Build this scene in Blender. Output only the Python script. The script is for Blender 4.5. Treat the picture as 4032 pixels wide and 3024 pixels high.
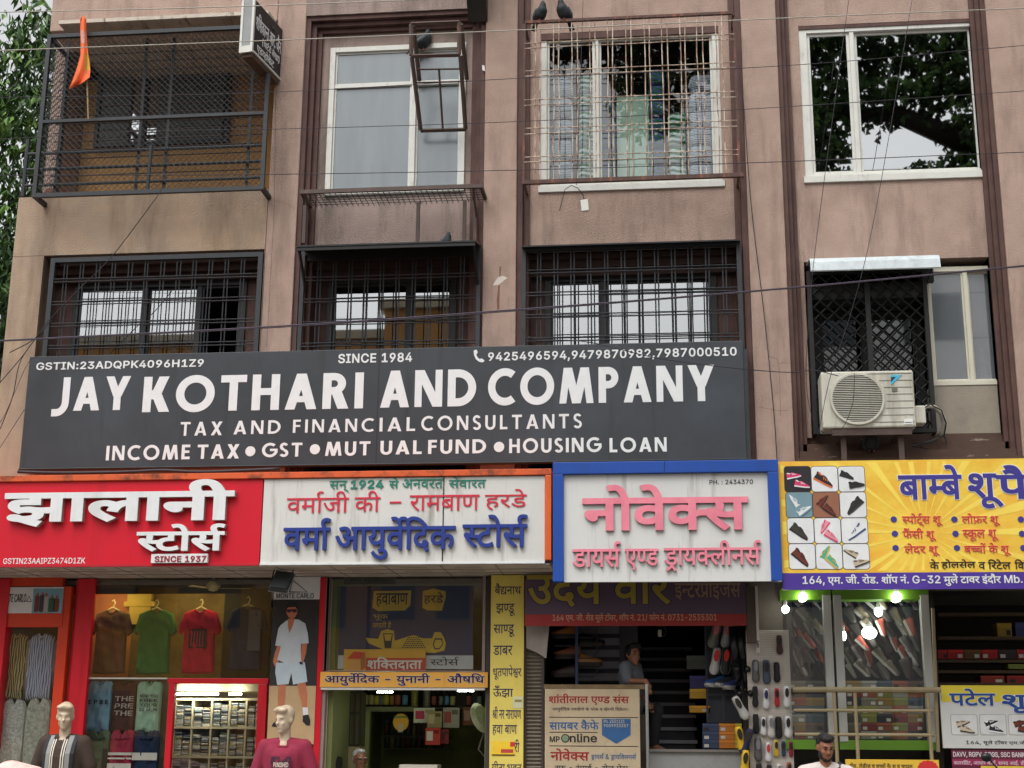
import bpy, math, random
import numpy as np
from mathutils import Vector, Matrix
from mathutils.geometry import delaunay_2d_cdt
R_ = math.radians
scene = bpy.context.scene
for o in list(bpy.data.objects):
    bpy.data.objects.remove(o)

# ------------------------------------------------------------------ camera
FPX, YAW, PITCH, ROLL = 5590.0, R_(-6.206), R_(14.455), R_(0.429)   # focal length in photo pixels (photo is 4032 wide)
CAM = Vector((0.0, -16.5, 1.6))
_f0 = Vector((math.sin(YAW), math.cos(YAW), 0)); _r0 = Vector((math.cos(YAW), -math.sin(YAW), 0)); _u0 = Vector((0, 0, 1))
FWD = _f0 * math.cos(PITCH) + _u0 * math.sin(PITCH)
_u1 = _u0 * math.cos(PITCH) - _f0 * math.sin(PITCH)
RIGHT = _r0 * math.cos(ROLL) + _u1 * math.sin(ROLL)
UP = _u1 * math.cos(ROLL) - _r0 * math.sin(ROLL)
cd = bpy.data.cameras.new('camera'); cam = bpy.data.objects.new('camera', cd); scene.collection.objects.link(cam)
cd.sensor_fit = 'HORIZONTAL'; cd.sensor_width = 36.0; cd.lens = 36.0 * FPX / 4032; cd.clip_end = 1000; cd.clip_start = 0.05
cam.matrix_world = Matrix.Translation(CAM) @ Matrix((RIGHT, UP, -FWD)).transposed().to_4x4()
scene.camera = cam

# ------------------------------------------------------------------ light: bright overcast sky
SUN_EL, SUN_AZ = R_(58), R_(200)       # azimuth measured from +Y towards +X: behind the camera, a little to its left
world = bpy.data.worlds.new('World'); scene.world = world; world.use_nodes = True
nt = world.node_tree; nt.nodes.clear()
wo = nt.nodes.new('ShaderNodeOutputWorld'); bg = nt.nodes.new('ShaderNodeBackground')
sky = nt.nodes.new('ShaderNodeTexSky'); sky.sky_type = 'NISHITA'; sky.sun_disc = False
sky.sun_elevation = SUN_EL; sky.sun_rotation = SUN_AZ; sky.dust_density = 4.0; sky.air_density = 1.2; sky.ozone_density = 1.0
hs = nt.nodes.new('ShaderNodeHueSaturation'); hs.inputs['Saturation'].default_value = 0.08
nt.links.new(sky.outputs[0], hs.inputs['Color']); nt.links.new(hs.outputs[0], bg.inputs[0]); nt.links.new(bg.outputs[0], wo.inputs[0])
bg.inputs[1].default_value = 0.15
sd = bpy.data.lights.new('sun', 'SUN'); sd.energy = 0.8; sd.angle = R_(40); sd.color = (1.0, 0.98, 0.95)
sun = bpy.data.objects.new('sun', sd); scene.collection.objects.link(sun)
_sv = Vector((math.sin(SUN_AZ) * math.cos(SUN_EL), math.cos(SUN_AZ) * math.cos(SUN_EL), math.sin(SUN_EL)))
sun.rotation_euler = (-_sv).to_track_quat('-Z', 'Y').to_euler()
scene.view_settings.view_transform = 'Standard'; scene.view_settings.look = 'None'
scene.view_settings.exposure = 0.62; scene.view_settings.gamma = 1.0
scene.cycles.max_bounces = 6; scene.cycles.transparent_max_bounces = 16
scene.cycles.diffuse_bounces = 3; scene.cycles.glossy_bounces = 4

# ------------------------------------------------------------------ helpers
def W(px, py, Y=0.0):
    """the point at depth Y seen at photo pixel (px, py)"""
    d = RIGHT * ((px - 2016) / FPX) - UP * ((py - 1512) / FPX) + FWD
    return CAM + d * ((Y - CAM.y) / d.y)
def RC(l, r, t, b, Y=0.0):
    """x0, x1, z0, z1 of an upright rectangle at depth Y (edges measured at the middles of its sides)"""
    mx, my = (l + r) / 2, (t + b) / 2
    return W(l, my, Y).x, W(r, my, Y).x, W(mx, b, Y).z, W(mx, t, Y).z
def col(r, g, b):
    return tuple((c / 255 / 12.92 if c / 255 <= .04045 else ((c / 255 + .055) / 1.055) ** 2.4) for c in (r, g, b)) + (1.0,)

_mats = {}
def mat(name, c, rough=.65, var=.12, scale=5, bump=0, bscale=60, metal=0, spec=.4, dirt=None, dfac=.5, dscale=(3, 3, .35), dthr=(.52, .72), emit=0, tint=None):
    """procedural material: mottled colour, optional dirt / streak layer and grain bump. c is an sRGB triple of the albedo"""
    if name in _mats: return _mats[name]
    m = bpy.data.materials.new(name); m.use_nodes = True; n = m.node_tree.nodes; L = m.node_tree.links
    p = n['Principled BSDF']; p.inputs['Roughness'].default_value = rough; p.inputs['Metallic'].default_value = metal
    p.inputs['Specular IOR Level'].default_value = spec
    base = col(*c); tc = n.new('ShaderNodeTexCoord')
    last = None
    if var > 0:
        nz = n.new('ShaderNodeTexNoise'); nz.inputs['Scale'].default_value = scale; nz.inputs['Detail'].default_value = 6; nz.inputs['Roughness'].default_value = .65
        L.new(tc.outputs['Object'], nz.inputs['Vector'])
        rp = n.new('ShaderNodeValToRGB'); rp.color_ramp.elements[0].position = .28; rp.color_ramp.elements[1].position = .72
        t = col(*tint) if tint else base
        rp.color_ramp.elements[0].color = tuple(v * (1 - var) for v in base[:3]) + (1,)
        rp.color_ramp.elements[1].color = tuple(min(1, v * (1 + var)) for v in t[:3]) + (1,)
        L.new(nz.outputs['Fac'], rp.inputs['Fac']); last = rp.outputs['Color']
    if dirt:
        mp = n.new('ShaderNodeMapping'); mp.inputs['Scale'].default_value = dscale
        nd = n.new('ShaderNodeTexNoise'); nd.inputs['Scale'].default_value = 1.0; nd.inputs['Detail'].default_value = 7; nd.inputs['Roughness'].default_value = .7
        L.new(tc.outputs['Object'], mp.inputs['Vector']); L.new(mp.outputs[0], nd.inputs['Vector'])
        mr = n.new('ShaderNodeMapRange'); mr.inputs['From Min'].default_value = dthr[0]; mr.inputs['From Max'].default_value = dthr[1]; mr.inputs['To Max'].default_value = dfac
        L.new(nd.outputs['Fac'], mr.inputs['Value'])
        mx = n.new('ShaderNodeMix'); mx.data_type = 'RGBA'; mx.inputs['B'].default_value = col(*dirt)
        L.new(mr.outputs[0], mx.inputs['Factor'])
        if last: L.new(last, mx.inputs['A'])
        else: mx.inputs['A'].default_value = base
        last = mx.outputs['Result']
    if last: L.new(last, p.inputs['Base Color'])
    else: p.inputs['Base Color'].default_value = base
    if bump:
        nb = n.new('ShaderNodeTexNoise'); nb.inputs['Scale'].default_value = bscale; nb.inputs['Detail'].default_value = 4
        L.new(tc.outputs['Object'], nb.inputs['Vector'])
        bn = n.new('ShaderNodeBump'); bn.inputs['Strength'].default_value = bump; bn.inputs['Distance'].default_value = .01
        L.new(nb.outputs['Fac'], bn.inputs['Height']); L.new(bn.outputs[0], p.inputs['Normal'])
    if emit:
        p.inputs['Emission Color'].default_value = base; p.inputs['Emission Strength'].default_value = emit
    _mats[name] = m; return m
def glass(name, refl, tint=(.75, .8, .82), rough=.015, body=None, edge=0.3):
    """window glass: mirror share `refl` mixed over tinted transparency (or over a diffuse body for frosted panes)"""
    if name in _mats: return _mats[name]
    m = bpy.data.materials.new(name); m.use_nodes = True; n = m.node_tree.nodes; L = m.node_tree.links
    n.remove(n['Principled BSDF']); out = n['Material Output']
    g = n.new('ShaderNodeBsdfGlossy'); g.inputs['Roughness'].default_value = rough; g.inputs['Color'].default_value = (.92, .94, .95, 1)
    if body:
        t = n.new('ShaderNodeBsdfDiffuse'); tc = n.new('ShaderNodeTexCoord'); mp = n.new('ShaderNodeMapping'); mp.inputs['Scale'].default_value = (5, 5, .8)
        nz = n.new('ShaderNodeTexNoise'); nz.inputs['Scale'].default_value = 1.0; nz.inputs['Detail'].default_value = 6
        rp = n.new('ShaderNodeValToRGB'); b = col(*body); rp.color_ramp.elements[0].position = .3; rp.color_ramp.elements[1].position = .75
        rp.color_ramp.elements[0].color = tuple(v * .82 for v in b[:3]) + (1,); rp.color_ramp.elements[1].color = tuple(v * 1.12 for v in b[:3]) + (1,)
        L.new(tc.outputs['Object'], mp.inputs[0]); L.new(mp.outputs[0], nz.inputs['Vector']); L.new(nz.outputs['Fac'], rp.inputs[0]); L.new(rp.outputs[0], t.inputs['Color'])
    else:
        t = n.new('ShaderNodeBsdfTransparent'); t.inputs['Color'].default_value = tint + (1,)
    lw = n.new('ShaderNodeLayerWeight'); lw.inputs['Blend'].default_value = .25
    ma = n.new('ShaderNodeMath'); ma.operation = 'MULTIPLY_ADD'; ma.inputs[1].default_value = edge; ma.inputs[2].default_value = refl; ma.use_clamp = True
    L.new(lw.outputs['Fresnel'], ma.inputs[0])
    mx = n.new('ShaderNodeMixShader'); L.new(ma.outputs[0], mx.inputs[0]); L.new(t.outputs[0], mx.inputs[1]); L.new(g.outputs[0], mx.inputs[2])
    L.new(mx.outputs[0], out.inputs['Surface']); _mats[name] = m; return m
def plain(r, g, b, rough=.6, var=.1, **k):
    return mat('paint_%d_%d_%d_%d' % (r, g, b, int(rough * 100)), (r, g, b), rough, var, **k)

def root_loc(o):
    v = Vector((0, 0, 0))
    while o: v = v + o.location; o = o.parent
    return v
class MB:
    """collects shapes (world coordinates) and links them as ONE mesh object"""
    def __init__(s): s.v = []; s.f = []; s.m = []
    def add(s, vs, fs, mi=0):
        b = len(s.v); s.v += [tuple(v) for v in vs]; s.f += [tuple(i + b for i in f) for f in fs]; s.m += [mi] * len(fs); return s
    def box(s, x0, x1, y0, y1, z0, z1, mi=0):
        if x0 > x1: x0, x1 = x1, x0
        if y0 > y1: y0, y1 = y1, y0
        if z0 > z1: z0, z1 = z1, z0
        return s.add([(x0, y0, z0), (x1, y0, z0), (x1, y1, z0), (x0, y1, z0), (x0, y0, z1), (x1, y0, z1), (x1, y1, z1), (x0, y1, z1)],
                     [(0, 3, 2, 1), (4, 5, 6, 7), (0, 1, 5, 4), (1, 2, 6, 5), (2, 3, 7, 6), (3, 0, 4, 7)], mi)
    def obox(s, c, ax, ay, az, mi=0):
        c = Vector(c); vs = [c + Vector(ax) * i + Vector(ay) * j + Vector(az) * k for k in (-1, 1) for i, j in ((-1, -1), (1, -1), (1, 1), (-1, 1))]
        return s.add(vs, [(0, 3, 2, 1), (4, 5, 6, 7), (0, 1, 5, 4), (1, 2, 6, 5), (2, 3, 7, 6), (3, 0, 4, 7)], mi)
    def tube(s, pts, r, n=6, mi=0, cap=True):
        pts = [Vector(p) for p in pts]; rs = r if isinstance(r, (list, tuple)) else [r] * len(pts)
        vs = []; N = len(pts)
        for i, p in enumerate(pts):
            d = (pts[min(i + 1, N - 1)] - pts[max(i - 1, 0)])
            d = d.normalized() if d.length > 1e-9 else Vector((0, 0, 1))
            a = d.cross(Vector((0, 0, 1)) if abs(d.z) < .9 else Vector((0, 1, 0))).normalized(); b = d.cross(a)
            for k in range(n):
                t = 2 * math.pi * k / n; vs.append(p + (a * math.cos(t) + b * math.sin(t)) * rs[i])
        fs = [(i * n + k, i * n + (k + 1) % n, (i + 1) * n + (k + 1) % n, (i + 1) * n + k) for i in range(N - 1) for k in range(n)]
        if cap: fs += [tuple(reversed(range(n))), tuple(range((N - 1) * n, N * n))]
        return s.add(vs, fs, mi)
    def prism(s, poly, y0, y1, mi=0):
        """outline (x, z) pushed through from y0 (front) to y1"""
        n = len(poly); vs = [(x, y0, z) for x, z in poly] + [(x, y1, z) for x, z in poly]
        return s.add(vs, [tuple(range(n)), tuple(range(2 * n - 1, n - 1, -1))] + [(i, i + n, (i + 1) % n + n, (i + 1) % n) for i in range(n)], mi)
    def xprism(s, poly, x0, x1, mi=0):
        """outline (y, z) pushed through along x"""
        n = len(poly); vs = [(x0, y, z) for y, z in poly] + [(x1, y, z) for y, z in poly]
        return s.add(vs, [tuple(range(n)), tuple(range(2 * n - 1, n - 1, -1))] + [(i, i + n, (i + 1) % n + n, (i + 1) % n) for i in range(n)], mi)
    def lathe(s, prof, c, n=16, mi=0):
        cx, cy, cz = c; vs = [(cx + r * math.cos(2 * math.pi * k / n), cy + r * math.sin(2 * math.pi * k / n), cz + z) for r, z in prof for k in range(n)]
        fs = [(i * n + k, i * n + (k + 1) % n, (i + 1) * n + (k + 1) % n, (i + 1) * n + k) for i in range(len(prof) - 1) for k in range(n)]
        fs += [tuple(reversed(range(n))), tuple(range((len(prof) - 1) * n, len(prof) * n))]
        return s.add(vs, fs, mi)
    def ell(s, c, r, n=12, m=8, mi=0, rot=None):
        c = Vector(c); vs = []
        for i in range(m + 1):
            t = math.pi * i / m
            for k in range(n):
                a = 2 * math.pi * k / n
                v = Vector((r[0] * math.sin(t) * math.cos(a), r[1] * math.sin(t) * math.sin(a), r[2] * math.cos(t)))
                vs.append(c + (rot @ v if rot else v))
        return s.add(vs, [(i * n + k, (i + 1) * n + k, (i + 1) * n + (k + 1) % n, i * n + (k + 1) % n) for i in range(m) for k in range(n)], mi)
    def done(s, name, mats, parent=None, smooth=False, bevel=0):
        if not isinstance(mats, (list, tuple)): mats = [mats]
        me = bpy.data.meshes.new(name); vs = np.array(s.v, dtype=float)
        o = bpy.data.objects.new(name, me); scene.collection.objects.link(o)
        if parent:
            off = root_loc(parent); o.parent = parent
        else:
            lo, hi = vs.min(0), vs.max(0); off = Vector(((lo[0] + hi[0]) / 2, (lo[1] + hi[1]) / 2, lo[2])); o.location = off
        me.from_pydata((vs - np.array(off)).tolist(), [], s.f)
        for m in mats: me.materials.append(m)
        me.polygons.foreach_set('material_index', s.m)
        if smooth: me.polygons.foreach_set('use_smooth', [True] * len(s.f))
        me.update()
        if bevel:
            b = o.modifiers.new('bevel', 'BEVEL'); b.width = bevel; b.segments = 2; b.limit_method = 'ANGLE'
        return o
def tag(o, label, cat=None, group=None, kind=None):
    if label: o['label'] = label
    if cat: o['category'] = cat
    if group: o['group'] = group
    if kind: o['kind'] = kind
    return o
def thing(name, label, cat, loc=(0, 0, 0), group=None):
    o = bpy.data.objects.new(name, None); scene.collection.objects.link(o); o.location = loc; o.empty_display_size = .1
    return tag(o, label, cat, group)
def dup(root, loc, label, rot=None, mats=None, scale=None):
    """a copy of a thing with copies of its parts and sub-parts; mats maps part name -> material"""
    r = root.copy(); scene.collection.objects.link(r); r.location = loc; r['label'] = label
    if rot is not None: r.rotation_euler = rot
    if scale is not None: r.scale = (scale,) * 3
    for ch in list(root.children):
        c = ch.copy(); scene.collection.objects.link(c); c.parent = r
        key = ch.name.split('.')[0]
        if mats and key in mats:
            for i in range(len(c.material_slots)):
                c.material_slots[i].link = 'OBJECT'; c.material_slots[i].material = mats[key]
        for g in list(ch.children):
            e = g.copy(); scene.collection.objects.link(e); e.parent = c
    return r
def struct(o): o['kind'] = 'structure'; return o
ORD = ['first', 'second', 'third', 'fourth', 'fifth', 'sixth', 'seventh', 'eighth', 'ninth', 'tenth', 'eleventh', 'twelfth', 'thirteenth', 'fourteenth', 'fifteenth', 'sixteenth']
rnd = random.Random(7)
# ------------------------------------------------------------------ letter outlines (quadratic contours, plain numbers)
GLYPHS = {
10:(1023,[[189,44,0,-14,-36,-14,-27,0,-34,0,-54,26,-23,29,29,5,18,-21,40,-24,25,0,16,0,18,7,1,7,0,8,-16,11,-11,5,-12,-1,-11,0,-1,14,28,1,22,8,1,8,0,7,-18,6,-13,0,-14,0,-24,-4,-13,-3,-9,14,10,3,32,4,21,0,30,0,34,-15,1,-12,0,-16,-27,-8,6,-2,3,-2,16,-1,15,0,14,0,20,1,11,2,1,37,-29,0,1,14,209,0,1,-14,-41,0,1,-110,-31,0,1,110,-71,0,1,-110,-31,0,1,58,-10,-1,-18,-1,-9,0,-8,0,-9,0,6,-6]]),
104:(379,[[79,124,33,0,1,-124,-31,0]]),
11:(491,[[109,44,-12,0,-22,-2,-9,-3,-18,6,-26,15,1,10,0,6,8,8,7,3,10,3,24,3,21,0,39,0,1,17,-125,0,1,14,203,0,1,-14,-43,0,1,-31,-73,0,-12,0,-10,-1,-3,-2,-6,-2,1,-5,0,-4,12,-7,7,-3,18,4,23,0,30,0,38,-15,1,-13,0,-13,-32,-15,-29,-2,12,-3,24,-4,15,-2,-13,-14,-22,5,-42,12,-17,5,-24,1,-26,6,1,6,0,4,10,6,11,0,8,0,18,-4,13,-5,6,0,5,0,28,0,30,8,1,9,0,6,-20,7]]),
12:(491,[[109,44,-12,0,-22,-2,-9,-3,-18,6,-26,15,1,10,0,6,8,8,7,3,10,3,24,3,21,0,39,0,1,17,-125,0,1,14,203,0,1,-14,-43,0,1,-31,-73,0,-12,0,-10,-1,-3,-2,-6,-2,1,-5,0,-4,12,-7,7,-3,18,4,23,0,30,0,38,-15,1,-13,0,-13,-32,-15,-29,-2,12,-3,24,-4,15,-2,-13,-14,-22,5,-42,12,-17,5,-24,1,-26,6,1,6,0,4,10,6,11,0,8,0,18,-4,13,-5,6,0,5,0,28,0,30,8,1,9,0,6,-20,7],[119,123,-10,7,-10,15,1,7,0,14,34,13,29,0,12,0,22,-2,9,-3,-9,-13,-6,2,-16,2,-7,0,-16,0,-16,-9,1,-7,0,-6,10,-13,11,-7]]),
13:(548,[[1,124,227,0,1,-14,-43,0,12,-8,1,-9,0,-18,-31,-9,14,-7,24,-17,1,-12,0,-10,-18,-13,-32,-7,-17,0,-24,0,-40,12,-38,28,-17,23,29,5,12,-16,26,-24,32,-13,19,0,16,0,22,7,1,10,0,8,-18,14,-15,6,-12,-1,-13,0,-1,14,30,0,28,10,1,10,0,6,-12,9,-9,2,-139,0]]),
14:(765,[[1,124,313,0,1,-14,-129,0,12,-8,1,-9,0,-18,-31,-9,4,-2,8,-4,5,-2,12,4,26,5,15,0,26,0,32,-16,1,-14,0,-9,-12,-19,-13,-9,-27,8,10,6,12,14,1,8,0,9,-16,8,-13,0,-16,0,-15,-8,2,-3,4,-7,1,-5,0,-10,-18,-13,-32,-7,-17,0,-24,0,-40,12,-38,28,-17,23,29,5,12,-16,26,-24,32,-13,19,0,16,0,22,7,1,10,0,8,-18,14,-15,6,-12,-1,-13,0,-1,14,30,0,28,10,1,10,0,6,-12,9,-9,2,-139,0]]),
181:(0,[[-75,123,-8,7,-12,15,1,7,0,14,36,13,27,0,12,0,22,-2,9,-3,-7,-13,-8,2,-14,2,-9,0,-16,0,-16,-9,1,-7,0,-6,10,-13,11,-7]]),
183:(603,[[249,110,-67,0,1,-43,10,3,22,4,15,0,27,0,1,-15,-19,0,-18,0,-22,-4,-11,-4,1,-51,-31,0,1,35,-10,-4,-28,-7,-19,0,-18,0,-34,7,-20,16,1,11,0,16,44,19,37,0,8,0,24,-2,7,0,-1,-15,-8,1,-18,1,-7,0,-24,0,-26,-10,1,-10,0,-10,26,-10,17,0,16,0,28,8,13,6,1,58,-147,0,1,14,249,0]]),
19:(553,[[229,110,-37,0,1,-34,0,-10,-6,-12,-7,-5,-14,-9,-31,-2,-7,15,10,1,12,2,5,2,4,3,6,7,1,8,1,34,-93,0,1,-39,0,-10,2,-11,8,-8,16,-6,15,-4,45,-12,26,-8,20,-13,1,-10,0,-8,-12,-14,-5,-4,-29,9,6,4,10,9,1,4,0,4,-8,6,-18,7,-19,5,-33,10,-16,5,-22,10,-5,6,-6,8,1,13,1,47,-31,0,1,14,229,0]]),
197:(467,[[101,29,-36,0,-17,12,-8,5,-6,14,1,10,1,40,-31,0,1,14,193,0,1,-14,-23,0,1,-46,0,-8,-6,-12,-7,-4,-8,-5,-26,-6],[101,43,20,0,9,7,4,3,4,9,1,9,1,39,-71,0,1,-39,0,-8,4,-9,5,-4,4,-3,12,-4]]),
202:(358,[[1,124,151,0,1,-14,-149,0],[83,60,1,-11,0,-6,-12,-5,-7,0,-10,0,-22,8,-16,12,1,6,0,4,12,6,15,0,115,0,1,-14]]),
203:(308,[[65,110,1,-36,0,-8,2,-10,6,-6,5,-2,10,-5,21,0,16,0,28,8,11,5,15,-13,-16,-6,-32,-8,-23,0,-16,0,-26,6,-7,4,-10,5,-10,15,1,13,1,38,-31,0,1,14,129,0,1,-14]]),
207:(350,[[83,64,91,0,1,-14,-89,0,1,-7,0,-7,-10,-6,-7,0,-8,0,-16,5,-16,8,-8,9,1,4,0,3,10,5,15,0,11,0,1,46,-49,0,1,14,147,0,1,-14,-63,0]]),
212:(392,[[1,124,163,0,1,-14,-161,0],[171,39,-14,-7,-38,-8,-23,0,-22,0,-34,8,-20,15,1,10,0,17,46,19,39,0,6,0,14,-1,16,-1,5,0,-1,-15,-8,1,-20,1,-7,0,-26,0,-28,-11,1,-10,0,-10,26,-9,19,0,20,0,30,9,11,5]]),
215:(389,[[149,64,12,0,20,1,13,1,3,-14,-10,-1,-20,-1,-11,0,-16,0,-38,3,-13,2,-8,-2,-9,-2,18,-11,44,-22,25,-10,-21,-10,-22,9,-40,20,-30,18,-7,6,-10,6,-4,8,1,3,0,4,12,7,15,0,10,0,14,-5,7,-4,8,4,6,12,1,6,0,6,-2,9,-3,3,-79,0,1,14,163,0,1,-14,-49,0,4,-3,4,-9,1,-6,0,-9,-8,-12,-7,-4,22,-3]]),
24:(1023,[[189,44,0,-14,-36,-14,-27,0,-34,0,-54,26,-23,29,29,5,18,-21,40,-24,25,0,16,0,18,7,1,7,0,8,-16,11,-11,5,-12,-1,-11,0,-1,14,28,1,22,8,1,8,0,7,-18,6,-13,0,-14,0,-24,-4,-13,-3,-9,14,10,3,32,4,21,0,30,0,34,-15,1,-12,0,-16,-27,-8,6,-2,3,-2,16,-1,15,0,14,0,20,1,11,2,1,37,-29,0,1,14,209,0,1,-14,-41,0,1,-110,-31,0,1,110,-71,0,1,-110,-31,0,1,58,-10,-1,-18,-1,-9,0,-8,0,-9,0,6,-6],[339,123,-12,8,-18,7,-16,3,-9,0,-8,0,-18,-3,-7,-2,-9,14,10,2,20,3,11,0,18,0,28,-9,11,-8,3,1,-8,10,-16,12,-16,4,-13,0,-8,0,-14,-1,-5,-1,-7,13,16,3,21,0,22,0,32,-10,24,-25,13,-21]]),
25:(762,[[311,110,-129,0,1,-40,20,10,29,0,26,0,32,-17,1,-15,0,-9,-12,-21,-13,-10,-27,8,10,6,12,17,1,8,0,10,-16,9,-13,0,-20,0,-23,-14,1,-52,-31,0,1,35,-10,-4,-28,-7,-19,0,-18,0,-34,7,-20,16,1,11,0,16,44,19,37,0,8,0,24,-2,7,0,-1,-15,-8,1,-18,1,-7,0,-24,0,-26,-10,1,-10,0,-10,26,-10,17,0,16,0,28,8,13,6,1,58,-147,0,1,14,311,0]]),
254:(762,[[19,11,53,14,-22,3,-30,16,1,14,0,16,44,19,37,0,8,0,24,-2,7,0,-1,-15,-8,1,-18,1,-7,0,-24,0,-26,-10,1,-10,0,-10,26,-10,17,0,16,0,28,8,13,6,1,58,-147,0,1,14,311,0,1,-14,-129,0,1,-40,10,5,24,5,15,0,26,0,32,-17,1,-15,0,-9,-12,-21,-13,-10,-27,8,10,6,12,17,1,8,0,10,-16,9,-13,0,-10,0,-22,-7,-11,-7,1,-52,-31,0,1,35,-2,-2,-8,-2,-5,-2,-93,-31]]),
256:(563,[[69,-5,-17,14,109,32,1,69,-73,0,1,-63,0,-5,-10,-6,-9,0,-10,0,-22,8,-16,12,1,6,0,4,12,6,13,0,11,0,1,38,-49,0,1,14,233,0,1,-14,-41,0,1,-110,-31,0,1,24]]),
26:(818,[[293,110,1,-110,-31,0,1,9,-14,-4,-34,-4,-15,0,-44,0,-78,22,-39,25,-10,7,-8,9,1,4,0,4,12,7,15,0,10,0,14,-5,7,-4,8,4,6,12,1,6,0,5,-2,9,-3,4,-79,0,1,14,335,0,1,-14],[215,46,14,0,22,6,11,4,1,54,-147,0,8,-7,1,-11,0,-17,-28,-19,-25,-5,28,-17,62,-18,41,0,18,0,30,4,17,4,1,16,-10,-3,-26,-4,-15,0,-18,0,-30,8,-18,14,1,9,0,14,38,17,33,0,8,0,20,-1,7,-1,-1,-14,-6,1,-14,1,-7,0,-20,0,-22,-9,1,-9,0,-8,22,-9]]),
264:(504,[[209,110,-59,0,1,-40,-21,0,-18,0,-26,-3,-9,-3,-22,-8,1,-13,0,-10,18,-12,28,-6,19,0,20,0,32,5,17,4,11,-15,-16,-4,-40,-5,-21,0,-28,0,-42,10,-26,20,1,14,0,13,28,18,44,9,27,0,1,0,1,26,-115,0,1,14,209,0],[13,-33,101,31,17,0,59,-36,-23,-8,-45,29,-83,-29]]),
266:(577,[[145,44,-12,0,-24,-2,-7,-3,-20,6,-26,15,1,10,0,6,8,8,9,3,8,3,26,3,21,0,37,0,1,17,-159,0,1,14,237,0,1,-14,-43,0,1,-31,-71,0,-14,0,-10,-1,-3,-2,-6,-2,1,-5,0,-4,12,-7,7,-3,18,4,23,0,30,0,40,-15,1,-13,0,-14,-40,-17,-39,0,-38,0,-62,18,-23,14,25,9,24,-13,46,-13,31,0,48,0,1,15,0,7,-20,7],[33,-33,99,31,17,0,59,-36,-21,-8,-47,29,-83,-29]]),
27:(563,[[85,110,1,-63,0,-5,-10,-6,-9,0,-10,0,-22,8,-16,12,1,6,0,4,12,6,13,0,11,0,1,38,-49,0,1,14,233,0,1,-14,-41,0,1,-110,-31,0,1,110]]),
274:(568,[[19,11,69,20,-22,1,-11,7,-10,5,-10,15,1,13,1,38,-31,0,1,14,235,0,1,-14,-41,0,1,-110,-31,0,1,39,-123,-42],[161,110,-95,0,1,-36,0,-8,2,-10,6,-6,5,-2,10,-5,19,0,16,0,30,8,11,5]]),
284:(707,[[99,8,-19,13,101,31,-22,2,-38,6,-15,3,-16,-6,-36,-11,-19,-6,-17,14,16,4,30,9,17,4,-22,7,-16,15,1,8,0,10,34,15,29,0,28,0,34,-14,1,-12,0,-9,-18,-13,-13,-6,18,-3,48,-6,21,-1,1,48,-29,0,1,14,105,0,1,-14,-39,0,1,-110,-33,0,1,47],[69,99,0,-4,12,-11,21,-5,12,4,16,11,1,6,0,7,-16,6,-13,0,-12,0,-18,-7]]),
30:(634,[[261,110,-41,0,1,-110,-31,0,1,33,-10,-3,-30,-6,-19,0,-30,0,-40,17,1,14,0,6,10,10,9,3,-57,0,1,14,117,0,8,0,14,0,3,0,-3,-14,-11,0,-24,0,-28,-10,1,-9,0,-9,24,-8,15,0,20,0,30,8,11,6,1,58,-185,0,1,14,261,0]]),
32:(742,[[263,110,1,-110,-33,0,1,74,-53,0,-16,0,-5,1,14,-6,18,-16,1,-9,0,-10,-18,-12,-26,-6,-15,0,-22,0,-38,12,-34,28,-17,24,29,5,20,-27,40,-27,23,0,14,0,16,6,1,8,0,9,-24,16,-17,5,11,13,109,0,1,22,-227,0,1,14,303,0,1,-14]]),
33:(756,[[109,44,-12,0,-22,-2,-9,-3,-18,6,-26,15,1,10,0,6,8,8,7,3,10,3,22,3,23,0,39,0,1,17,-125,0,1,14,309,0,1,-14,-41,0,1,-110,-31,0,1,42,-10,-2,-18,-1,-11,0,-8,0,-9,1,2,-4,1,-5,0,-13,-32,-15,-29,-2,12,-3,24,-4,15,-2,-13,-14,-22,5,-42,12,-17,5,-24,1,-26,6,1,6,0,4,10,6,11,0,8,0,18,-4,13,-5,6,0,5,0,28,0,30,8,1,9,0,6,-20,7],[193,54,22,0,21,3,1,53,-75,0,1,-31,-73,0,-12,0,-10,-1,-3,-2,-6,-2,1,-5,0,-4,12,-7,7,-3,18,4,23,0,16,0,15,-3,12,-1,24,-1]]),
35:(504,[[209,110,-59,0,1,-40,-21,0,-18,0,-26,-3,-9,-3,-22,-8,1,-13,0,-10,18,-12,28,-6,19,0,20,0,32,5,17,4,11,-15,-16,-4,-40,-5,-21,0,-28,0,-42,10,-26,20,1,14,0,13,28,18,44,9,27,0,1,0,1,26,-115,0,1,14,209,0]]),
37:(577,[[145,44,-12,0,-24,-2,-7,-3,-20,6,-26,15,1,10,0,6,8,8,9,3,8,3,26,3,21,0,37,0,1,17,-159,0,1,14,237,0,1,-14,-43,0,1,-31,-71,0,-14,0,-10,-1,-3,-2,-6,-2,1,-5,0,-4,12,-7,7,-3,18,4,23,0,30,0,40,-15,1,-13,0,-14,-40,-17,-39,0,-38,0,-62,18,-23,14,25,9,24,-13,46,-13,31,0,48,0,1,15,0,7,-20,7]]),
39:(723,[[255,110,1,-110,-31,0,1,110,-53,0,1,-46,0,-8,-6,-12,-7,-4,-8,-5,-26,-6,-19,0,-36,0,-17,12,-8,5,-6,14,1,10,1,40,-31,0,1,14,295,0,1,-14],[101,43,20,0,9,7,4,3,4,9,1,9,1,39,-71,0,1,-39,0,-8,4,-9,5,-4,4,-3,12,-4]]),
40:(570,[[193,110,1,-110,-31,0,1,66,-43,0,-24,0,-24,-3,-7,-3,-10,-4,1,-9,0,-9,30,-19,29,-11,-21,-10,-18,8,-32,16,-18,17,1,9,0,7,10,12,11,3,10,5,34,5,27,0,53,0,1,30,-159,0,1,14,235,0,1,-14]]),
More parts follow.
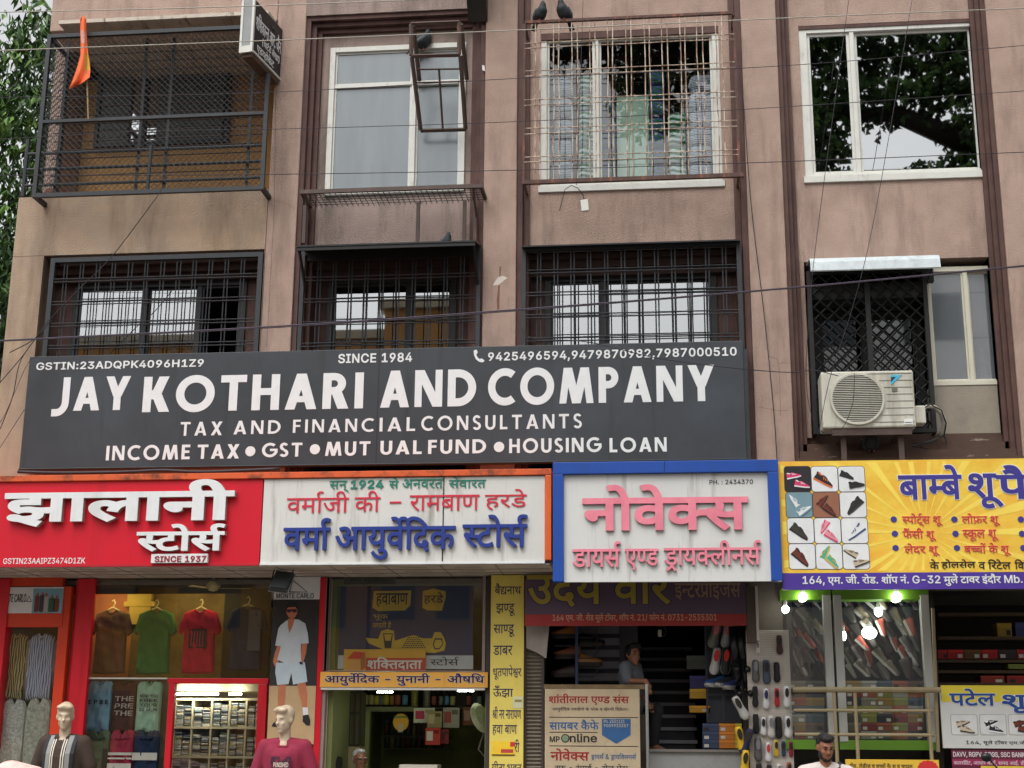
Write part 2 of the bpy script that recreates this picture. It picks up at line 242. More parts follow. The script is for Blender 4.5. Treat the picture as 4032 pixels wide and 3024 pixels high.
41:(642,[[223,110,1,-110,-33,0,1,36,-10,-4,-32,-6,-21,0,-34,0,-48,20,-7,18,38,4,30,15,1,10,0,10,-18,11,-15,0,-10,0,-12,-5,1,-5,0,-10,33,-2,-3,-14,-26,2,-30,12,1,12,0,11,30,11,21,0,18,0,30,-7,18,-14,1,-11,0,-15,-32,-18,-29,-6,10,-7,24,-7,21,0,20,0,30,8,13,6,1,55,-31,0,1,14,107,0,1,-14]]),
42:(520,[[167,-12,-10,7,-14,14,-5,6,-4,-1,-12,0,-5,0,-16,0,-34,4,-28,9,-18,16,1,11,0,9,12,13,11,4,14,6,38,5,25,0,3,0,1,19,-117,0,1,14,215,0,1,-14,-63,0,1,-33,-19,0,-22,0,-28,-3,-9,-3,-10,-3,-10,-9,1,-7,0,-10,32,-14,33,0,4,0,4,0,3,0,-2,4,1,3,0,7,18,6,11,0,16,0,18,-10,1,-6,0,-6,-12,-7,-7,-2,4,-5,14,-10,11,-7]]),
43:(615,[[253,110,-41,0,1,-110,-31,0,1,30,-12,-4,-30,-5,-21,0,-32,0,-38,16,1,13,0,6,8,10,9,4,-20,3,-24,14,1,12,0,12,34,15,25,0,22,0,28,-11,1,-9,0,-9,-15,-8,-23,7,4,2,4,5,1,2,0,3,-8,6,-9,0,-12,0,-16,-9,1,-7,0,-7,12,-7,20,-4,13,-1,12,2,15,0,4,0,10,0,5,-1,-3,-14,-2,1,-6,0,-1,0,-20,0,-24,-9,1,-7,0,-8,24,-8,17,0,22,0,30,8,11,6,1,61,-23,0,1,14,99,0]]),
44:(555,[[1,124,229,0,1,-14,-41,0,1,-110,-31,0,1,60,-71,0,1,-11,0,-6,-12,-5,-7,0,-10,0,-22,8,-16,12,1,6,0,4,12,6,15,0,115,0,1,36,-153,0]]),
449:(0,[[-67,123,-8,16,-16,18,-20,8,-13,0,-8,0,-14,-2,-5,-1,-9,14,16,3,21,0,22,0,32,-10,26,-25,11,-21],[-45,164,0,5,14,7,9,0,10,0,14,-7,1,-5,0,-5,-14,-6,-9,0,-8,0,-14,6]]),
450:(0,[[-67,123,-8,16,-16,18,-20,8,-13,0,-8,0,-14,-2,-5,-1,-9,14,16,3,21,0,20,0,24,-7,13,-8,10,15,41,0,12,0,22,-2,9,-3,-7,-13,-8,2,-14,2,-9,0,-16,0,-16,-9,1,-7,0,-2,1,-2,8,-9,7,-13]]),
452:(0,[[-71,123,-10,8,-18,7,-18,3,-9,0,-8,0,-16,-3,-7,-2,-11,14,10,2,20,3,13,0,18,0,28,-9,11,-8,1,1,-8,10,-14,12,-18,4,-11,0,-10,0,-12,-1,-5,-1,-9,13,16,3,21,0,22,0,32,-10,26,-25,11,-21],[-45,163,0,5,14,7,9,0,10,0,14,-7,1,-5,0,-5,-14,-6,-9,0,-8,0,-14,6]]),
46:(568,[[193,110,1,-110,-31,0,1,38,-12,-4,-28,-5,-17,0,-16,0,-26,6,-7,4,-10,5,-10,15,1,13,1,38,-31,0,1,14,235,0,1,-14],[161,110,-95,0,1,-36,0,-8,2,-10,6,-6,5,-2,10,-5,21,0,16,0,28,8,11,5]]),
461:(259,[[69,110,1,-110,-31,0,1,110,-35,0,1,14,111,0,1,-14],[37,123,-8,16,-16,18,-20,8,-13,0,-10,0,-12,-2,-5,-1,-9,14,16,3,21,0,22,0,32,-10,24,-25,13,-21],[59,164,0,5,14,7,9,0,10,0,12,-7,1,-5,0,-5,-12,-6,-9,0,-8,0,-14,6]]),
47:(771,[[185,110,1,-40,10,5,24,5,15,0,26,0,32,-17,1,-15,0,-9,-12,-21,-13,-10,-27,8,10,6,12,17,1,8,0,10,-16,9,-13,0,-22,0,-21,-15,1,-51,-31,0,1,39,-10,-4,-26,-6,-15,0,-16,0,-26,6,-7,4,-10,6,-8,14,1,12,1,39,-31,0,1,14,315,0,1,-14],[65,110,1,-38,0,-11,4,-10,9,-3,8,-5,17,0,16,0,26,7,11,6,1,54]]),
48:(571,[[235,110,-41,0,1,-110,-31,0,1,33,-10,-4,-32,-5,-21,0,-22,0,-36,8,-20,15,1,10,0,17,48,19,41,0,6,0,16,-1,16,-1,5,0,-1,-14,-8,1,-20,1,-9,0,-8,0,-7,-1,55,-33,8,3,7,3,1,59,-159,0,1,14,235,0],[51,57,0,-10,28,-10,19,0,8,0,14,1,7,1,-55,35,-18,-6]]),
49:(703,[[71,126,14,0,24,-4,9,-5,8,-4,8,-13,1,-13,1,-23,83,0,1,46,-53,0,1,14,127,0,1,-14,-39,0,1,-110,-31,0,1,50,-81,0,1,-7,0,-7,-10,-6,-7,0,-8,0,-18,5,-14,8,-8,9,1,4,0,3,10,5,15,0,13,0,1,21,0,10,-4,10,-5,3,-8,6,-15,0,-12,0,-10,-6,1,-4,0,-5,18,-6,25,-1,-3,-14,-30,1,-36,12,1,13,0,12,30,10]]),
5:(0,[[-75,169,0,5,12,5,9,0,8,0,12,-5,1,-5,0,-4,-12,-6,-7,0,-8,0,-12,6],[29,173,-10,-20,-42,-17,-31,0,-28,0,-44,18,-11,19,27,4,12,-14,26,-14,23,0,24,0,22,15,7,14]]),
50:(598,[[205,110,1,-110,-31,0,1,50,-89,0,1,-7,0,-7,-10,-6,-7,0,-8,0,-16,5,-16,8,-8,9,1,4,0,3,10,5,15,0,11,0,1,46,-49,0,1,14,245,0,1,-14],[173,110,-89,0,1,-46,91,0]]),
500:(998,[[1,124,407,0,1,-14,-41,0,1,-110,-31,0,1,33,-10,-3,-30,-6,-19,0,-30,0,-40,17,1,14,0,6,10,10,9,3,-55,0,1,14,115,0,8,0,14,0,3,0,-3,-14,-11,0,-24,0,-28,-10,1,-9,0,-9,24,-8,15,0,20,0,28,8,13,6,1,58,-331,0],[203,40,-8,-3,-20,-8,-28,-5,-19,0,-30,0,-40,17,1,14,0,6,10,10,9,3,-57,0,1,14,113,0,8,0,14,0,3,0,-3,-14,-7,0,-24,0,-28,-10,1,-9,0,-9,24,-8,15,0,20,0,28,8,13,6]]),
51:(580,[[239,124,1,-14,-41,0,1,-110,-31,0,1,36,-12,-4,-30,-6,-19,0,-36,0,-46,25,-3,20,24,2,24,10,1,8,0,6,-10,10,-3,3,-49,0,1,14],[53,60,8,-10,24,-9,21,0,20,0,30,8,11,6,1,55,-79,0,12,-10,1,-11,0,-22]]),
52:(409,[[159,8,-21,-10,-24,9,-40,20,-32,18,-9,6,-8,6,-6,8,1,3,0,4,12,7,15,0,10,0,14,-5,7,-4,16,4,14,12,1,8,0,4,-4,9,-1,3,-95,0,1,14,171,0,1,-14,-41,0,6,-7,1,-11,0,-11,-18,-16,-30,-10,-19,-4,18,-11,48,-22]]),
536:(684,[[107,-2,-34,0,-42,16,1,13,0,11,15,8,-12,4,-16,12,1,8,0,6,8,8,9,3,8,3,24,3,17,0,29,0,1,17,-107,0,1,14,281,0,1,-14,-41,0,1,-112,-31,0,1,22,-10,-5,-28,-10,-38,-7],[207,110,-65,0,1,-31,-57,0,-14,0,-10,-1,-3,-2,-6,-2,1,-5,0,-4,10,-7,9,-3,20,5,25,0,6,0,16,-1,14,0,5,-1,-3,-14,-6,0,-18,1,-9,0,-24,0,-24,-9,1,-8,0,-8,22,-8,21,0,32,0,46,17,23,13]]),
54:(678,[[1,110,1,14,279,0,1,-14,-41,0,1,-110,-31,0,1,71,-4,0,-1,0,-10,0,-20,-5,-18,-12,-7,-12,-29,4,4,10,9,7,-10,3,-18,5,-11,0,-16,0,-18,-10,1,-7,0,-7,18,-14,32,-15,25,-10,-21,-10,-24,10,-38,18,-22,18,1,11,0,11,20,13,30,6,15,0,18,0,28,-6,15,-5,22,11,37,0,2,0,3,0,1,25]]),
559:(696,[[243,110,1,-137,-31,0,1,15,-10,-3,-26,-4,-15,0,-20,0,-30,8,-18,14,1,9,0,15,40,16,33,0,8,0,22,-1,7,-1,-1,-14,-8,1,-14,1,-7,0,-20,0,-24,-9,1,-9,0,-8,24,-8,17,0,16,0,24,5,9,4,1,46,-28,1,-58,7,-21,5,-16,-6,-36,-11,-19,-6,-17,14,16,4,30,9,17,4,-22,7,-16,15,1,8,0,10,34,15,29,0,28,0,34,-14,1,-12,0,-9,-18,-13,-13,-6,32,-6,51,-2,1,46,-25,0,1,14,101,0,1,-14],[101,79,12,4,16,11,1,6,0,7,-16,6,-13,0,-12,0,-18,-7,1,-7,0,-4,12,-11]]),
57:(556,[[229,110,-41,0,1,-110,-31,0,1,33,-10,-4,-30,-5,-19,0,-22,0,-34,8,-20,15,1,10,0,17,46,19,39,0,6,0,14,-1,16,-1,5,0,-1,-15,-8,1,-20,1,-7,0,-26,0,-28,-11,1,-10,0,-10,26,-9,19,0,20,0,30,9,11,5,1,58,-153,0,1,14,229,0]]),
570:(988,[[361,110,1,-110,-31,0,1,38,-12,-4,-28,-5,-17,0,-16,0,-26,6,-7,4,-6,3,-8,7,-1,4,-12,-2,-24,-1,-15,0,-16,0,-38,3,-13,2,-8,-2,-9,-2,18,-11,44,-22,25,-10,-21,-10,-22,9,-40,20,-30,18,-7,6,-10,6,-4,8,1,3,0,4,12,7,15,0,10,0,14,-5,7,-4,8,4,6,12,1,6,0,6,-2,9,-3,3,-79,0,1,14,403,0,1,-14],[149,64,14,0,24,2,15,2,0,1,1,3,1,38,-87,0,4,-3,4,-9,1,-6,0,-9,-8,-12,-7,-4,22,-3],[329,110,-95,0,1,-36,0,-8,2,-10,6,-6,5,-2,10,-5,21,0,16,0,28,8,11,5]]),
58:(680,[[49,38,-14,0,-18,7,1,6,0,6,14,6,13,0,6,0,16,-3,13,-5,20,3,26,18,1,13,0,11,-24,13,-17,0,-12,0,-12,-5,1,-5,0,-3,6,-7,24,-5,23,0,-5,-14,-38,1,-38,17,1,11,0,11,28,12,29,0,18,0,34,-8,20,-17,1,-13,0,-14,-28,-23,-23,-7,18,-8,34,-19,13,-8,-25,-9,-20,14,-34,19,-13,6,-12,-1],[237,110,1,-110,-31,0,1,110,-35,0,1,14,111,0,1,-14]]),
59:(578,[[239,124,1,-14,-41,0,1,-110,-31,0,1,38,-12,-3,-30,-6,-19,0,-16,0,-26,6,-7,4,-10,5,-10,15,1,13,1,38,-31,0,1,14],[165,110,-81,0,83,-53],[77,48,8,-5,21,0,12,0,20,4,9,2,-79,52,1,-27,0,-8,2,-10,6,-6]]),
6:(0,[[-73,154,0,5,14,7,9,0,10,0,12,-7,1,-5,0,-4,-12,-7,-9,0,-8,0,-14,7]]),
60:(676,[[235,110,1,-110,-31,0,1,53,-12,-2,-22,-1,-15,0,-16,0,-38,3,-13,2,-8,-2,-9,-2,18,-11,44,-22,25,-10,-21,-10,-22,9,-40,20,-30,18,-7,6,-10,6,-4,8,1,3,0,4,12,7,15,0,10,0,14,-5,7,-4,8,4,6,12,1,6,0,6,-2,9,-3,3,-79,0,1,14,277,0,1,-14],[149,64,16,0,24,2,15,2,1,42,-89,0,4,-3,4,-9,1,-6,0,-9,-8,-12,-7,-4,22,-3]]),
61:(531,[[129,14,14,2,20,7,1,7,0,7,-24,9,-25,0,-28,0,-28,-12,1,-9,0,-6,8,-12,28,-14,29,-11,-19,-10,-38,14,-38,25,1,15,0,8,12,11,11,5,-8,3,-10,11,1,6,0,6,8,8,7,3,10,3,24,3,17,0,53,0,1,17,-143,0,1,14,219,0,1,-14,-41,0,1,-31,-83,0,-12,0,-10,-1,-3,-2,-6,-2,1,-5,0,-4,8,-6,7,-2,18,3,23,0,28,0,34,-8,16,-14,1,-7,0,-12,-26,-15,-25,-4]]),
66:(259,[[69,110,1,-110,-31,0,1,110,-35,0,1,14,111,0,1,-14]]),
67:(259,[[37,110,-35,0,1,14,33,0,-4,5,-6,10,1,6,0,15,46,19,39,0,56,0,88,-30,33,-26,-33,0,-62,42,-71,0,-28,0,-32,-12,1,-10,0,-6,8,-9,5,-4,45,0,1,-14,-41,0,1,-110,-31,0]]),
68:(259,[[-73,123,-6,7,-8,13,1,7,0,13,34,16,31,0,24,0,32,-11,22,-24,13,-20,45,0,1,-14,-41,0,1,-110,-31,0,1,110,-35,0,1,14,35,0,-10,21,-24,20,-21,0,-16,0,-18,-10,1,-8,0,-7,8,-11,7,-6]]),
69:(0,[[-99,-2,22,4,25,0,30,0,32,-15,1,-13,0,-12,-36,-16,-33,0,-40,0,-56,19,-23,15,25,9,16,-10,28,-12,32,-6,21,0,42,0,1,15,0,6,-20,7,-11,0,-12,0,-16,-3,-7,-2]]),
70:(0,[[-25,-49,-10,-2,-22,-3,-11,0,-30,0,-34,16,1,13,0,11,38,16,33,0,30,0,44,-11,34,-18,15,-11,-23,-8,-22,17,-46,18,-27,0,-20,0,-22,-8,1,-7,0,-7,20,-6,13,0,12,0,16,2,9,2]]),
75:(0,[[-67,123,-8,16,-16,18,-20,8,-13,0,-8,0,-14,-2,-5,-1,-9,14,16,3,21,0,22,0,32,-10,26,-25,11,-21]]),
76:(0,[[-71,123,-10,8,-18,7,-18,3,-9,0,-8,0,-16,-3,-7,-2,-11,14,10,2,20,3,13,0,18,0,28,-9,11,-8,1,1,-8,10,-14,12,-18,4,-11,0,-10,0,-12,-1,-5,-1,-9,13,16,3,21,0,22,0,32,-10,26,-25,11,-21]]),
77:(259,[[69,110,1,-110,-31,0,1,110,-35,0,1,14,111,0,1,-14],[121,173,-10,-20,-42,-17,-31,0,-28,0,-44,18,-13,19,31,4,10,-14,26,-13,23,0,22,0,22,14,7,14]]),
79:(259,[[69,110,1,-110,-31,0,1,110,-35,0,1,14,111,0,1,-14],[37,123,-8,16,-16,18,-20,8,-13,0,-10,0,-12,-2,-5,-1,-9,14,16,3,21,0,22,0,32,-10,24,-25,13,-21]]),
80:(259,[[69,110,1,-110,-31,0,1,110,-35,0,1,14,111,0,1,-14],[33,123,-10,8,-18,7,-18,3,-9,0,-8,0,-18,-3,-7,-2,-9,14,10,2,20,3,13,0,18,0,28,-9,9,-8,3,1,-8,10,-14,12,-18,4,-11,0,-10,0,-14,-1,-3,-1,-9,13,16,3,21,0,22,0,32,-10,24,-25,13,-21]]),
81:(0,[[-71,-9,10,1,11,0,26,0,42,-10,30,-17,15,-10,-21,-9,-20,16,-40,15,-27,0,-4,0,-10,0,-1,-1]]),
9:(764,[[189,44,0,-14,-36,-14,-27,0,-34,0,-54,26,-23,29,29,5,18,-21,40,-24,25,0,16,0,18,7,1,7,0,8,-16,11,-11,5,-12,-1,-11,0,-1,14,28,1,22,8,1,8,0,7,-18,6,-13,0,-14,0,-24,-4,-13,-3,-9,14,10,3,32,4,21,0,30,0,34,-15,1,-12,0,-16,-27,-8,6,-2,3,-2,16,-1,15,0,14,0,20,1,11,2,1,37,-29,0,1,14,105,0,1,-14,-41,0,1,-110,-31,0,1,58,-10,-1,-18,-1,-9,0,-8,0,-9,0,6,-6]]),
98:(771,[[185,110,1,-40,10,5,24,5,15,0,26,0,32,-17,1,-15,0,-9,-12,-21,-13,-10,-27,8,10,6,12,17,1,8,0,10,-16,9,-13,0,-22,0,-21,-15,1,-51,-31,0,1,39,-10,-4,-26,-6,-15,0,-16,0,-26,6,-7,4,-10,6,-8,14,1,12,1,39,-31,0,1,14,315,0,1,-14],[65,110,1,-38,0,-11,4,-10,9,-3,8,-5,17,0,16,0,26,7,11,6,1,54],[35,2,0,5,14,7,9,0,10,0,12,-7,1,-5,0,-5,-12,-6,-9,0,-8,0,-14,6]]),
-38:(644,[[115,-2,-30,0,-42,11,-22,18,1,11,0,10,16,13,28,12,17,7,45,16,6,2,12,5,8,8,1,5,0,7,-18,9,-15,0,-10,0,-18,-5,-8,-8,1,-5,0,-5,10,-10,16,-11,13,-7,135,-81,-43,0,-109,66,-14,10,-26,15,-14,14,1,9,0,10,18,14,32,9,23,0,22,0,30,-9,18,-14,1,-8,0,-7,-10,-11,-18,-10,-9,-4,-57,-22,-18,-6,-16,-12,1,-7,0,-7,14,-11,24,-6,17,0,18,0,32,8,26,13,14,19,1,11,35,0,0,-14,-14,-19,-16,-10,-5,-3,-5,-5,-16,-7,-42,-8]]),
-40:(391,[[51,59,0,16,12,35,24,32,15,12,35,0,-14,-15,-22,-33,-12,-32,1,-15,0,-13,10,-26,22,-30,17,-17,-33,0,-24,21,-26,44]]),
-41:(391,[[23,-27,18,18,20,29,10,27,1,12,0,15,-12,32,-20,33,-15,15,35,0,14,-12,24,-32,12,-35,1,-16,0,-21,-26,-44,-23,-21]]),
-44:(269,[[23,-35,17,55,41,0,-29,-55]]),
-45:(648,[[193,70,1,-16,-125,0,1,16]]),
-46:(269,[[55,-1,-10,0,-16,7,1,6,0,5,16,8,11,0,12,0,14,-8,1,-5,0,-6,-14,-7]]),
-47:(360,[[137,152,-93,-174,-33,0,95,174]]),
-48:(648,[[131,-2,-32,0,-46,18,-24,33,1,24,0,23,24,34,46,17,33,0,32,0,46,-17,24,-34,1,-23,0,-24,-24,-33,-46,-18],[131,14,20,0,30,14,16,26,1,19,0,18,-16,26,-30,14,-19,0,-22,0,-30,-14,-14,-26,1,-18,0,-19,14,-26,30,-14]]),
-49:(648,[[45,0,1,16,181,0,1,-16],[159,146,1,-146,-35,0,1,128,-1,0,-69,-26,1,20,63,24]]),
-50:(648,[[37,0,1,13,99,53,16,9,22,13,10,12,1,7,0,7,-14,11,-24,6,-15,0,-18,0,-24,-6,-12,-13,1,-8,-35,0,0,13,24,20,40,10,27,0,26,0,40,-10,24,-19,1,-11,0,-8,-12,-15,-28,-19,-25,-14,-63,-34,1,-1,135,0,1,-16]]),
-51:(648,[[125,-2,-26,0,-44,9,-28,18,-1,12,39,0,2,-8,16,-10,28,-5,17,0,18,0,28,6,18,12,1,9,0,8,-16,13,-32,8,-25,0,-23,0,1,15,75,43,1,1,-125,0,1,17,175,0,1,-14,-89,-53,1,3,30,2,48,-11,24,-20,1,-12,0,-12,-26,-20,-44,-11]]),
-52:(648,[[25,30,1,15,117,101,37,0,-113,-99,1,-1,175,0,1,-16],[161,0,1,34,1,7,1,50,37,0,1,-91]]),
-53:(648,[[127,-2,-26,0,-40,10,-24,18,-1,11,37,0,2,-7,16,-10,24,-6,15,0,18,0,28,9,14,14,1,9,0,10,-16,14,-28,9,-17,0,-14,0,-28,-4,-7,-4,-33,2,17,73,155,0,1,-17,-121,0,-9,-42,3,0,8,3,28,5,15,0,20,0,34,-7,26,-13,14,-18,1,-11,0,-13,-26,-22,-44,-13]]),
-54:(648,[[131,-2,-28,0,-42,12,-22,22,1,14,0,11,18,23,23,17,67,49,41,0,-95,-71,-3,0,4,4,14,6,20,4,13,0,26,0,40,-11,22,-20,1,-13,0,-14,-24,-21,-42,-12],[131,14,16,0,26,8,14,14,1,9,0,9,-14,14,-26,7,-15,0,-18,0,-26,-7,-14,-14,1,-9,0,-9,14,-14,26,-8]]),
-55:(648,[[57,0,129,128,1,1,-147,0,1,17,189,0,1,-18,-129,-128]]),
-56:(648,[[131,-2,-30,0,-46,10,-24,19,1,12,0,9,14,16,26,10,17,2,1,0,-20,3,-26,18,1,12,0,11,24,17,40,10,27,0,26,0,40,-10,22,-17,1,-11,0,-12,-24,-18,-21,-3,1,0,16,-2,26,-10,16,-16,1,-9,0,-12,-26,-19,-46,-10],[131,14,18,0,28,7,16,11,1,8,0,8,-16,12,-28,7,-17,0,-18,0,-30,-7,-16,-12,1,-8,0,-8,16,-11,28,-7],[131,83,14,0,24,6,14,11,1,7,0,8,-12,10,-24,6,-15,0,-16,0,-24,-6,-14,-10,1,-8,0,-7,14,-11,24,-6]]),
-57:(648,[[131,147,26,0,42,-12,24,-22,1,-14,0,-10,-18,-23,-23,-17,-65,-49,-39,0,99,71,5,0,-4,-4,-16,-7,-20,-4,-11,0,-26,0,-40,11,-20,20,1,14,0,13,24,21,40,12],[131,132,-18,0,-24,-8,-16,-14,1,-9,0,-9,16,-14,24,-8,19,0,16,0,26,8,14,14,1,8,0,9,-14,15,-26,8]]),
-58:(269,[[55,-1,-10,0,-16,7,1,6,0,5,16,8,11,0,12,0,14,-8,1,-5,0,-6,-14,-7],[55,78,-10,0,-16,7,1,6,0,5,16,8,11,0,12,0,14,-8,1,-5,0,-6,-14,-7]]),
-65:(690,[[11,0,107,146,43,0,109,-146,-39,0,-59,86,-6,8,-16,24,-9,19,7,0,-10,-19,-16,-24,-3,-8,-59,-86],[65,41,1,16,149,0,1,-16]]),
-66:(654,[[37,0,1,146,103,0,30,0,40,-11,20,-17,1,-11,0,-9,-14,-13,-22,-7,-11,-2,1,-1,14,0,26,-9,20,-16,1,-11,0,-11,-22,-18,-42,-10,-33,0],[73,16,69,0,34,0,30,13,1,10,0,7,-16,13,-26,7,-19,0,-69,0],[73,82,65,0,16,0,26,6,14,11,1,8,0,9,-26,13,-27,0,-65,0]]),
-67:(730,[[153,-2,-36,0,-58,18,-34,34,1,23,0,23,34,33,58,18,37,0,24,0,38,-6,32,-12,20,-18,5,-11,-35,0,-4,7,-14,12,-22,7,-26,4,-15,0,-26,0,-42,-13,-24,-26,1,-18,0,-19,24,-26,42,-13,27,0,16,0,26,4,22,8,14,11,5,8,37,0,-4,-11,-20,-18,-32,-12,-38,-7]]),
-68:(722,[[127,0,-69,0,1,16,69,0,36,0,46,14,22,25,1,18,0,18,-22,25,-46,13,-31,0,-73,0,1,17,77,0,42,0,60,-18,32,-32,1,-23,0,-23,-32,-32,-62,-18],[73,146,1,-146,-35,0,1,146]]),
-69:(601,[[37,0,1,146,177,0,1,-17,-139,0,1,-47,131,0,1,-17,-129,0,1,-49,143,0,1,-16]]),
-70:(590,[[37,0,1,146,177,0,1,-17,-139,0,1,-50,127,0,1,-16,-125,0,1,-63]]),
-71:(746,[[155,-2,-38,0,-60,18,-32,34,1,23,0,23,32,33,58,18,39,0,22,0,40,-6,32,-13,22,-18,5,-10,-37,0,-6,7,-14,11,-20,8,-26,4,-15,0,-26,0,-42,-13,-24,-26,1,-18,0,-19,24,-25,44,-14,27,0,24,0,38,11,22,19,1,13,11,-1,-85,0,1,16,113,0,1,-16,0,-18,-32,-26,-54,-15]]),
-72:(743,[[37,0,1,146,37,0,1,-63,153,0,1,63,39,0,1,-146,-37,0,1,66,-151,0,1,-66]]),
-73:(441,[[19,0,1,16,53,0,1,113,-51,0,1,17,141,0,1,-17,-51,0,1,-113,53,0,1,-16]]),
-74:(571,[[107,-2,-38,0,-48,23,1,21,1,7,37,0,1,-7,0,-14,28,-14,23,0,22,0,28,14,1,14,1,104,39,0,1,-104,0,-21,-50,-23]]),
-75:(672,[[61,42,1,19,10,7,20,13,20,12,13,6,87,47,51,0,-123,-67,-1,0],[37,0,1,146,37,0,1,-50,1,-32,1,-9,1,-55],[215,0,-105,74,25,14,127,-88]]),
-76:(565,[[37,0,1,146,37,0,1,-130,137,0,1,-16]]),
-77:(903,[[37,0,1,146,53,0,73,-92,2,-4,6,-9,8,-12,6,-11,3,-5,-7,0,4,5,6,11,8,11,6,10,3,4,73,92,53,0,1,-146,-35,0,1,83,0,5,0,11,0,13,2,13,1,6,3,0,-4,-7,-8,-14,-10,-13,-8,-10,-1,-4,-65,-83,-31,0,-65,83,-2,4,-8,10,-8,13,-10,14,-3,7,3,0,2,-5,0,-13,0,-13,0,-12,1,-5,1,-83]]),
-78:(753,[[37,0,1,146,43,0,121,-94,4,-3,14,-11,14,-15,9,-8,-5,0,0,9,-2,15,0,13,1,4,1,90,37,0,1,-146,-43,0,-105,83,-6,6,-16,12,-18,16,-13,13,7,0,2,-11,2,-18,0,-14,1,-4,1,-83]]),
-79:(765,[[155,-2,-38,0,-58,18,-34,34,1,23,0,23,34,33,58,18,39,0,36,0,58,-18,34,-33,1,-23,0,-23,-34,-34,-58,-18],[155,15,26,0,42,13,24,26,1,19,0,18,-24,26,-42,13,-25,0,-28,0,-42,-13,-24,-26,1,-18,0,-19,24,-25,42,-14]]),
-80:(639,[[37,0,1,146,99,0,34,0,44,-13,22,-21,1,-13,0,-13,-22,-21,-44,-12,-33,0,-69,0,1,16,71,0,22,0,28,8,14,14,1,8,0,9,-14,13,-28,8,-23,0,-59,0,1,-129]]),
-81:(765,[[143,46,39,0,33,-22,9,-5,49,-33,-37,0,-31,22,-7,5],[155,-2,-38,0,-58,18,-34,34,1,23,0,23,34,33,58,18,39,0,36,0,58,-18,34,-33,1,-23,0,-23,-34,-34,-58,-18],[155,15,26,0,42,13,24,26,1,19,0,18,-24,26,-42,13,-25,0,-28,0,-42,-13,-24,-26,1,-18,0,-19,24,-25,42,-14]]),
-82:(644,[[37,0,1,146,99,0,34,0,44,-12,22,-20,1,-13,0,-13,-22,-20,-44,-12,-33,0,-77,0,1,17,79,0,22,0,28,7,14,12,1,9,0,8,-14,13,-28,7,-23,0,-59,0,1,-129],[203,0,-69,66,43,0,73,-66]]),
-83:(642,[[129,-3,-32,0,-46,11,-26,18,-1,12,39,0,2,-8,20,-11,30,-5,17,0,20,0,32,7,18,11,1,8,0,7,-16,9,-26,5,-15,3,-33,5,-36,5,-40,18,1,15,0,12,28,18,44,10,29,0,30,0,44,-10,26,-17,1,-11,-35,0,-2,10,-36,12,-25,0,-20,0,-28,-6,-16,-11,1,-7,0,-7,20,-9,26,-6,11,-1,31,-4,12,-2,28,-5,26,-9,16,-14,1,-10,0,-12,-24,-19,-48,-12]]),
-84:(646,[[21,129,1,17,221,0,1,-17,-91,0,1,-129,-37,0,1,129]]),
-85:(744,[[151,-2,-36,0,-50,13,-28,24,1,15,1,96,37,0,1,-95,0,-10,18,-17,36,-9,25,0,22,0,36,9,18,17,1,10,1,95,37,0,1,-96,0,-15,-28,-24,-50,-13]]),
-86:(690,[[119,0,-107,146,41,0,61,-87,6,-7,16,-25,11,-18,-5,0,10,18,16,25,5,7,61,87,41,0,-105,-146]]),
-87:(985,[[91,0,-79,146,39,0,47,-90,4,-7,6,-15,6,-15,5,-8,-5,0,4,8,6,15,8,15,3,7,49,90,43,0,47,-90,4,-7,8,-15,6,-15,5,-8,-5,0,4,8,6,15,6,15,5,7,47,90,39,0,-79,-146,-41,0,-49,92,-6,9,-8,21,-5,14,9,0,-4,-13,-8,-20,-5,-11,-49,-92]]),
-88:(682,[[13,0,113,81,1,-13,-105,78,43,0,43,-31,10,-7,12,-10,10,-9,7,-6,-5,0,6,6,10,9,12,10,11,7,43,31,43,0,-105,-78,1,14,113,-82,-43,0,-49,37,-8,6,-12,9,-10,8,-5,6,9,0,-6,-5,-10,-9,-10,-9,-9,-6,-49,-37]]),
-89:(679,[[119,0,1,60,-107,86,45,0,57,-47,10,-8,16,-15,9,-11,-15,0,8,11,16,15,11,8,57,47,45,0,-107,-86,1,-60]]),
-90:(629,[[27,0,1,13,131,97,8,6,20,14,11,6,5,-6,-18,-1,-36,0,-17,0,-101,0,1,17,203,0,1,-14,-127,-95,-10,-7,-20,-14,-9,-7,-3,7,18,0,36,0,17,0,105,0,1,-16]]),
-98:(612,[[133,-2,-20,0,-26,7,-14,9,-3,3,-3,0,1,-17,-33,0,1,146,37,0,1,-54,3,0,4,3,14,9,24,7,23,0,28,0,40,-14,24,-25,1,-18,0,-17,-22,-25,-42,-14],[127,13,22,0,28,11,12,19,1,11,0,12,-12,18,-28,11,-21,0,-20,0,-26,-10,-14,-18,1,-13,0,-12,14,-18,28,-11]]),
-101:(583,[[123,-2,-30,0,-46,14,-26,25,1,17,0,17,24,25,44,15,31,0,18,0,34,-6,28,-13,16,-21,1,-15,1,-7,-169,0,1,14,151,0,-15,-5,0,11,-14,16,-26,10,-19,0,-20,0,-28,-10,-14,-15,1,-9,1,-10,0,-12,16,-17,30,-9,21,0,14,0,20,4,16,8,5,5,35,-5,-4,-8,-26,-12,-34,-7]]),
-104:(591,[[67,65,1,-65,-35,0,1,146,37,0,1,-63,-5,0,10,15,36,13,27,0,22,0,34,-10,18,-18,1,-14,1,-69,-35,0,1,68,0,12,-26,15,-21,0,-16,0,-26,-7,-14,-13]]),
-105:(242,[[31,0,1,109,37,0,1,-109],[49,127,-10,0,-14,7,1,5,0,5,14,6,11,0,10,0,16,-6,1,-5,0,-5,-16,-7]]),
-108:(275,[[81,-1,-24,0,-26,13,1,12,1,122,37,0,1,-117,0,-8,8,-6,11,0,6,0,6,0,3,1,9,-15,-6,-1,-14,-1]]),
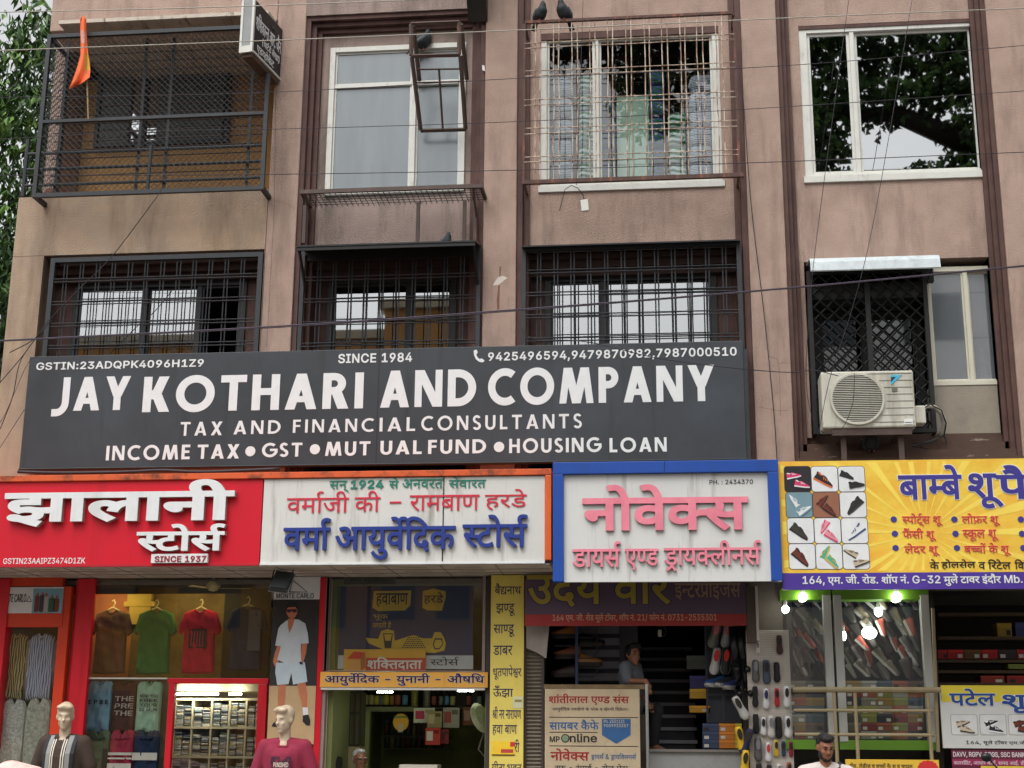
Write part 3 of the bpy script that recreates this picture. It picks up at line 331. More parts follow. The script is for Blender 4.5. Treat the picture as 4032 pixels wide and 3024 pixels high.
-110:(591,[[67,65,1,-65,-35,0,1,109,35,0,1,-26,-3,0,10,15,36,13,27,0,22,0,32,-10,20,-18,1,-14,1,-69,-35,0,1,68,0,12,-26,15,-21,0,-16,0,-26,-7,-14,-13]]),
-8226:(562,[[113,27,-16,0,-30,8,-16,14,1,9,0,9,16,14,30,8,17,0,18,0,28,-8,18,-14,1,-9,0,-9,-18,-14,-28,-8]]),
}
SHAPED = {
'झालानी': [33,0,0,66,756,0,54,1015,0,66,1693,0,44,1952,0,68,2507,0],
'स्टोर्स': [215,0,0,35,389,0,79,893,0,60,1152,0,181,1828,0],
'सन्': [60,0,0,44,676,0,81,1231,0],
'से': [60,0,0,75,676,0],
'अनवरत': [9,0,0,44,764,0,57,1319,0,52,1875,0,40,2284,0],
'सेवारत': [60,0,0,75,676,0,57,676,0,66,1232,0,52,1491,0,40,1900,0],
'वर्माजी': [57,0,0,50,556,0,66,1154,0,181,1413,0,32,1413,0,68,2155,0],
'की': [25,0,0,68,762,0],
'रामबाण': [52,0,0,66,409,0,50,668,0,48,1266,0,66,1837,0,39,2096,0],
'हरडे': [61,0,0,52,531,0,37,940,0,75,1511,0],
'वर्मा': [57,0,0,50,556,0,66,1154,0,181,1413,0],
'आयुर्वेदिक': [10,0,0,51,1023,0,69,1603,0,57,1603,0,450,2159,0,67,2159,0,42,2418,0,25,2938,0],
'नोवेक्स': [44,0,0,79,555,0,57,814,0,75,1370,0,183,1370,0,60,1973,0],
'डायर्स': [37,0,0,66,577,0,51,836,0,60,1416,0,181,2092,0],
'एण्ड': [19,0,0,197,553,0,37,1020,0],
'ड्रायक्लीनर्स': [266,0,0,66,577,0,51,836,0,183,1416,0,54,2019,0,68,2697,0,44,2956,0,60,3511,0,181,4187,0],
'बाम्बे': [48,0,0,66,571,0,207,830,0,48,1180,0,75,1751,0],
'शू': [58,0,0,70,680,0],
'पैलेस': [46,0,0,76,568,0,54,568,0,75,1246,0,60,1246,0],
'स्पोर्ट्स शू': [570,0,0,79,988,0,35,1247,0,81,1707,0,60,1751,0,181,1707,0,58,2687,0,70,3367,0],
'लोफ़र शू': [54,0,0,79,678,0,98,937,0,52,1708,0,58,2377,0,70,3057,0],
'फैंसी शू': [47,0,0,452,549,0,60,771,0,68,1447,0,58,1966,0,70,2646,0],
'स्कूल शू': [215,0,0,25,389,0,70,930,0,54,1151,0,58,2089,0,70,2769,0],
'लेदर शू': [54,0,0,75,678,0,42,678,0,52,1198,0,58,1867,0,70,2547,0],
'बच्चों के शू': [48,0,0,500,571,0,461,1569,0,25,2088,0,75,2629,0,58,3110,0,70,3790,0],
'के': [25,0,0,75,541,0],
'होलसेल': [61,0,0,79,531,0,54,790,0,60,1468,0,75,2144,0,54,2144,0],
'व': [57,0,0],
'रिटेल': [67,0,0,52,259,0,35,668,0,75,1128,0,54,1172,0],
'विक्रेता': [67,0,0,57,259,0,254,815,0,75,1356,0,40,1577,0,66,2147,0],
'164, एम. जी. रोड. शॉप नं. G-32 मुले टावर इंदौर Mb.': [-49,0,0,-54,648,0,-52,1296,0,-44,1944,0,19,2473,0,50,3026,0,-46,3624,0,32,4153,0,68,4895,0,-46,5154,0,52,5683,0,79,6092,0,37,6351,0,-46,6928,0,58,7457,0,77,8137,0,46,8396,0,44,9224,0,6,9779,0,-46,9779,0,-71,10308,0,-45,11054,0,-51,11702,0,-50,12350,0,50,13258,0,69,13856,0,54,13856,0,75,14534,0,35,14794,0,66,15298,0,57,15557,0,52,16113,0,11,16782,0,6,17266,0,42,17273,0,80,17793,0,52,18052,0,-77,18721,0,-98,19624,0,-46,20236,0],
'शशिकान्त आर. जैन': [58,0,0,67,680,0,58,939,0,25,1619,0,66,2381,0,202,2640,0,40,2998,0,10,3828,0,52,4851,0,-46,5260,0,32,5789,0,76,6531,0,44,6531,0],
'(चार्टर्ड लेखा)': [-40,0,0,30,391,0,66,1025,0,35,1284,0,181,1744,0,37,1788,0,181,2359,0,54,2625,0,75,3303,0,26,3303,0,66,4121,0,-41,4380,0],
'एडव्होकेट': [19,0,0,37,553,0,212,1130,0,61,1522,0,79,2053,0,25,2312,0,75,2853,0,35,3074,0],
'बैद्यनाथ': [48,0,0,76,571,0,536,571,0,44,1255,0,66,1810,0,41,2069,0],
'झण्डू': [33,0,0,197,756,0,37,1223,0,70,1723,0],
'साण्डू': [60,0,0,66,676,0,197,935,0,37,1402,0,70,1902,0],
'डाबर': [37,0,0,66,577,0,48,836,0,52,1407,0],
'धूतपापेश्वर': [43,0,0,70,615,0,40,615,0,46,1185,0,66,1753,0,46,2012,0,75,2580,0,559,2580,0,52,3276,0],
'ऊँझा': [14,0,0,5,513,0,33,765,0,66,1521,0],
'श्री नर नारायण': [284,0,0,68,707,0,44,1226,0,52,1781,0,44,2450,0,66,3005,0,52,3264,0,66,3673,0,51,3932,0,39,4512,0],
'हवा बाण': [61,0,0,57,531,0,66,1087,0,48,1606,0,66,2177,0,39,2436,0],
'री': [52,0,0,68,409,0],
'गीता भवन': [27,0,0,68,563,0,40,822,0,66,1392,0,49,1911,0,57,2614,0,44,3170,0],
'उदय वीर': [13,0,0,42,548,0,51,1068,0,57,1908,0,68,2464,0,52,2723,0],
'इन्टरप्राइजेस': [11,0,0,202,491,0,35,849,0,52,1353,0,274,1762,0,66,2330,0,11,2589,0,32,3080,0,75,3822,0,60,3822,0],
'164 एम. जी. रोड मूले टॉवर, शॉप नं. 21/ फोन नं. 0731-2535301': [-49,0,0,-54,648,0,-52,1296,0,19,2204,0,50,2757,0,-46,3355,0,32,3884,0,68,4626,0,-46,4885,0,52,5414,0,79,5823,0,37,6082,0,50,6919,0,70,7517,0,54,7517,0,75,8195,0,35,8455,0,77,8959,0,57,9218,0,52,9774,0,-44,10183,0,58,10712,0,77,11392,0,46,11651,0,44,12479,0,6,13034,0,-46,13034,0,-50,13563,0,-49,14211,0,-47,14859,0,47,15479,0,79,16250,0,44,16509,0,44,17324,0,6,17879,0,-46,17879,0,-48,18408,0,-55,19056,0,-51,19704,0,-49,20352,0,-45,21000,0,-50,21648,0,-53,22296,0,-51,22944,0,-53,23592,0,-51,24240,0,-48,24888,0,-49,25536,0],
'शांतीलाल एण्ड संस': [58,0,0,66,680,0,6,939,0,40,939,0,68,1509,0,54,1768,0,66,2446,0,54,2705,0,19,3643,0,197,4196,0,37,4663,0,60,5500,0,6,6176,0,60,6176,0],
'आयुर्वेदिक दवाईयो के थोक व खेरची विक्रेता।': [10,0,0,51,1023,0,69,1603,0,57,1603,0,450,2159,0,67,2159,0,42,2418,0,25,2938,0,42,3960,0,57,4480,0,66,5036,0,12,5295,0,51,5786,0,79,6366,0,25,6885,0,75,7426,0,41,7907,0,79,8549,0,25,8808,0,57,9830,0,26,10646,0,75,11464,0,52,11464,0,30,11873,0,68,12507,0,67,13026,0,57,13285,0,254,13841,0,75,14382,0,40,14603,0,66,15173,0,104,15432,0],
'सायबर कैफे': [60,0,0,66,676,0,51,935,0,48,1515,0,52,2086,0,25,2755,0,76,3296,0,47,3517,0,75,4066,0],
'ड्रायर्स & ड्रायक्लिनर्स': [266,0,0,66,577,0,51,836,0,60,1416,0,181,2092,0,-38,2352,0,266,3256,0,66,3833,0,51,4092,0,67,4672,0,183,4931,0,54,5534,0,44,6212,0,60,6767,0,181,7443,0],
'रफू • रंगाई • रोल प्रेस': [52,0,0,47,409,0,70,958,0,-8226,1440,0,52,2262,0,6,2671,0,27,2671,0,66,3234,0,12,3493,0,-8226,4244,0,52,5066,0,79,5475,0,54,5734,0,274,6672,0,75,7240,0,60,7240,0],
'आयुर्वेदिक - युनानी - औषधि': [10,0,0,51,1023,0,69,1603,0,57,1603,0,450,2159,0,67,2159,0,42,2418,0,25,2938,0,-45,3960,0,51,4868,0,69,5448,0,44,5448,0,66,6003,0,44,6262,0,68,6817,0,-45,7336,0,24,8244,0,59,9267,0,67,9845,0,43,10104,0],
'शक्तिदाता': [58,0,0,67,680,0,183,939,0,40,1542,0,42,2112,0,66,2632,0,40,2891,0,66,3461,0],
'हवाबाण': [61,0,0,57,531,0,66,1087,0,48,1346,0,66,1917,0,39,2176,0],
'भूक': [49,0,0,70,703,0,25,703,0],
'लगाती है': [54,0,0,27,678,0,66,1241,0,40,1500,0,68,2070,0,61,2589,0,76,3120,0],
'पटेल': [46,0,0,35,568,0,75,1028,0,54,1072,0],
'164, मूले टॉवर एम.जी. रोड': [-49,0,0,-54,648,0,-52,1296,0,-44,1944,0,50,2473,0,70,3071,0,54,3071,0,75,3749,0,35,4009,0,77,4513,0,57,4772,0,52,5328,0,19,5997,0,50,6550,0,-46,7148,0,32,7417,0,68,8159,0,-46,8418,0,52,8947,0,79,9356,0,37,9615,0],
'कलरप्रिंट, आधार कार्ड, समग्र आई. डी. निकाले': [25,0,0,54,762,0,52,1440,0,67,1849,0,274,2108,0,6,2676,0,35,2676,0,-44,3180,0,10,3709,0,43,4732,0,66,5347,0,52,5606,0,25,6275,0,66,7037,0,37,7296,0,181,7867,0,-44,7873,0,60,8402,0,50,9078,0,256,9676,0,10,10499,0,12,11522,0,-46,12013,0,37,12542,0,68,13119,0,-46,13378,0,67,13907,0,44,14166,0,25,14721,0,66,15483,0,54,15742,0,75,16420,0],
'मेंस, लेडीज व बच्चों के शू व चप्पल': [50,0,0,449,598,0,60,598,0,-44,1274,0,54,1803,0,75,2481,0,37,2481,0,68,3058,0,32,3317,0,57,4319,0,48,5135,0,500,5706,0,461,6704,0,25,7223,0,75,7764,0,58,8245,0,70,8925,0,57,9185,0,30,10001,0,203,10635,0,46,10943,0,54,11511,0],
'बनाए अंदर से स्ट्रांग': [48,0,0,44,571,0,66,1126,0,19,1385,0,9,2198,0,6,2962,0,42,2962,0,52,3482,0,60,4151,0,75,4827,0,215,5087,0,264,5476,0,66,5980,0,6,5936,0,27,6239,0],
}
# ------------------------------------------------------------------ lettering
def glyph(key, seg):
    """flattened contours of one letter; every point is a step (2 * dx + on-curve flag, dy) in fifths of 1/1000"""
    out = []
    for s in GLYPHS[key][1]:
        pts = []; x = y = 0
        for i in range(0, len(s), 2): x += s[i] // 2 * 5; y += s[i + 1] * 5; pts.append((x, y, s[i] & 1))
        if not pts: continue
        if not pts[0][2]:
            if pts[-1][2]: pts = pts[-1:] + pts[:-1]
            else: pts = [((pts[0][0] + pts[-1][0]) / 2, (pts[0][1] + pts[-1][1]) / 2, 1)] + pts
        n = len(pts); cont = []; i = 0
        while i < n:
            x, y, on = pts[i]
            if on: cont.append((x, y)); i += 1; continue
            p0 = cont[-1]; nx = pts[(i + 1) % n]
            p2 = (nx[0], nx[1]) if nx[2] else ((x + nx[0]) / 2, (y + nx[1]) / 2)
            for k in range(1, seg + 1):
                t = k / seg
                if k == seg and nx[2]: break
                cont.append(((1 - t) ** 2 * p0[0] + 2 * t * (1 - t) * x + t * t * p2[0], (1 - t) ** 2 * p0[1] + 2 * t * (1 - t) * y + t * t * p2[1]))
            i += 1
        out.append(np.array(cont, dtype=float))
    return out
def contours(s, seg=3, space=0):
    out = []
    if s in SHAPED:
        d = SHAPED[s]
        for i in range(0, len(d), 3):
            for c in glyph(d[i], seg): out.append(c + (float(d[i + 1]), float(d[i + 2])))
    else:
        x = 0
        for ch in s:
            if ch == ' ': x += 280 + space; continue
            for c in glyph(-ord(ch), seg): out.append(c + (x, 0))
            x += GLYPHS[-ord(ch)][0] + space
    return out
def fatten(cs, d):
    if not d: return cs
    out = []
    for c in cs:
        keep = [i for i in range(len(c)) if np.hypot(*(c[i] - c[i - 1])) > 1.0]
        c = c[keep]
        if len(c) < 3: continue
        e = np.roll(c, -1, 0) - c; e /= np.maximum(np.hypot(e[:, 0], e[:, 1]), 1e-9)[:, None]
        nrm = np.stack([-e[:, 1], e[:, 0]], 1); n2 = nrm + np.roll(nrm, 1, 0)
        l = np.maximum((n2 ** 2).sum(1), .6); out.append(c + n2 * (2 * d / l)[:, None])
    return out
# a geometric sans for the black board: letters of height 1 made of bars, slanted bars and rings, w = stroke weight
def _rect(x0, y0, x1, y1): return [np.array([(x0, y0), (x0, y1), (x1, y1), (x1, y0)], float)]
def _slant(x0, x1, w, y0=0, y1=1): return [np.array([(x0, y0), (x1, y1), (x1 + w, y1), (x0 + w, y0)], float)]
def _arc(cx, cy, rx, ry, w, a0, a1, n=22):
    o = [(cx + rx * math.cos(R_(a0 + (a1 - a0) * i / n)), cy + ry * math.sin(R_(a0 + (a1 - a0) * i / n))) for i in range(n + 1)]
    i_ = [(cx + (rx - w) * math.cos(R_(a0 + (a1 - a0) * i / n)), cy + (ry - w) * math.sin(R_(a0 + (a1 - a0) * i / n))) for i in range(n + 1)]
    if a1 - a0 >= 360: return [np.array(o[:-1][::-1], float), np.array(i_[:-1], float)]
    return [np.array((o + i_[::-1])[::-1], float)]
def board_letter(ch, w):
    v = w * 1.15
    if ch == 'I': return w, _rect(0, 0, w, 1)
    if ch == 'J': return .24 + w, _rect(.24, .26, .24 + w, 1) + _arc(.08, .26, .16 + w, .2 + w, w, -88, 0, 10) + _rect(-.06, .06 - w, .09, .06)
    if ch == 'A': return .8, _slant(0, .4 - v / 2, v) + _slant(.8 - v, .4 - v / 2, v) + _rect(.19, .2, .61, .2 + w * .8)
    if ch == 'Y': return .76, _rect(.38 - w / 2, 0, .38 + w / 2, .5) + _slant(.38 - v / 2, 0, v, .4, 1) + _slant(.38 - v / 2, .76 - v, v, .4, 1)
    if ch == 'K': return .7, _rect(0, 0, w, 1) + _slant(w - .06, .64 - v, v * 1.05, .36, 1) + _slant(.7 - v * 1.1, .16, v * 1.1, 0, .62)
    if ch == 'O': return 1.0, _arc(.5, .5, .5, .525, w, 0, 360, 36)
    if ch == 'T': return .66, _rect(.33 - w / 2, 0, .33 + w / 2, 1) + _rect(0, 1 - w * .95, .66, 1)
    if ch == 'H': return .7, _rect(0, 0, w, 1) + _rect(.7 - w, 0, .7, 1) + _rect(w / 2, .42, .7 - w / 2, .42 + w * .9)
    if ch in 'PR':
        o = _rect(0, 0, w, 1) + _arc(.28, .7, .3, .3, w * .95, -90, 90, 14) + _rect(w / 2, 1 - w * .95, .29, 1) + _rect(w / 2, .4, .29, .4 + w * .95)
        if ch == 'R': o += _slant(.66 - v * 1.1, .2, v * 1.1, 0, .5)
        return (.66 if ch == 'R' else .58), o
    if ch == 'N': return .76, _rect(0, 0, w * .9, 1) + _rect(.76 - w * .9, 0, .76, 1) + _slant(.76 - v * 1.05, 0, v * 1.05)
    if ch == 'D': return .78, _rect(0, 0, w, 1) + _arc(.28, .5, .5, .5, w, -90, 90, 20) + _rect(w / 2, 0, .29, w) + _rect(w / 2, 1 - w, .29, 1)
    if ch == 'C': return .8, _arc(.5, .5, .5, .525, w, 52, 308, 28)
    if ch == 'G': return .9, _arc(.5, .5, .5, .525, w, 48, 352, 30) + _rect(.5, .42, .97, .42 + w * .9)
    if ch == 'M': return 1.0, _slant(0, .13, w * .95) + _slant(1 - w * .95, .87 - w * .95, w * .95) + _slant(.5 - v * .5, .13, v) + _slant(.5 - v * .5, .87 - v, v)
    if ch == 'X': return .74, _slant(0, .74 - v * 1.1, v * 1.1) + _slant(.74 - v * 1.1, 0, v * 1.1)
    if ch == 'S': return .54, _arc(.27, .735, .265, .285, w * .95, 25, 275, 18) + _arc(.27, .265, .28, .285, w * .95, -155, 95, 18)
    if ch == 'U': return .68, _rect(0, .33, w, 1) + _rect(.68 - w, .33, .68, 1) + _arc(.34, .34, .34, .36, w, 180, 360, 18)
    if ch == 'L': return .5, _rect(0, 0, w, 1) + _rect(w / 2, 0, .5, w * .95)
    if ch == 'F': return .5, _rect(0, 0, w, 1) + _rect(w / 2, 1 - w * .95, .5, 1) + _rect(w / 2, .44, .47, .44 + w * .9)
    if ch == 'E': return .52, _rect(0, 0, w, 1) + _rect(w / 2, 0, .52, w * .95) + _rect(w / 2, 1 - w * .95, .52, 1) + _rect(w / 2, .43, .48, .43 + w * .9)
    return .4, []
def board_word(s, w, gap=.14):
    x = 0; out = []
    for ch in s:
        a, cs = board_letter(ch, w)
        out += [c + (x, 0) for c in cs]; x += a + gap
    return [c * 1000 for c in out]
def fill(cs):
    """non-zero union of closed contours -> 2d verts, triangles, outline edges"""
    vs = []; ed = []; seen = {}; E = []
    for c in cs:
        ids = []
        for x, y in c:
            k = (round(x, 1), round(y, 1))
            if k not in seen: seen[k] = len(vs); vs.append(Vector(k))
            if not ids or ids[-1] != seen[k]: ids.append(seen[k])
        if len(ids) > 1 and ids[0] == ids[-1]: ids.pop()
        for i in range(len(ids)):
            a, b = ids[i], ids[(i + 1) % len(ids)]
            if a != b: ed.append((a, b)); E.append((vs[a][0], vs[a][1], vs[b][0], vs[b][1]))
    V2, _, T, *_r = delaunay_2d_cdt(vs, ed, [], 0, 1e-3)
    P = np.array([(v[0], v[1]) for v in V2]); T = np.array([t for t in T if len(t) == 3]); E = np.array(E)
    C = P[T].mean(1); wn = np.zeros(len(T), int)
    for k in range(0, len(T), 400):
        cx = C[k:k + 400, 0][:, None]; cy = C[k:k + 400, 1][:, None]
        x0, y0, x1, y1 = E[:, 0], E[:, 1], E[:, 2], E[:, 3]
        up = (y0 <= cy) & (y1 > cy); dn = (y1 <= cy) & (y0 > cy)
        side = (x1 - x0) * (cy - y0) - (cx - x0) * (y1 - y0)
        wn[k:k + 400] = (up & (side > 0)).sum(1) - (dn & (side < 0)).sum(1)
    T = T[wn != 0]; cnt = {}
    for t in T:
        for a, b in ((t[0], t[1]), (t[1], t[2]), (t[2], t[0])): cnt[(a, b)] = 1
    return P, T, [e for e in cnt if (e[1], e[0]) not in cnt]
def letters(name, s, rect, Y, mt, parent, bold=0, depth=.003, side=None, seg=3, outline=None, cs=None, space=0, frame=None, label=None):
    """writing as a mesh standing `depth` proud of the plane y=Y, its ink fitted to rect (x0, x1, z0, z1);
    frame=(origin, udir, vdir, ndir) puts it in another plane with rect in that plane"""
    raw = cs if cs is not None else contours(s, seg, space)
    base = fatten(raw, bold); al = np.concatenate(base); lo, hi = al.min(0), al.max(0)
    x0, x1, z0, z1 = rect; sx = (x1 - x0) / (hi[0] - lo[0]); sz = (z1 - z0) / (hi[1] - lo[1])
    O, U, V, N = frame or (Vector((0, Y, 0)), Vector((1, 0, 0)), Vector((0, 0, 1)), Vector((0, -1, 0)))
    def emit(cset, d0, d1, m, nm, par):
        P, T, B = fill(cset); mb = MB()
        pt = lambda p, d: O + U * (x0 + (p[0] - lo[0]) * sx) + V * (z0 + (p[1] - lo[1]) * sz) + N * d
        n = len(P); mb.add([pt(p, d1) for p in P], [tuple(t) for t in T], 0)
        if d1 - d0 > .0015:
            mb.add([pt(p, d0) for p in P] + [pt(p, d1) for p in P], [(a, a + n, b + n, b)[::-1] for a, b in B], 1)
        return mb.done(nm, [m, side or m], par)
    o = emit(base, 0, depth + (.003 if outline else 0), mt, name, parent)
    if label: o['label'] = label
    if outline: emit(fatten(raw, bold + outline[0]), 0, depth, outline[1], 'letter_outline', o)
    return o
# ------------------------------------------------------------------ materials of the house
M_WALL = mat('pink_plaster', (166, 141, 128), .88, .12, 2.2, bump=1.0, bscale=70, tint=(173, 149, 135), dirt=(108, 92, 82), dfac=.62, dscale=(2.6, 2.6, .42), dthr=(.5, .7))
M_WALL2 = mat('stained_plaster', (164, 146, 130), .88, .14, 1.6, bump=1.0, bscale=70, tint=(170, 146, 122), dirt=(108, 90, 70), dfac=.85, dscale=(1.6, 1.6, .28), dthr=(.47, .7))
M_GREY = mat('grey_stained_plaster', (152, 134, 126), .88, .15, 2.5, bump=.9, bscale=75, dirt=(84, 76, 68), dfac=.85, dscale=(2.4, 2.4, .4), dthr=(.45, .68))
M_BROWN = mat('brown_band_paint', (80, 56, 51), .75, .16, 4, bump=.25, bscale=70, dirt=(48, 34, 30), dfac=.7, dscale=(6, 6, .4), tint=(92, 66, 60))
M_BROWN2 = mat('dirty_brown_paint', (84, 64, 54), .8, .2, 4, bump=.3, dirt=(176, 168, 152), dfac=.8, dscale=(1.6, 5, 9), dthr=(.62, .66))
M_OCHRE = mat('ochre_wall', (196, 152, 96), .85, .1, 2, bump=.3, dirt=(150, 112, 66), dfac=.5)
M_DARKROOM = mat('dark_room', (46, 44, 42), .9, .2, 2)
M_WHITE_AL = mat('white_window_metal', (208, 208, 200), .45, .07, 6, dirt=(140, 132, 120), dfac=.6, dscale=(9, 9, 3), dthr=(.58, .7))
M_DARK_AL = mat('charcoal_window_metal', (44, 44, 45), .5, .15, 5)
M_CREAM_AL = mat('cream_window_metal', (206, 202, 184), .5, .06, 6)
M_IRON = mat('charcoal_iron', (46, 49, 52), .55, .2, 8, bump=.15)
M_BLACKIRON = mat('black_iron', (24, 24, 24), .55, .3, 8)
M_BROWNIRON = mat('brown_iron', (82, 66, 60), .6, .22, 7, dirt=(124, 84, 58), dfac=.7, dscale=(9, 9, 2), dthr=(.58, .7))
M_RUST = mat('rusty_rod', (150, 122, 104), .75, .3, 14, dirt=(214, 200, 182), dfac=.95, dscale=(14, 14, 5), dthr=(.44, .56))
M_RUSTRED = mat('rust_red_iron', (88, 66, 60), .8, .3, 10, dirt=(156, 96, 66), dfac=.7, dscale=(10, 10, 1.6), dthr=(.53, .64))
G_MIRROR = glass('mirrored_glass', .37, (.5, .52, .52))
G_TINT = glass('tinted_glass', .42, (.4, .43, .43))
G_CLEAR = glass('clear_window_glass', .11, (.78, .82, .82), edge=.15)
G_FROST = glass('frosted_glass', .10, body=(102, 111, 115), rough=.25, edge=.15)
G_ROLL = glass('pale_window_glass', .40, body=(120, 124, 128), rough=.03)

xE, A0, A1, B0, B1, C0, C1, D0, D1 = -8.27, -4.94, -4.555, -2.17, -1.755, 1.09, 1.53, 4.11, 6.2
ZT, ZB = 12.9, 3.62
house = thing('apartment_building', 'brown and pink plastered building above the shops, with recessed window bays', 'building', (0, 0, 0))
for nm, a, b in (('c', A0, A1), ('c', B0, B1), ('c', C0, C1), ('c', D0, D1)):
    MB().box(a, b, 0, .6, ZB, ZT).done('column', M_WALL, house, bevel=.012)
mb = MB()                                               # the shell behind: back, side, roof
mb.box(xE, xE + .18, .66, 8, ZB, ZT); mb.box(6.0, 6.2, .66, 8, ZB, ZT); mb.box(xE, 6.2, 8, 8.2, 0, ZT); mb.box(xE, 6.2, 0.3, 8.2, ZT + .003, ZT + .25)
mb.done('outer_wall', M_WALL, house)
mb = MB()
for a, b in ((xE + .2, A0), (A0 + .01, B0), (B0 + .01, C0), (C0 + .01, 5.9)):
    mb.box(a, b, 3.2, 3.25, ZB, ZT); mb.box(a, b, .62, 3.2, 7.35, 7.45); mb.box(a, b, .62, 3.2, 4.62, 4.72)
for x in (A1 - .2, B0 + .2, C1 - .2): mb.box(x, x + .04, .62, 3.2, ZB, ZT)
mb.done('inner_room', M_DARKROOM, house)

def window(rect, Y, fw, fmat, gmat, mull=(), trans=(), depth=.07, mw=None, sill=0, door=None):
    """frame mesh (the window) with its panes as one child"""
    x0, x1, z0, z1 = rect; mw = mw or fw * .8; m = MB()
    m.box(x0, x0 + fw, Y, Y + depth, z0, z1); m.box(x1 - fw, x1, Y, Y + depth, z0, z1)
    m.box(x0 + fw, x1 - fw, Y, Y + depth, z1 - fw, z1); m.box(x0 + fw, x1 - fw, Y, Y + depth, z0, z0 + fw)
    xs = [x0 + fw] + [x0 + (x1 - x0) * q for q in mull] + [x1 - fw]
    for q in xs[1:-1]: m.box(q - mw / 2, q + mw / 2, Y + .008, Y + depth, z0 + fw, z1 - fw)
    for q, i in trans:
        z = z0 + (z1 - z0) * q; m.box(xs[i] + (mw / 2 if i else 0), xs[i + 1] - mw / 2, Y + .012, Y + depth, z - mw / 2, z + mw / 2)
    for i in range(len(xs) - 1):                       # inner sash rims
        a, b = xs[i] + (mw / 2 if i else 0), xs[i + 1] - (mw / 2 if i < len(xs) - 2 else 0); s = fw * .38; yy = Y + .03 + .02 * (i % 2)
        m.box(a, a + s, yy, yy + .03, z0 + fw, z1 - fw); m.box(b - s, b, yy, yy + .03, z0 + fw, z1 - fw)
        m.box(a + s, b - s, yy, yy + .03, z1 - fw - s, z1 - fw); m.box(a + s, b - s, yy, yy + .03, z0 + fw, z0 + fw + s)
    if sill: m.box(x0 - .02, x1 + .02, Y - sill, Y - .003, z0 - .03, z0 + fw * .6)
    o = m.done('window', fmat, house, bevel=.004)
    g = MB()
    for i in range(len(xs) - 1):
        if door is not None and i == door: continue
        y = Y + .045 + .02 * (i % 2); a, b = xs[i] + .004, xs[i + 1] - .004
        g.add([(a, y, z0 + fw), (b, y, z0 + fw), (b, y, z1 - fw), (a, y, z1 - fw)], [(0, 1, 2, 3)])
    g.done('pane', gmat, o)
    return o
def around(mb, outer, inner, y0, y1, mi=0):
    """four butted boxes filling outer minus inner"""
    a0, a1, c0, c1 = outer; b0, b1, d0, d1 = inner
    mb.box(a0, b0, y0, y1, c0, c1, mi); mb.box(b1, a1, y0, y1, c0, c1, mi)
    if d1 < c1: mb.box(b0, b1, y0, y1, d1, c1, mi)
    if d0 > c0: mb.box(b0, b1, y0, y1, c0, d0, mi)
def steps(x0, x1, z0, z1, n=3, w=.062, d=.055, top=False, y=.03):
    """stepped brown reveal round a bay: nested mouldings going deeper"""
    m = MB()
    for i in range(n):
        a, b = x0 + w * i, x1 - w * i; yy = y + d * i; zt = z1 - (w * i if top else 0)
        m.box(a, a + w, yy, .5 + .004 * i, z0, zt); m.box(b - w, b, yy, .5 + .004 * i, z0, zt)
        if top: m.box(a + w, b - w, yy, .5 + .004 * i, zt - w, zt)
    return m.done('stepped_reveal', M_BROWN, house, bevel=.006)

# ---- left bay: upper wall, balcony recess, parapet, lower opening
zsoff = W(560, 80, -.35).z
pl, pr, pb, pt = RC(66, 1060, 985, 770)                 # parapet panel
par_t = (W(120, 776).z + W(1059, 744).z) / 2
op = RC(155, 1030, 994, 1404); op = (op[0], op[1], 5.6, W(600, 994).z)
MB().box(-8.07, A0 - .003, 0, .6, zsoff + .1, ZT).done('upper_wall', M_WALL, house, bevel=.01)
m = MB(); m.box(xE, A0 - .003, 0, .3, op[3], par_t); m.box(xE, op[0], 0.0, .3, ZB, op[3] - .003); m.box(op[1], A0 - .003, 0.0, .3, ZB, op[3] - .003)
m.box(xE, A0 - .003, .003, .3, ZB, op[2])
m.done('parapet_wall', M_WALL2, house, bevel=.01)
m = MB(); m.box(xE + .2, A0, 1.3, 1.4, par_t - .5, zsoff); m.box(A0 - .05, A0 - .004, .303, 1.3, par_t - .4, zsoff); m.box(xE + .2, A0, .303, 1.3, par_t - .55, par_t - .5)
m.done('balcony_wall', M_OCHRE, house)
m = MB(); m.xprism([(-.36, zsoff), (-.36, zsoff + .05), (-.004, zsoff + .097), (1.4, zsoff + .097), (1.4, zsoff)], -7.78, A0 - .02)
m.done('balcony_canopy', mat('limewashed_slab', (196, 186, 172), .85, .15, 6, dirt=(96, 70, 48), dfac=.85, dscale=(9, 2.2, 4), dthr=(.55, .68)), house)
r = RC(390, 915, 195, 578, 1.28)
wn = window((r[0], r[1], r[2], r[3]), 1.2, .06, M_DARK_AL, G_TINT, (.36, .55), (), .08)
for a, b in ((r[0] + .08, r[0] + .52), (r[0] + .9, r[1] - .08)):  # patterned blind behind the balcony window
    m = MB(); nx = int((b - a) / .1)
    for i in range(nx):
        for j in range(11):
            cx, cz = a + (b - a) * (i + .5) / nx, r[2] + .1 + (r[3] - r[2] - .2) * (j + .5) / 11
            m.box(cx - .034, cx + .034, 1.185, 1.197, cz - .025, cz + .025)
    m.box(a + .01, b - .01, 1.1975, 1.203, r[2] + .06, r[3] - .06)
    m.done('pierced_screen', mat('grey_pierced_screen', (92, 94, 94), .7, .2, 9), wn)

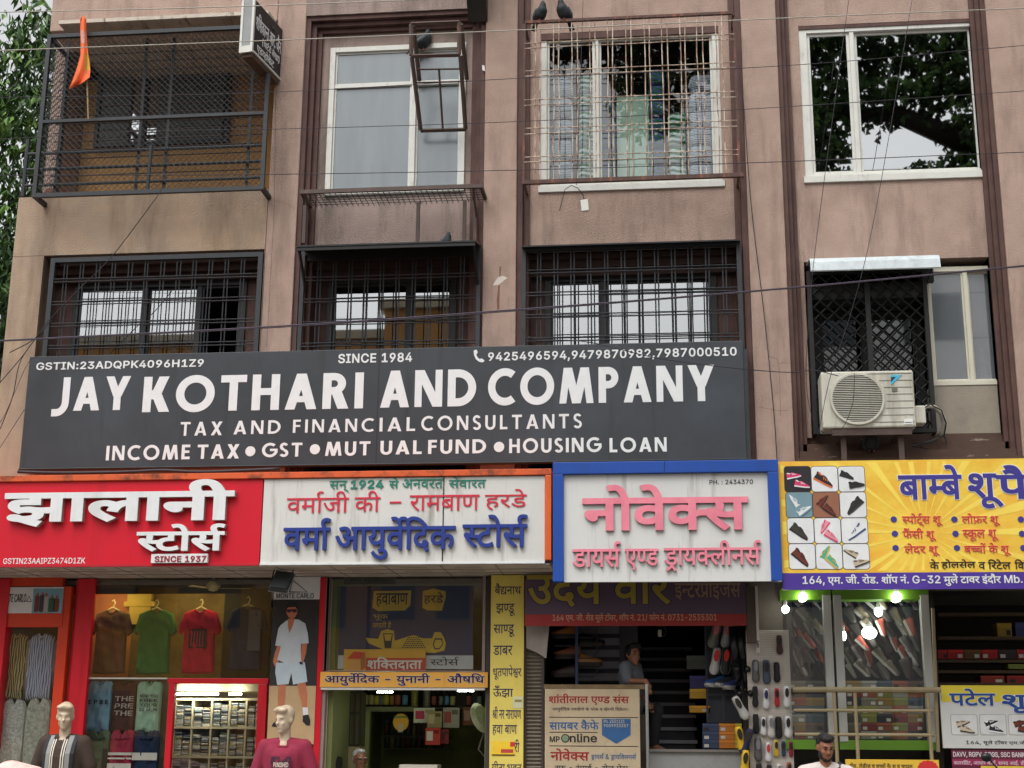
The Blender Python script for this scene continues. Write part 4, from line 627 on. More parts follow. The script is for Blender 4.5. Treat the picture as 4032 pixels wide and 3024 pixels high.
def low_window(op, wr, mull, Y=.42, gm=None, door=None, hd=.1):
    """dark recessed window low in a bay"""
    m = MB(); around(m, op, wr, Y - .03, Y + .1); m.done('recess_surround', M_BROWN, house)
    m = MB(); w = .055
    for i in range(3): m.box(op[0] + .02, op[1] - .02, .14 + .07 * i, Y - .035, op[3] - .12 - .09 * i, op[3] - .035 - .09 * i)
    m.done('lintel_moulding', mat('dark_brown_lintel', (66, 50, 44), .8, .2, 4, bump=.2), house)
    return window(wr, Y - .06, .075, M_DARK_AL, gm or G_MIRROR, mull, (), .09, .06, door=door)
w1 = RC(286, 968, 1112, 1420, .4); lw = low_window((op[0] - .01, op[1] + .01, 5.6, op[3] + .02), (w1[0], w1[1], 5.75, w1[3]), (.42, .73), door=2)
for a in (op[0] - .06, op[1]): MB().box(a, a + .055, .02, .4, 5.6, op[3]).done('side_reveal', M_BROWN, house)

# ---- second bay
zl = (W(1206, 57).z + W(1840, 37).z) / 2
MB().box(A1 - .002, B0 + .002, 0.002, .6, zl, ZT).done('header_wall', M_GREY, house)
steps(A1, B0, ZB, zl, 3, .064, .06, True)
wr = RC(1292, 1832, 181, 764, .2)
m = MB(); around(m, (A1 + .19, B0 - .19, W(1520, 975).z - .1, zl - .19), (wr[0], wr[1], wr[2], wr[3]), .205, .5)
m.done('infill_wall', M_GREY, house)
window(wr, .17, .07, M_WHITE_AL, G_FROST, (.625,), ((.735, 0), (.735, 1)), .1, .06)
w2 = RC(1292, 1800, 1100, 1390, .45); op2 = (A1 + .19, B0 - .19, 5.2, W(1520, 975).z)
# ---- third bay
steps(B1, C0, ZB, ZT, 2, .075, .06)
wr = RC(2127, 2838, 120, 742, .16)
m = MB(); around(m, (B1 + .15, C0 - .15, op2[3] - .1, ZT), wr, .14, .5); m.done('infill_wall', M_WALL, house)
window(wr, .16, .085, M_WHITE_AL, G_CLEAR, (.318,), (), .1, .05, .05)
MB().box(wr[0], wr[1], .143, .17, wr[3] - .09, wr[3] + .005).done('lintel_shadow_strip', M_BROWN, house)  # brown strip paints the lintel's shadow on the frame top
w3 = RC(2148, 2824, 1090, 1380, .45); op3 = (B1 + .15, C0 - .15, 5.2, W(2490, 966).z)
for op_, w_, mu in ((op2, w2, (.64,)), (op3, w3, (.34,))):
    low_window((op_[0] - .1, op_[1] + .1, 5.2, op_[3] + .02), (w_[0], w_[1], 5.75, w_[3]), mu)
# ---- fourth bay
steps(C1, D0, ZB, ZT, 3, .055, .055)
wr = RC(3156, 3880, 88, 704, .2)
o4 = RC(3180, 3945, 1022, 1720, .2)
m = MB(); around(m, (C1 + .165, D0 - .165, o4[3], ZT), wr, .185, .5); m.box(C1 + .165, o4[0], .185, .5, 5.2, o4[3] - .002); m.box(o4[1], D0 - .165, .185, .5, 5.2, o4[3] - .002)
m.done('infill_wall', M_WALL, house)
window(wr, .2, .1, M_WHITE_AL, G_TINT, (.295,), (), .1, .055, .045)
MB().box(wr[0], wr[1], .188, .21, wr[3] - .05, wr[3] + .005).done('lintel_shadow_strip', M_BROWN, house)  # same painted lintel shadow over the fourth bay window
wn4 = RC(3650, 3968, 1048, 1516, .26)
window((wn4[0], wn4[1], wn4[2], wn4[3]), .26, .06, M_CREAM_AL, G_ROLL, (.52,), (), .1, .05)
MB().box(wn4[0] - .01, wn4[1] + .03, .27, .5, 5.15, wn4[2] - .002).done('cement_panel', mat('bare_cement', (150, 142, 128), .9, .2, 3, bump=.4, dirt=(104, 98, 84), dfac=.6, dscale=(3, 3, 3)), house)
inner = RC(3235, 3620, 1205, 1700, .5)
m = MB(); around(m, (o4[0], wn4[0] - .02, 5.2, o4[3]), (inner[0], inner[1], 5.25, inner[3]), .5, .56); m.done('window_surround', M_BLACKIRON, house)
window((inner[0], inner[1], 5.3, inner[3]), .5, .03, M_BLACKIRON, G_MIRROR, (.48,), (), .06, .12)
m = MB()
for i in range(4):                                      # stepped ledge under the fourth bay
    m.box(C1 + .05 * i + .01, D0 - .05 * i - .01, .1 * i - .06, .5, 4.8 + .105 * i, 4.9 + .105 * i)
m.box(C1 + .01, D0 - .01, -.06, .5, 4.6, 4.798); m.box(C1 + .012, D0 - .012, .26, .497, 4.8, 5.24)
m.done('stepped_ledge', M_BROWN2, house)
# plaster cracks on the columns
def crack(pts, Y=-.0015, w=.004):
    m = MB()
    for (ax, ay), (bx, by) in zip(pts, pts[1:]):
        a, b = W(ax, ay, Y), W(bx, by, Y); n = Vector((-(b - a).z, 0, (b - a).x)).normalized() * w / 2
        m.add([a - n, b - n, b + n, a + n], [(0, 1, 2, 3)])
    m.done('crack', plain(96, 78, 70), house)
crack([(3023, 1400), (3040, 1408), (3058, 1412), (3066, 1432), (3085, 1428), (3108, 1430)]); crack([(3066, 1432), (3070, 1500), (3074, 1640)], w=.003)
crack([(2985, 1602), (3030, 1610), (3060, 1618), (3105, 1615)], w=.003); crack([(1060, 770), (1078, 790), (1110, 795), (1160, 820)], w=.003)
crack([(1096, 0), (1085, 400), (1080, 820), (1050, 1370)], w=.005)

for nm, mt, poly in (('bare_patch', plain(206, 198, 186), ((1948, 1110), (1960, 1092), (1982, 1086), (1998, 1094), (1985, 1104), (1962, 1122), (1940, 1124))), ('rust_streak', plain(120, 82, 62), ((1962, 1124), (1968, 1120), (1966, 1215), (1958, 1222), (1956, 1180))), ('rust_streak', plain(122, 92, 76), ((1966, 1050), (1974, 1048), (1972, 1080), (1966, 1090))), ('paper_scrap', plain(220, 218, 212), ((1898, 256), (1908, 258), (1910, 280), (1899, 276)))):
    m = MB(); m.add([W(x, y, -.002) for x, y in poly], [tuple(range(len(poly)))]); m.done(nm, mt, house)
# ------------------------------------------------------------------ grilles
def grille(name, label, rect, Y, back, fr, fmat, rmat, vpairs, hpairs, gap, rod=.008, n=4, mid=None, top=True, bottom=True):
    x0, x1, z0, z1 = rect
    t = thing(name, label, 'window grille', ((x0 + x1) / 2, Y, z0), 'security grilles over the windows')
    m = MB(); m.box(x0, x0 + fr, Y, Y + fr, z0, z1); m.box(x1 - fr, x1, Y, Y + fr, z0, z1)
    if top: m.box(x0 + fr, x1 - fr, Y + .001, Y + fr, z1 - fr, z1)
    if bottom: m.box(x0 + fr, x1 - fr, Y + .001, Y + fr, z0, z0 + fr)
    for z in (z0 + fr / 2, z1 - fr / 2):
        for x in (x0 + fr / 2, x1 - fr / 2): m.tube([(x, Y + fr, z), (x, back, z)], fr / 2.4, 4)
    m.done('frame', fmat, t)
    m = MB(); rr = random.Random(len(label))
    for x in vpairs:
        for s in ((-gap / 2, gap / 2) if gap else (0,)):
            j = rr.uniform(-.006, .006); m.tube([(x + s, Y + fr * .5, z0 + fr * .5), (x + s + j, Y + fr * .5, (z0 + z1) / 2), (x + s - j, Y + fr * .5, z1 - fr * .5)], rod, n)
    m.done('upright_rods', rmat, t)
    m = MB()
    for z in hpairs:
        for s in ((-gap / 2, gap / 2) if gap else (0,)):
            j = rr.uniform(-.006, .006); m.tube([(x0 + fr * .5, Y + fr * .5 - rod * 1.6, z + s), ((x0 + x1) / 2, Y + fr * .5 - rod * 1.6, z + s + j), (x1 - fr * .5, Y + fr * .5 - rod * 1.6, z + s)], rod, n)
    m.done('cross_rods', rmat, t)
    return t
def span(a, b, n, lo=.5): return [a + (b - a) * (i + lo) / n for i in range(n)]
g1 = RC(182, 1024, 1004, 1420, -.03)
M_ROD = mat('grey_rod', (58, 60, 64), .5, .2, 9)
grille('window_grille', 'charcoal paired-rod grille over the lower left window', (g1[0], g1[1], 5.7, g1[3]), -.03, .3, .06, M_IRON, M_ROD,
       [W(x, 1050, 0).x for x in (261, 324, 388, 449, 514, 577, 641, 704, 766, 829, 893, 956)], [W(600, y, 0).z for y in (1096, 1186, 1272, 1360)], .042)
g2 = RC(1176, 1890, 1000, 1420, -.05)
grille('window_grille', 'charcoal paired-rod grille under the black metal awning', (g2[0], g2[1], 5.7, W(1530, 985).z), -.05, .3, .05, M_IRON, M_ROD,
       [W(x, 1150, 0).x for x in (1256, 1317, 1380, 1443, 1504, 1566, 1630, 1691, 1755, 1820)], [W(1530, y, 0).z for y in (1094, 1180, 1270, 1355)], .04)
g3 = RC(2052, 2925, 965, 1420, -.05)
grille('window_grille', 'charcoal paired-rod grille over the lower window above the phone numbers', (g3[0], g3[1], 5.7, W(2490, 965).z), -.05, .3, .055, M_IRON, M_ROD,
       [W(x, 1150, 0).x for x in (2123, 2190, 2255, 2321, 2389, 2455, 2521, 2587, 2654, 2720, 2788, 2855)], [W(2490, y, 0).z for y in (1063, 1152, 1240, 1332)], .04)
# rusty cage over the upper third-bay window
YG = -.32
g4 = (W(2064, 400, YG).x, W(2900, 400, YG).x, W(2490, 709, YG).z, W(2478, 62, YG).z)
t = thing('window_grille', 'rusty open rod cage over the upper window with green sacks', 'window grille', ((g4[0] + g4[1]) / 2, YG, g4[2]), 'security grilles over the windows')
m = MB(); fr = .05
m.box(g4[0] - .02, g4[1] + .06, YG, YG + fr, g4[2], g4[2] + fr); m.box(g4[0], g4[1] - .02, YG, YG + .04, g4[3] - .035, g4[3]); m.box(g4[0] - .02, g4[0] + .012, YG + .005, YG + .035, g4[2] + fr, g4[3] - .035)
m.box(g4[1] - .012, g4[1] + .02, YG + .005, YG + .035, g4[2] + fr, g4[3] - .1)
for x in (g4[0], g4[1]):
    for z in (g4[2] + .03, g4[3] - .03): m.tube([(x, YG + .03, z), (x, .12, z)], .016, 4)
m.done('frame', M_RUSTRED, t)
m = MB(); rr = random.Random(3)
for x in (215, 255, 360, 405, 505, 550, 650, 690, 790, 835, 940, 980, 1085, 1130, 1225, 1270, 1370, 1415, 1510, 1555, 1655, 1710):
    X = W(2000 + x * .4973, 350, YG).x; j = [rr.uniform(-.012, .012) for _ in range(4)]
    m.tube([(X + (j[k] if 0 < k < 4 else 0), YG + .02, g4[2] + .02 + (g4[3] - g4[2] - .04) * k / 4) for k in range(5)], .0068, 4)
m.done('upright_rods', M_RUST, t)
m = MB()
for y in (345, 385, 570, 610, 800, 840, 1025, 1068, 1255, 1295):
    Z = W(2400, (y - 35) * .4973, YG).z; j = [rr.uniform(-.01, .01) for _ in range(4)]
    m.tube([(g4[0] + (g4[1] - g4[0]) * k / 4, YG + .006, Z + j[k % 4] * .6) for k in range(5)], .0065, 4)
m.done('cross_rods', M_RUST, t)

# ---- balcony cage of chain link, lower left bay
YC = -.35
c = (W(157, 440, YC).x, W(1054, 440, YC).x, W(590, 760, YC).z, W(570, 116, YC).z)
t = thing('balcony_cage', 'charcoal chain-link cage closing the balcony on the left', 'cage', ((c[0] + c[1]) / 2, YC, c[2]))
m = MB(); fr = .052; zm = W(600, 466, YC).z
m.box(c[0], c[0] + fr, YC, YC + fr, c[2], c[3]); m.box(c[1] - fr, c[1], YC, YC + fr, c[2], 9.96)
for z in (c[2], c[3] - fr, zm): m.box(c[0] + fr, c[1] - (.19 if z > 10 else fr), YC + .002, YC + fr, z, z + fr * (.8 if z == zm else 1))
for x in (c[0], c[1] - fr):
    for z in (c[2], c[3] - fr): m.box(x, x + fr, YC + fr, .3, z + .001, z + fr)
m.box(c[0] + .001, c[0] + fr, .24, .3, c[2] + fr, c[3] - fr)
m.tube([(W(578, 700, YC).x, YC + .05, c[2] + .05), (W(588, 600, YC).x, YC + .05, zm - .35)], .025, 8)
m.done('frame', M_IRON, t)
def chain(m, a0, a1, z0, z1, pt, s=.08, r=.004):
    """diamond wires between a0..a1 and z0..z1"""
    w, h = a1 - a0, z1 - z0; k = -h
    while k < w:
        for sg in (1, -1):
            u0, u1 = max(0, k), min(w, k + h)
            if u1 > u0:
                p, q = (u0, u0 - k), (u1, u1 - k)
                if sg < 0: p, q = (w - p[0], p[1]), (w - q[0], q[1])
                m.tube([pt(a0 + p[0], z0 + p[1], sg), pt(a0 + q[0], z0 + q[1], sg)], r, 4, cap=False)
        k += s
m = MB(); chain(m, c[0] + .03, c[1] - .03, c[2] + .03, c[3] - .03, lambda a, z, s: (a, YC + .03 + .004 * s, z)); m.done('front_mesh', mat('grey_wire', (70, 72, 74), .5, .2, 9), t)
m = MB(); chain(m, YC + .05, .27, c[2] + .03, c[3] - .03, lambda a, z, s: (c[0] + .03 + .004 * s, a, z)); m.done('side_mesh', mat('grey_wire', (70, 72, 74)), t)
t = thing('balcony_railing', 'dark pipe and rod railing standing inside the chain-link cage', 'railing', ((c[0] + c[1]) / 2, .1, par_t))
m = MB(); xr0, xr1 = W(102, 650, .1).x, W(1040, 600, .1).x
for y in (590, 652, 715): m.tube([(xr0, .1, W(570, y, .1).z), (xr1, .1, W(570, y, .1).z)], .022, 8)
m.tube([(xr0, .1, W(100, 775, .1).z), (xr0, .1, W(107, 550, .1).z)], .03, 8)
m.done('rails', M_IRON, t)
m = MB()
for i in range(15): z = W(600, 205 + 34 * i, .16).z; m.tube([(W(225, 400, .16).x, .16, z), (xr1, .16, z)], .009, 4)
m.done('rods', mat('dark_rusty_rod', (66, 54, 50), .7, .3, 9), t)
m = MB()
for x in (248, 560, 668, 988): X = W(x, 420, .14).x; m.box(X - .02, X + .02, .13, .145, par_t, W(600, 150, .14).z)
m.done('flat_uprights', M_IRON, t)
tag(MB().lathe([(.1, 0), (.19, .1), (.2, .25), (.14, .33), (.16, .36)], (W(225, 735, .5).x, .5, par_t - .1), 16).done('clay_pot', mat('clay', (150, 92, 70), .85, .15, 6), smooth=True), 'round clay pot in the left corner of the caged balcony', 'pot')

# flag on its pole
YF = -.44
t = thing('flag', 'orange pennant hanging limp on a thin pole at the caged balcony', 'flag', W(347, 470, YF))
MB().tube([W(327, 62, YF), W(340, 250, YF), W(348, 470, YF)], .010, 6).done('pole', mat('flag_pole', (150, 128, 88), .6, .3, 9), t)
L_ = [(322, 66), (315, 78), (316, 120), (318, 170), (317, 218), (311, 240), (300, 280), (285, 320), (271, 352)]
R__ = [(332, 62), (339, 78), (340, 120), (343, 170), (347, 210), (352, 240), (356, 275), (354, 304), (325, 327)]
m = MB(); N = len(L_); K = 6
for i in range(N):
    for k in range(K + 1):
        f = k / K; p = W(L_[i][0] + (R__[i][0] - L_[i][0]) * f, L_[i][1] + (R__[i][1] - L_[i][1]) * f, YF - .02 + .035 * math.sin(f * 7 + i * .5)); m.v.append(tuple(p))
for i in range(N - 1):
    for k in range(K):
        m.f.append((i * (K + 1) + k, i * (K + 1) + k + 1, (i + 1) * (K + 1) + k + 1, (i + 1) * (K + 1) + k)); m.m.append(1 if (i in (5, 4) and k > 2) else (2 if i in (2,) and 0 < k < 4 else 0))
o = m.done('cloth', [mat('orange_cloth', (250, 112, 62), .7, .08, 8), mat('yellow_print', (214, 150, 30), .7, .2, 30), mat('pale_print', (200, 160, 150), .7, .4, 40)], t, smooth=True)
sm = o.modifiers.new('thick', 'SOLIDIFY'); sm.thickness = .003

# window two: swung-out rack, planter rack below, black awning
Yq = -.12
def frame_thing(name, label, cat, segs, r, mt, part, loc):
    t = thing(name, label, cat, loc); m = MB()
    for a, b in segs: m.tube([a, b], r, 4)
    m.done(part, mt, t); return t
P = lambda x, y, d: W(1000 + x * .4973, y * .4973, d)
seg = []
for a, b in (((1245, 190, -.5), (1625, 175, -.5)), ((1245, 190, -.5), (1245, 440, -.5)), ((1625, 175, -.5), (1625, 430, -.5)), ((1245, 445, -.5), (1630, 435, -.5)),
             ((1250, 450, -.5), (1320, 1030, .05)), ((1635, 440, -.5), (1675, 1020, .05)), ((1320, 1035, .05), (1680, 1025, .05)), ((1262, 205, -.5), (1310, 640, .1)), ((1640, 190, -.5), (1685, 630, .1))):
    seg.append((P(*a), P(*b)))
t = frame_thing('swing_frame', 'empty brown metal frame swung out from the grey frosted window', 'metal frame', seg, .028, M_BROWNIRON, 'frame', P(1450, 1030, 0))
m = MB(); m.tube([P(1285, 550, -.38), P(1660, 545, -.38)], .012, 4); m.tube([P(1290, 655, -.3), P(1665, 645, -.3)], .012, 4); m.tube([P(1465, 548, -.38), P(1495, 1025, .05)], .014, 4); m.done('rods', M_BROWNIRON, t)
Yr = -.4; r = RC(1180, 1900, 733, 760, Yr)
t = thing('window_rack', 'brown metal shelf rack with wire mesh below the frosted window', 'rack', ((r[0] + r[1]) / 2, Yr, r[2]))
m = MB(); zr = W(1540, 735, Yr).z
m.box(r[0], r[1], Yr, Yr + .04, zr - .05, zr); m.box(r[0], r[0] + .04, Yr + .04, .1, zr - .05, zr - .002); m.box(r[1] - .04, r[1], Yr + .04, .1, zr - .05, zr - .002)
for x in (1203, 1648, 1830, 1872): X = W(x, 790, -.02).x; m.box(X - .022, X + .022, -.04, -.002, W(x, 958, -.02).z, zr - .06)
for x in (r[0] + .06, r[1] - .12): m.tube([(x, Yr + .02, zr - .03), (x, -.02, zr - .3)], .015, 4)
m.done('frame', M_BROWNIRON, t)
m = MB()
for i in range(34): X = r[0] + (r[1] - r[0]) * (i + .5) / 34; m.tube([(X, Yr + .03, zr - .04), (X, .1, zr - .04)], .005, 3)
for i in range(5): m.tube([(r[0], Yr + .08 * (i + 1), zr - .045), (r[1], Yr + .08 * (i + 1), zr - .045)], .005, 3)
m.done('mesh', M_ROD, t)
ra = RC(1166, 1874, 968, 1004, -.45); za = W(1520, 964, -.45).z
t = thing('awning', 'flat black sheet metal awning over the middle grilled window', 'awning', ((ra[0] + ra[1]) / 2, -.45, za - .1))
MB().xprism([(-.47, za), (-.47, za + .02), (.1, za + .16), (.1, za + .13)], ra[0], ra[1]).done('sheet', mat('black_sheet', (26, 26, 28), .45, .25, 5), t)
m = MB()
for x in (ra[0] + .03, ra[1] - .03): m.tube([(x, -.44, za), (x, -.02, za - .42)], .02, 4)
m.box(ra[0] + .01, ra[1] - .01, -.46, -.44, za - .045, za - .003); m.box(ra[0] + .06, ra[1] - .06, -.12, -.1, za - .06, za + .1)
m.done('brackets', M_BLACKIRON, t)
rb = RC(2054, 2915, 960, 985, -.12); zb = W(2490, 962, -.12).z
t = thing('awning', 'thin black flashing strip along the top of the grille above the phone numbers', 'awning', ((rb[0] + rb[1]) / 2, -.12, zb))
MB().xprism([(-.14, zb), (-.14, zb + .018), (.14, zb + .06), (.14, zb + .04)], rb[0], rb[1]).done('sheet', mat('black_sheet', (26, 26, 28)), t)
rv = RC(3190, 3702, 1022, 1068, -.22); zv = W(3450, 1020, -.05).z
t = thing('awning', 'curved galvanised sheet awning above the air conditioner', 'awning', ((rv[0] + rv[1]) / 2, -.1, zv - .14))
prof = [(.19, zv + .03), (-.08, zv + .012), (-.19, zv - .02), (-.235, zv - .08), (-.25, zv - .19)]
MB().xprism(prof + [(y + .01, z - .012) for y, z in prof[::-1]], rv[0], rv[1]).done('sheet', mat('galvanised_sheet', (196, 204, 206), .4, .15, 7, metal=.2, dirt=(140, 146, 146), dfac=.6, dscale=(6, 6, 6)), t, smooth=False)
m = MB(); m.tube([W(3670, 1060, -.2), W(3648, 1120, .15)], .012, 4); m.box(rv[0] + .02, rv[1] - .02, .1, .18, zv - .25, zv - .01); m.done('brackets', M_BLACKIRON, t)

# AC bay: black lattice cage
Yl = .05
rl = (W(3190, 1380, Yl).x, W(3668, 1380, Yl).x, W(3440, 1705, Yl).z, W(3440, 1060, Yl).z)
t = thing('lattice_grille', 'black diamond lattice grille behind the air conditioner', 'window grille', ((rl[0] + rl[1]) / 2, Yl, rl[2]), 'security grilles over the windows')
m = MB(); fr = .05
m.box(rl[0], rl[0] + fr, Yl, Yl + fr, rl[2], rl[3]); m.box(rl[1] - fr, rl[1], Yl, Yl + fr, rl[2], rl[3]); m.box(rl[0] + fr, rl[1] - fr, Yl, Yl + fr, rl[2], rl[2] + fr); m.box(rl[0] + fr, rl[1] - fr, Yl, Yl + fr, rl[3] - fr, rl[3])
xm = (rl[0] + rl[1]) / 2; m.box(xm - .03, xm + .03, Yl + .001, Yl + fr, rl[2] + fr, rl[3] - fr)
m.box(rl[0], rl[0] + .03, Yl + fr, .48, rl[2], rl[3] - .01); m.box(rl[1] - .03, rl[1], Yl + fr, .24, rl[2], rl[3] - .01); m.box(rl[0], rl[1], Yl + fr, .45, rl[3] - .35, rl[3] - .003)
m.done('frame', M_BLACKIRON, t)
m = MB(); chain(m, rl[0] + .02, rl[1] - .02, rl[2] + .02, rl[3] - .02, lambda a, z, s: (a, Yl + .025 + .008 * s, z), .16, .011); m.done('lattice_bars', M_BLACKIRON, t)

# air conditioner
Ya = -.42
ra = RC(3236, 3602, 1460, 1684, Ya)
t = thing('air_conditioner', 'cream outdoor air conditioner unit on a bracket below the galvanised awning', 'air conditioner', ((ra[0] + ra[1]) / 2, Ya + .2, ra[2]))
M_AC = mat('cream_ac_enamel', (200, 198, 184), .45, .05, 4, dirt=(128, 120, 100), dfac=.75, dscale=(5, 5, .8), dthr=(.5, .72))
fc = ((W(3375, 1571, Ya).x, W(3375, 1571, Ya).z)); fr = .305
m = MB(); m.box(ra[0], ra[1], Ya, Ya + .34, ra[2], ra[3]); m.done('casing', M_AC, t, bevel=.02)
m = MB()
for i in range(8): z = ra[2] + .06 + (ra[3] - ra[2] - .1) * i / 7; m.box(fc[0] + (fr ** 2 - min(fr, abs(z - fc[1])) ** 2) ** .5 + .03, ra[1] - .02, Ya - .004, Ya - .0005, z, z + .006)
m.done('groove', plain(120, 118, 108), t)
m = MB(); m.v = []
n = 40
ring = lambda r, y: [(fc[0] + r * math.cos(2 * math.pi * k / n), y, fc[1] + r * math.sin(2 * math.pi * k / n)) for k in range(n)]
m.add(ring(fr - .02, Ya - .006), [tuple(range(n))]); m.done('fan_opening', mat('fan_dark', (36, 38, 36), .7, .3, 10), t)
m = MB()
vs = ring(fr - .025, Ya - .03) + ring(fr, Ya - .03) + ring(fr + .008, Ya - .002)
m.add(vs, [(k, (k + 1) % n, n + (k + 1) % n, n + k) for k in range(n)] + [(n + k, n + (k + 1) % n, 2 * n + (k + 1) % n, 2 * n + k) for k in range(n)])
for i in range(27):
    dz = (i - 13) / 13.5 * (fr - .02); hw = max(0, (fr - .022) ** 2 - dz * dz) ** .5; m.box(fc[0] - hw, fc[0] + hw, Ya - .028, Ya - .02, fc[1] + dz - .0042, fc[1] + dz + .0042)
m.done('fan_guard', M_AC, t)
m = MB(); m.prism([(fc[0] + a, fc[1] + b) for a, b in ((-.26, -.03), (0, .03), (.26, .05), (.26, 0), (0, -.04))], Ya - .012, Ya - .008); m.prism([(fc[0] + a, fc[1] + b) for a, b in ((-.03, .26), (.03, .27), (.05, 0), (-.02, 0))], Ya - .015, Ya - .013); m.done('fan_blade', plain(60, 66, 60), t)
q = lambda x, y: (W(2932 + x * .4973, 900 + y * .4973, Ya - .004).x, W(2932 + x * .4973, 900 + y * .4973, Ya - .004).z)
m = MB(); m.prism([q(1158, 1160), q(1158, 1240), q(1245, 1160)], Ya - .006, Ya - .001, 0); m.prism([q(1159, 1176), q(1159, 1215), q(1195, 1176)], Ya - .009, Ya - .0065, 1); m.prism([q(1165, 1262), q(1165, 1290), q(1210, 1290), q(1210, 1262)], Ya - .006, Ya - .001, 2); m.done('emblem', [plain(70, 180, 215), plain(40, 50, 58), plain(110, 108, 96)], t)
m = MB(); m.prism([q(1263, 1508), q(1263, 1550), q(1332, 1550), q(1332, 1508)], Ya - .006, Ya - .001, 0); m.prism([q(1270, 1532), q(1270, 1538), q(1322, 1538), q(1322, 1532)], Ya - .008, Ya - .0065, 1); m.done('sticker', [plain(225, 225, 222), plain(100, 100, 100)], t)
m = MB(); zb = ra[2] - .02
for x in (W(3315, 1720, -.2).x, W(3540, 1720, -.2).x): m.box(x - .03, x + .03, Ya + .05, .2, zb - .05, zb); m.box(x - .03, x + .03, Ya + .1, Ya + .14, zb - .4, zb - .05)
m.box(ra[0] + .1, ra[1] - .05, Ya + .02, Ya + .06, zb - .06, zb + .015); m.done('bracket', M_BROWNIRON, t)
m = MB(); m.box(ra[1] + .001, ra[1] + .12, Ya + .04, Ya + .22, ra[2] + .05, ra[2] + .26); m.done('valve_cover', M_AC, t, bevel=.015)
Q = lambda x, y, d: W(2932 + x * .4973, 900 + y * .4973, d)
t2 = thing('pipe_bundle', 'wrapped white pipe bundle curling beside the air conditioner', 'pipe', Q(1560, 1650, .1))
MB().tube([Q(1390, 1450, Ya + .1), Q(1440, 1410, -.2), Q(1500, 1410, -.1), Q(1555, 1460, -.02), Q(1580, 1530, .05), Q(1570, 1600, .1), Q(1545, 1660, .15)], [.018, .02, .022, .028, .036, .036, .03], 8).done('insulated_pipe', mat('pipe_wrap', (190, 186, 174), .8, .25, 14), t2, smooth=True)
m = MB(); m.tube([Q(1385, 1440, Ya + .1), Q(1470, 1390, -.2), Q(1560, 1440, -.1), Q(1595, 1540, .0), Q(1580, 1640, .1), Q(1600, 1700, .1)], .008, 5)
for k in range(4): m.tube([Q(1560 + 8 * k, 1640, .08), Q(1480 - 50 * k, 1695 + 10 * k, .0), Q(1330 + 40 * k, 1700 + 14 * k, -.06)], .006, 4)
m.done('black_cables', mat('black_cable', (28, 28, 32), .5, .2, 5), t2)
# ------------------------------------------------------------------ signs
M_PAPERW = mat('white_vinyl', (222, 224, 224), .5, .05, 9)
def brd(name, label, rect, Y, mt, depth=.06, cat='sign', panel='panel', bevel=.004, group=None):
    t = thing(name, label, cat, ((rect[0] + rect[1]) / 2, Y, rect[2]), group)
    MB().box(rect[0], rect[1], Y, Y + depth, rect[2], rect[3]).done(panel, mt, t, bevel=bevel)
    return t
def fits(t, nm, s, box, Y, mt, **k):
    return letters(nm, s, RC(*box, Y), Y, mt, t, **k)

# black accountants' board
Yb = -.16
rb = RC(98, 2933, 1373, 1831, Yb)
M_BOARD = mat('charcoal_flex', (50, 53, 56), .4, .16, .8, tint=(60, 65, 71), dirt=(36, 38, 40), dfac=.7, dscale=(4, 4, .35), dthr=(.56, .75))
t = brd('company_signboard', 'wide charcoal signboard of a tax consultant with white lettering', rb, Yb, M_BOARD, .08)
MB().box(W(1487, 1600, Yb).x - .004, W(1487, 1600, Yb).x + .004, Yb - .003, Yb + .01, rb[2] + .005, rb[3] - .005).done('seam', plain(40, 42, 44), t)
m = MB(); m.tube([(rb[0], Yb - .01, rb[2] + .008), (rb[1], Yb - .01, rb[2] + .008)], .012, 4); m.box(rb[1] + .001, rb[1] + .05, Yb + .01, .0, rb[2], rb[3] - .1); m.done('edge_frame', M_IRON, t)
def bw(nm, s, box, w=.2, gap=.15): letters(nm, s, RC(*box, Yb), Yb, M_PAPERW, t, cs=board_word(s, w, gap), depth=.004)
for s, b in (('JAY', (208, 511, 1484, 1637)), ('KOTHARI', (565, 1431, 1472, 1619)), ('AND', (1499, 1875, 1457, 1602)), ('COMPANY', (1922, 2813, 1442, 1590))): bw('company_name', s, b, .215, .15)
for s, b in (('TAX', (711, 875, 1661, 1715)), ('AND', (921, 1105, 1656, 1709)), ('FINANC', (1154, 1473, 1649, 1703)), ('IAL', (1495, 1635, 1644, 1698)), ('CONSULTANTS', (1659, 2291, 1633, 1692))): bw('trade_line', s, b, .17, .3)
for s, b in (('INCOME', (419, 748, 1752, 1812)), ('TAX', (778, 942, 1750, 1806)), ('GST', (1032, 1190, 1743, 1800)), ('MUT', (1281, 1458, 1739, 1795)), ('UAL', (1498, 1661, 1735, 1790)),
             ('FUND', (1686, 1914, 1731, 1787)), ('HOUSING', (2005, 2370, 1724, 1783)), ('LOAN', (2400, 2625, 1722, 1781))): bw('service_line', s, b, .19, .2)
for s, b in (('GSTIN:23ADQPK4096H1Z9', (144, 802, 1421, 1453)), ('SINCE 1984', (1332, 1623, 1391, 1428)), ('9425496594,9479870982,7987000510', (1922, 2901, 1377, 1418))):
    letters('small_print', s, RC(*b, Yb), Yb, M_PAPERW, t, bold=26, space=40, depth=.004)
for x, y in ((986, 1777), (1240, 1769), (1965, 1760)):
    p = W(x, y, Yb); MB().prism([(p.x + .062 * math.cos(a * math.pi / 12), p.z + .062 * math.sin(a * math.pi / 12)) for a in range(24)], Yb - .004, Yb).done('bullet', M_PAPERW, t)
q = lambda x, y: (W(1000 + x * .4973, 800 + y * .4973, Yb).x, W(1000 + x * .4973, 800 + y * .4973, Yb).z)
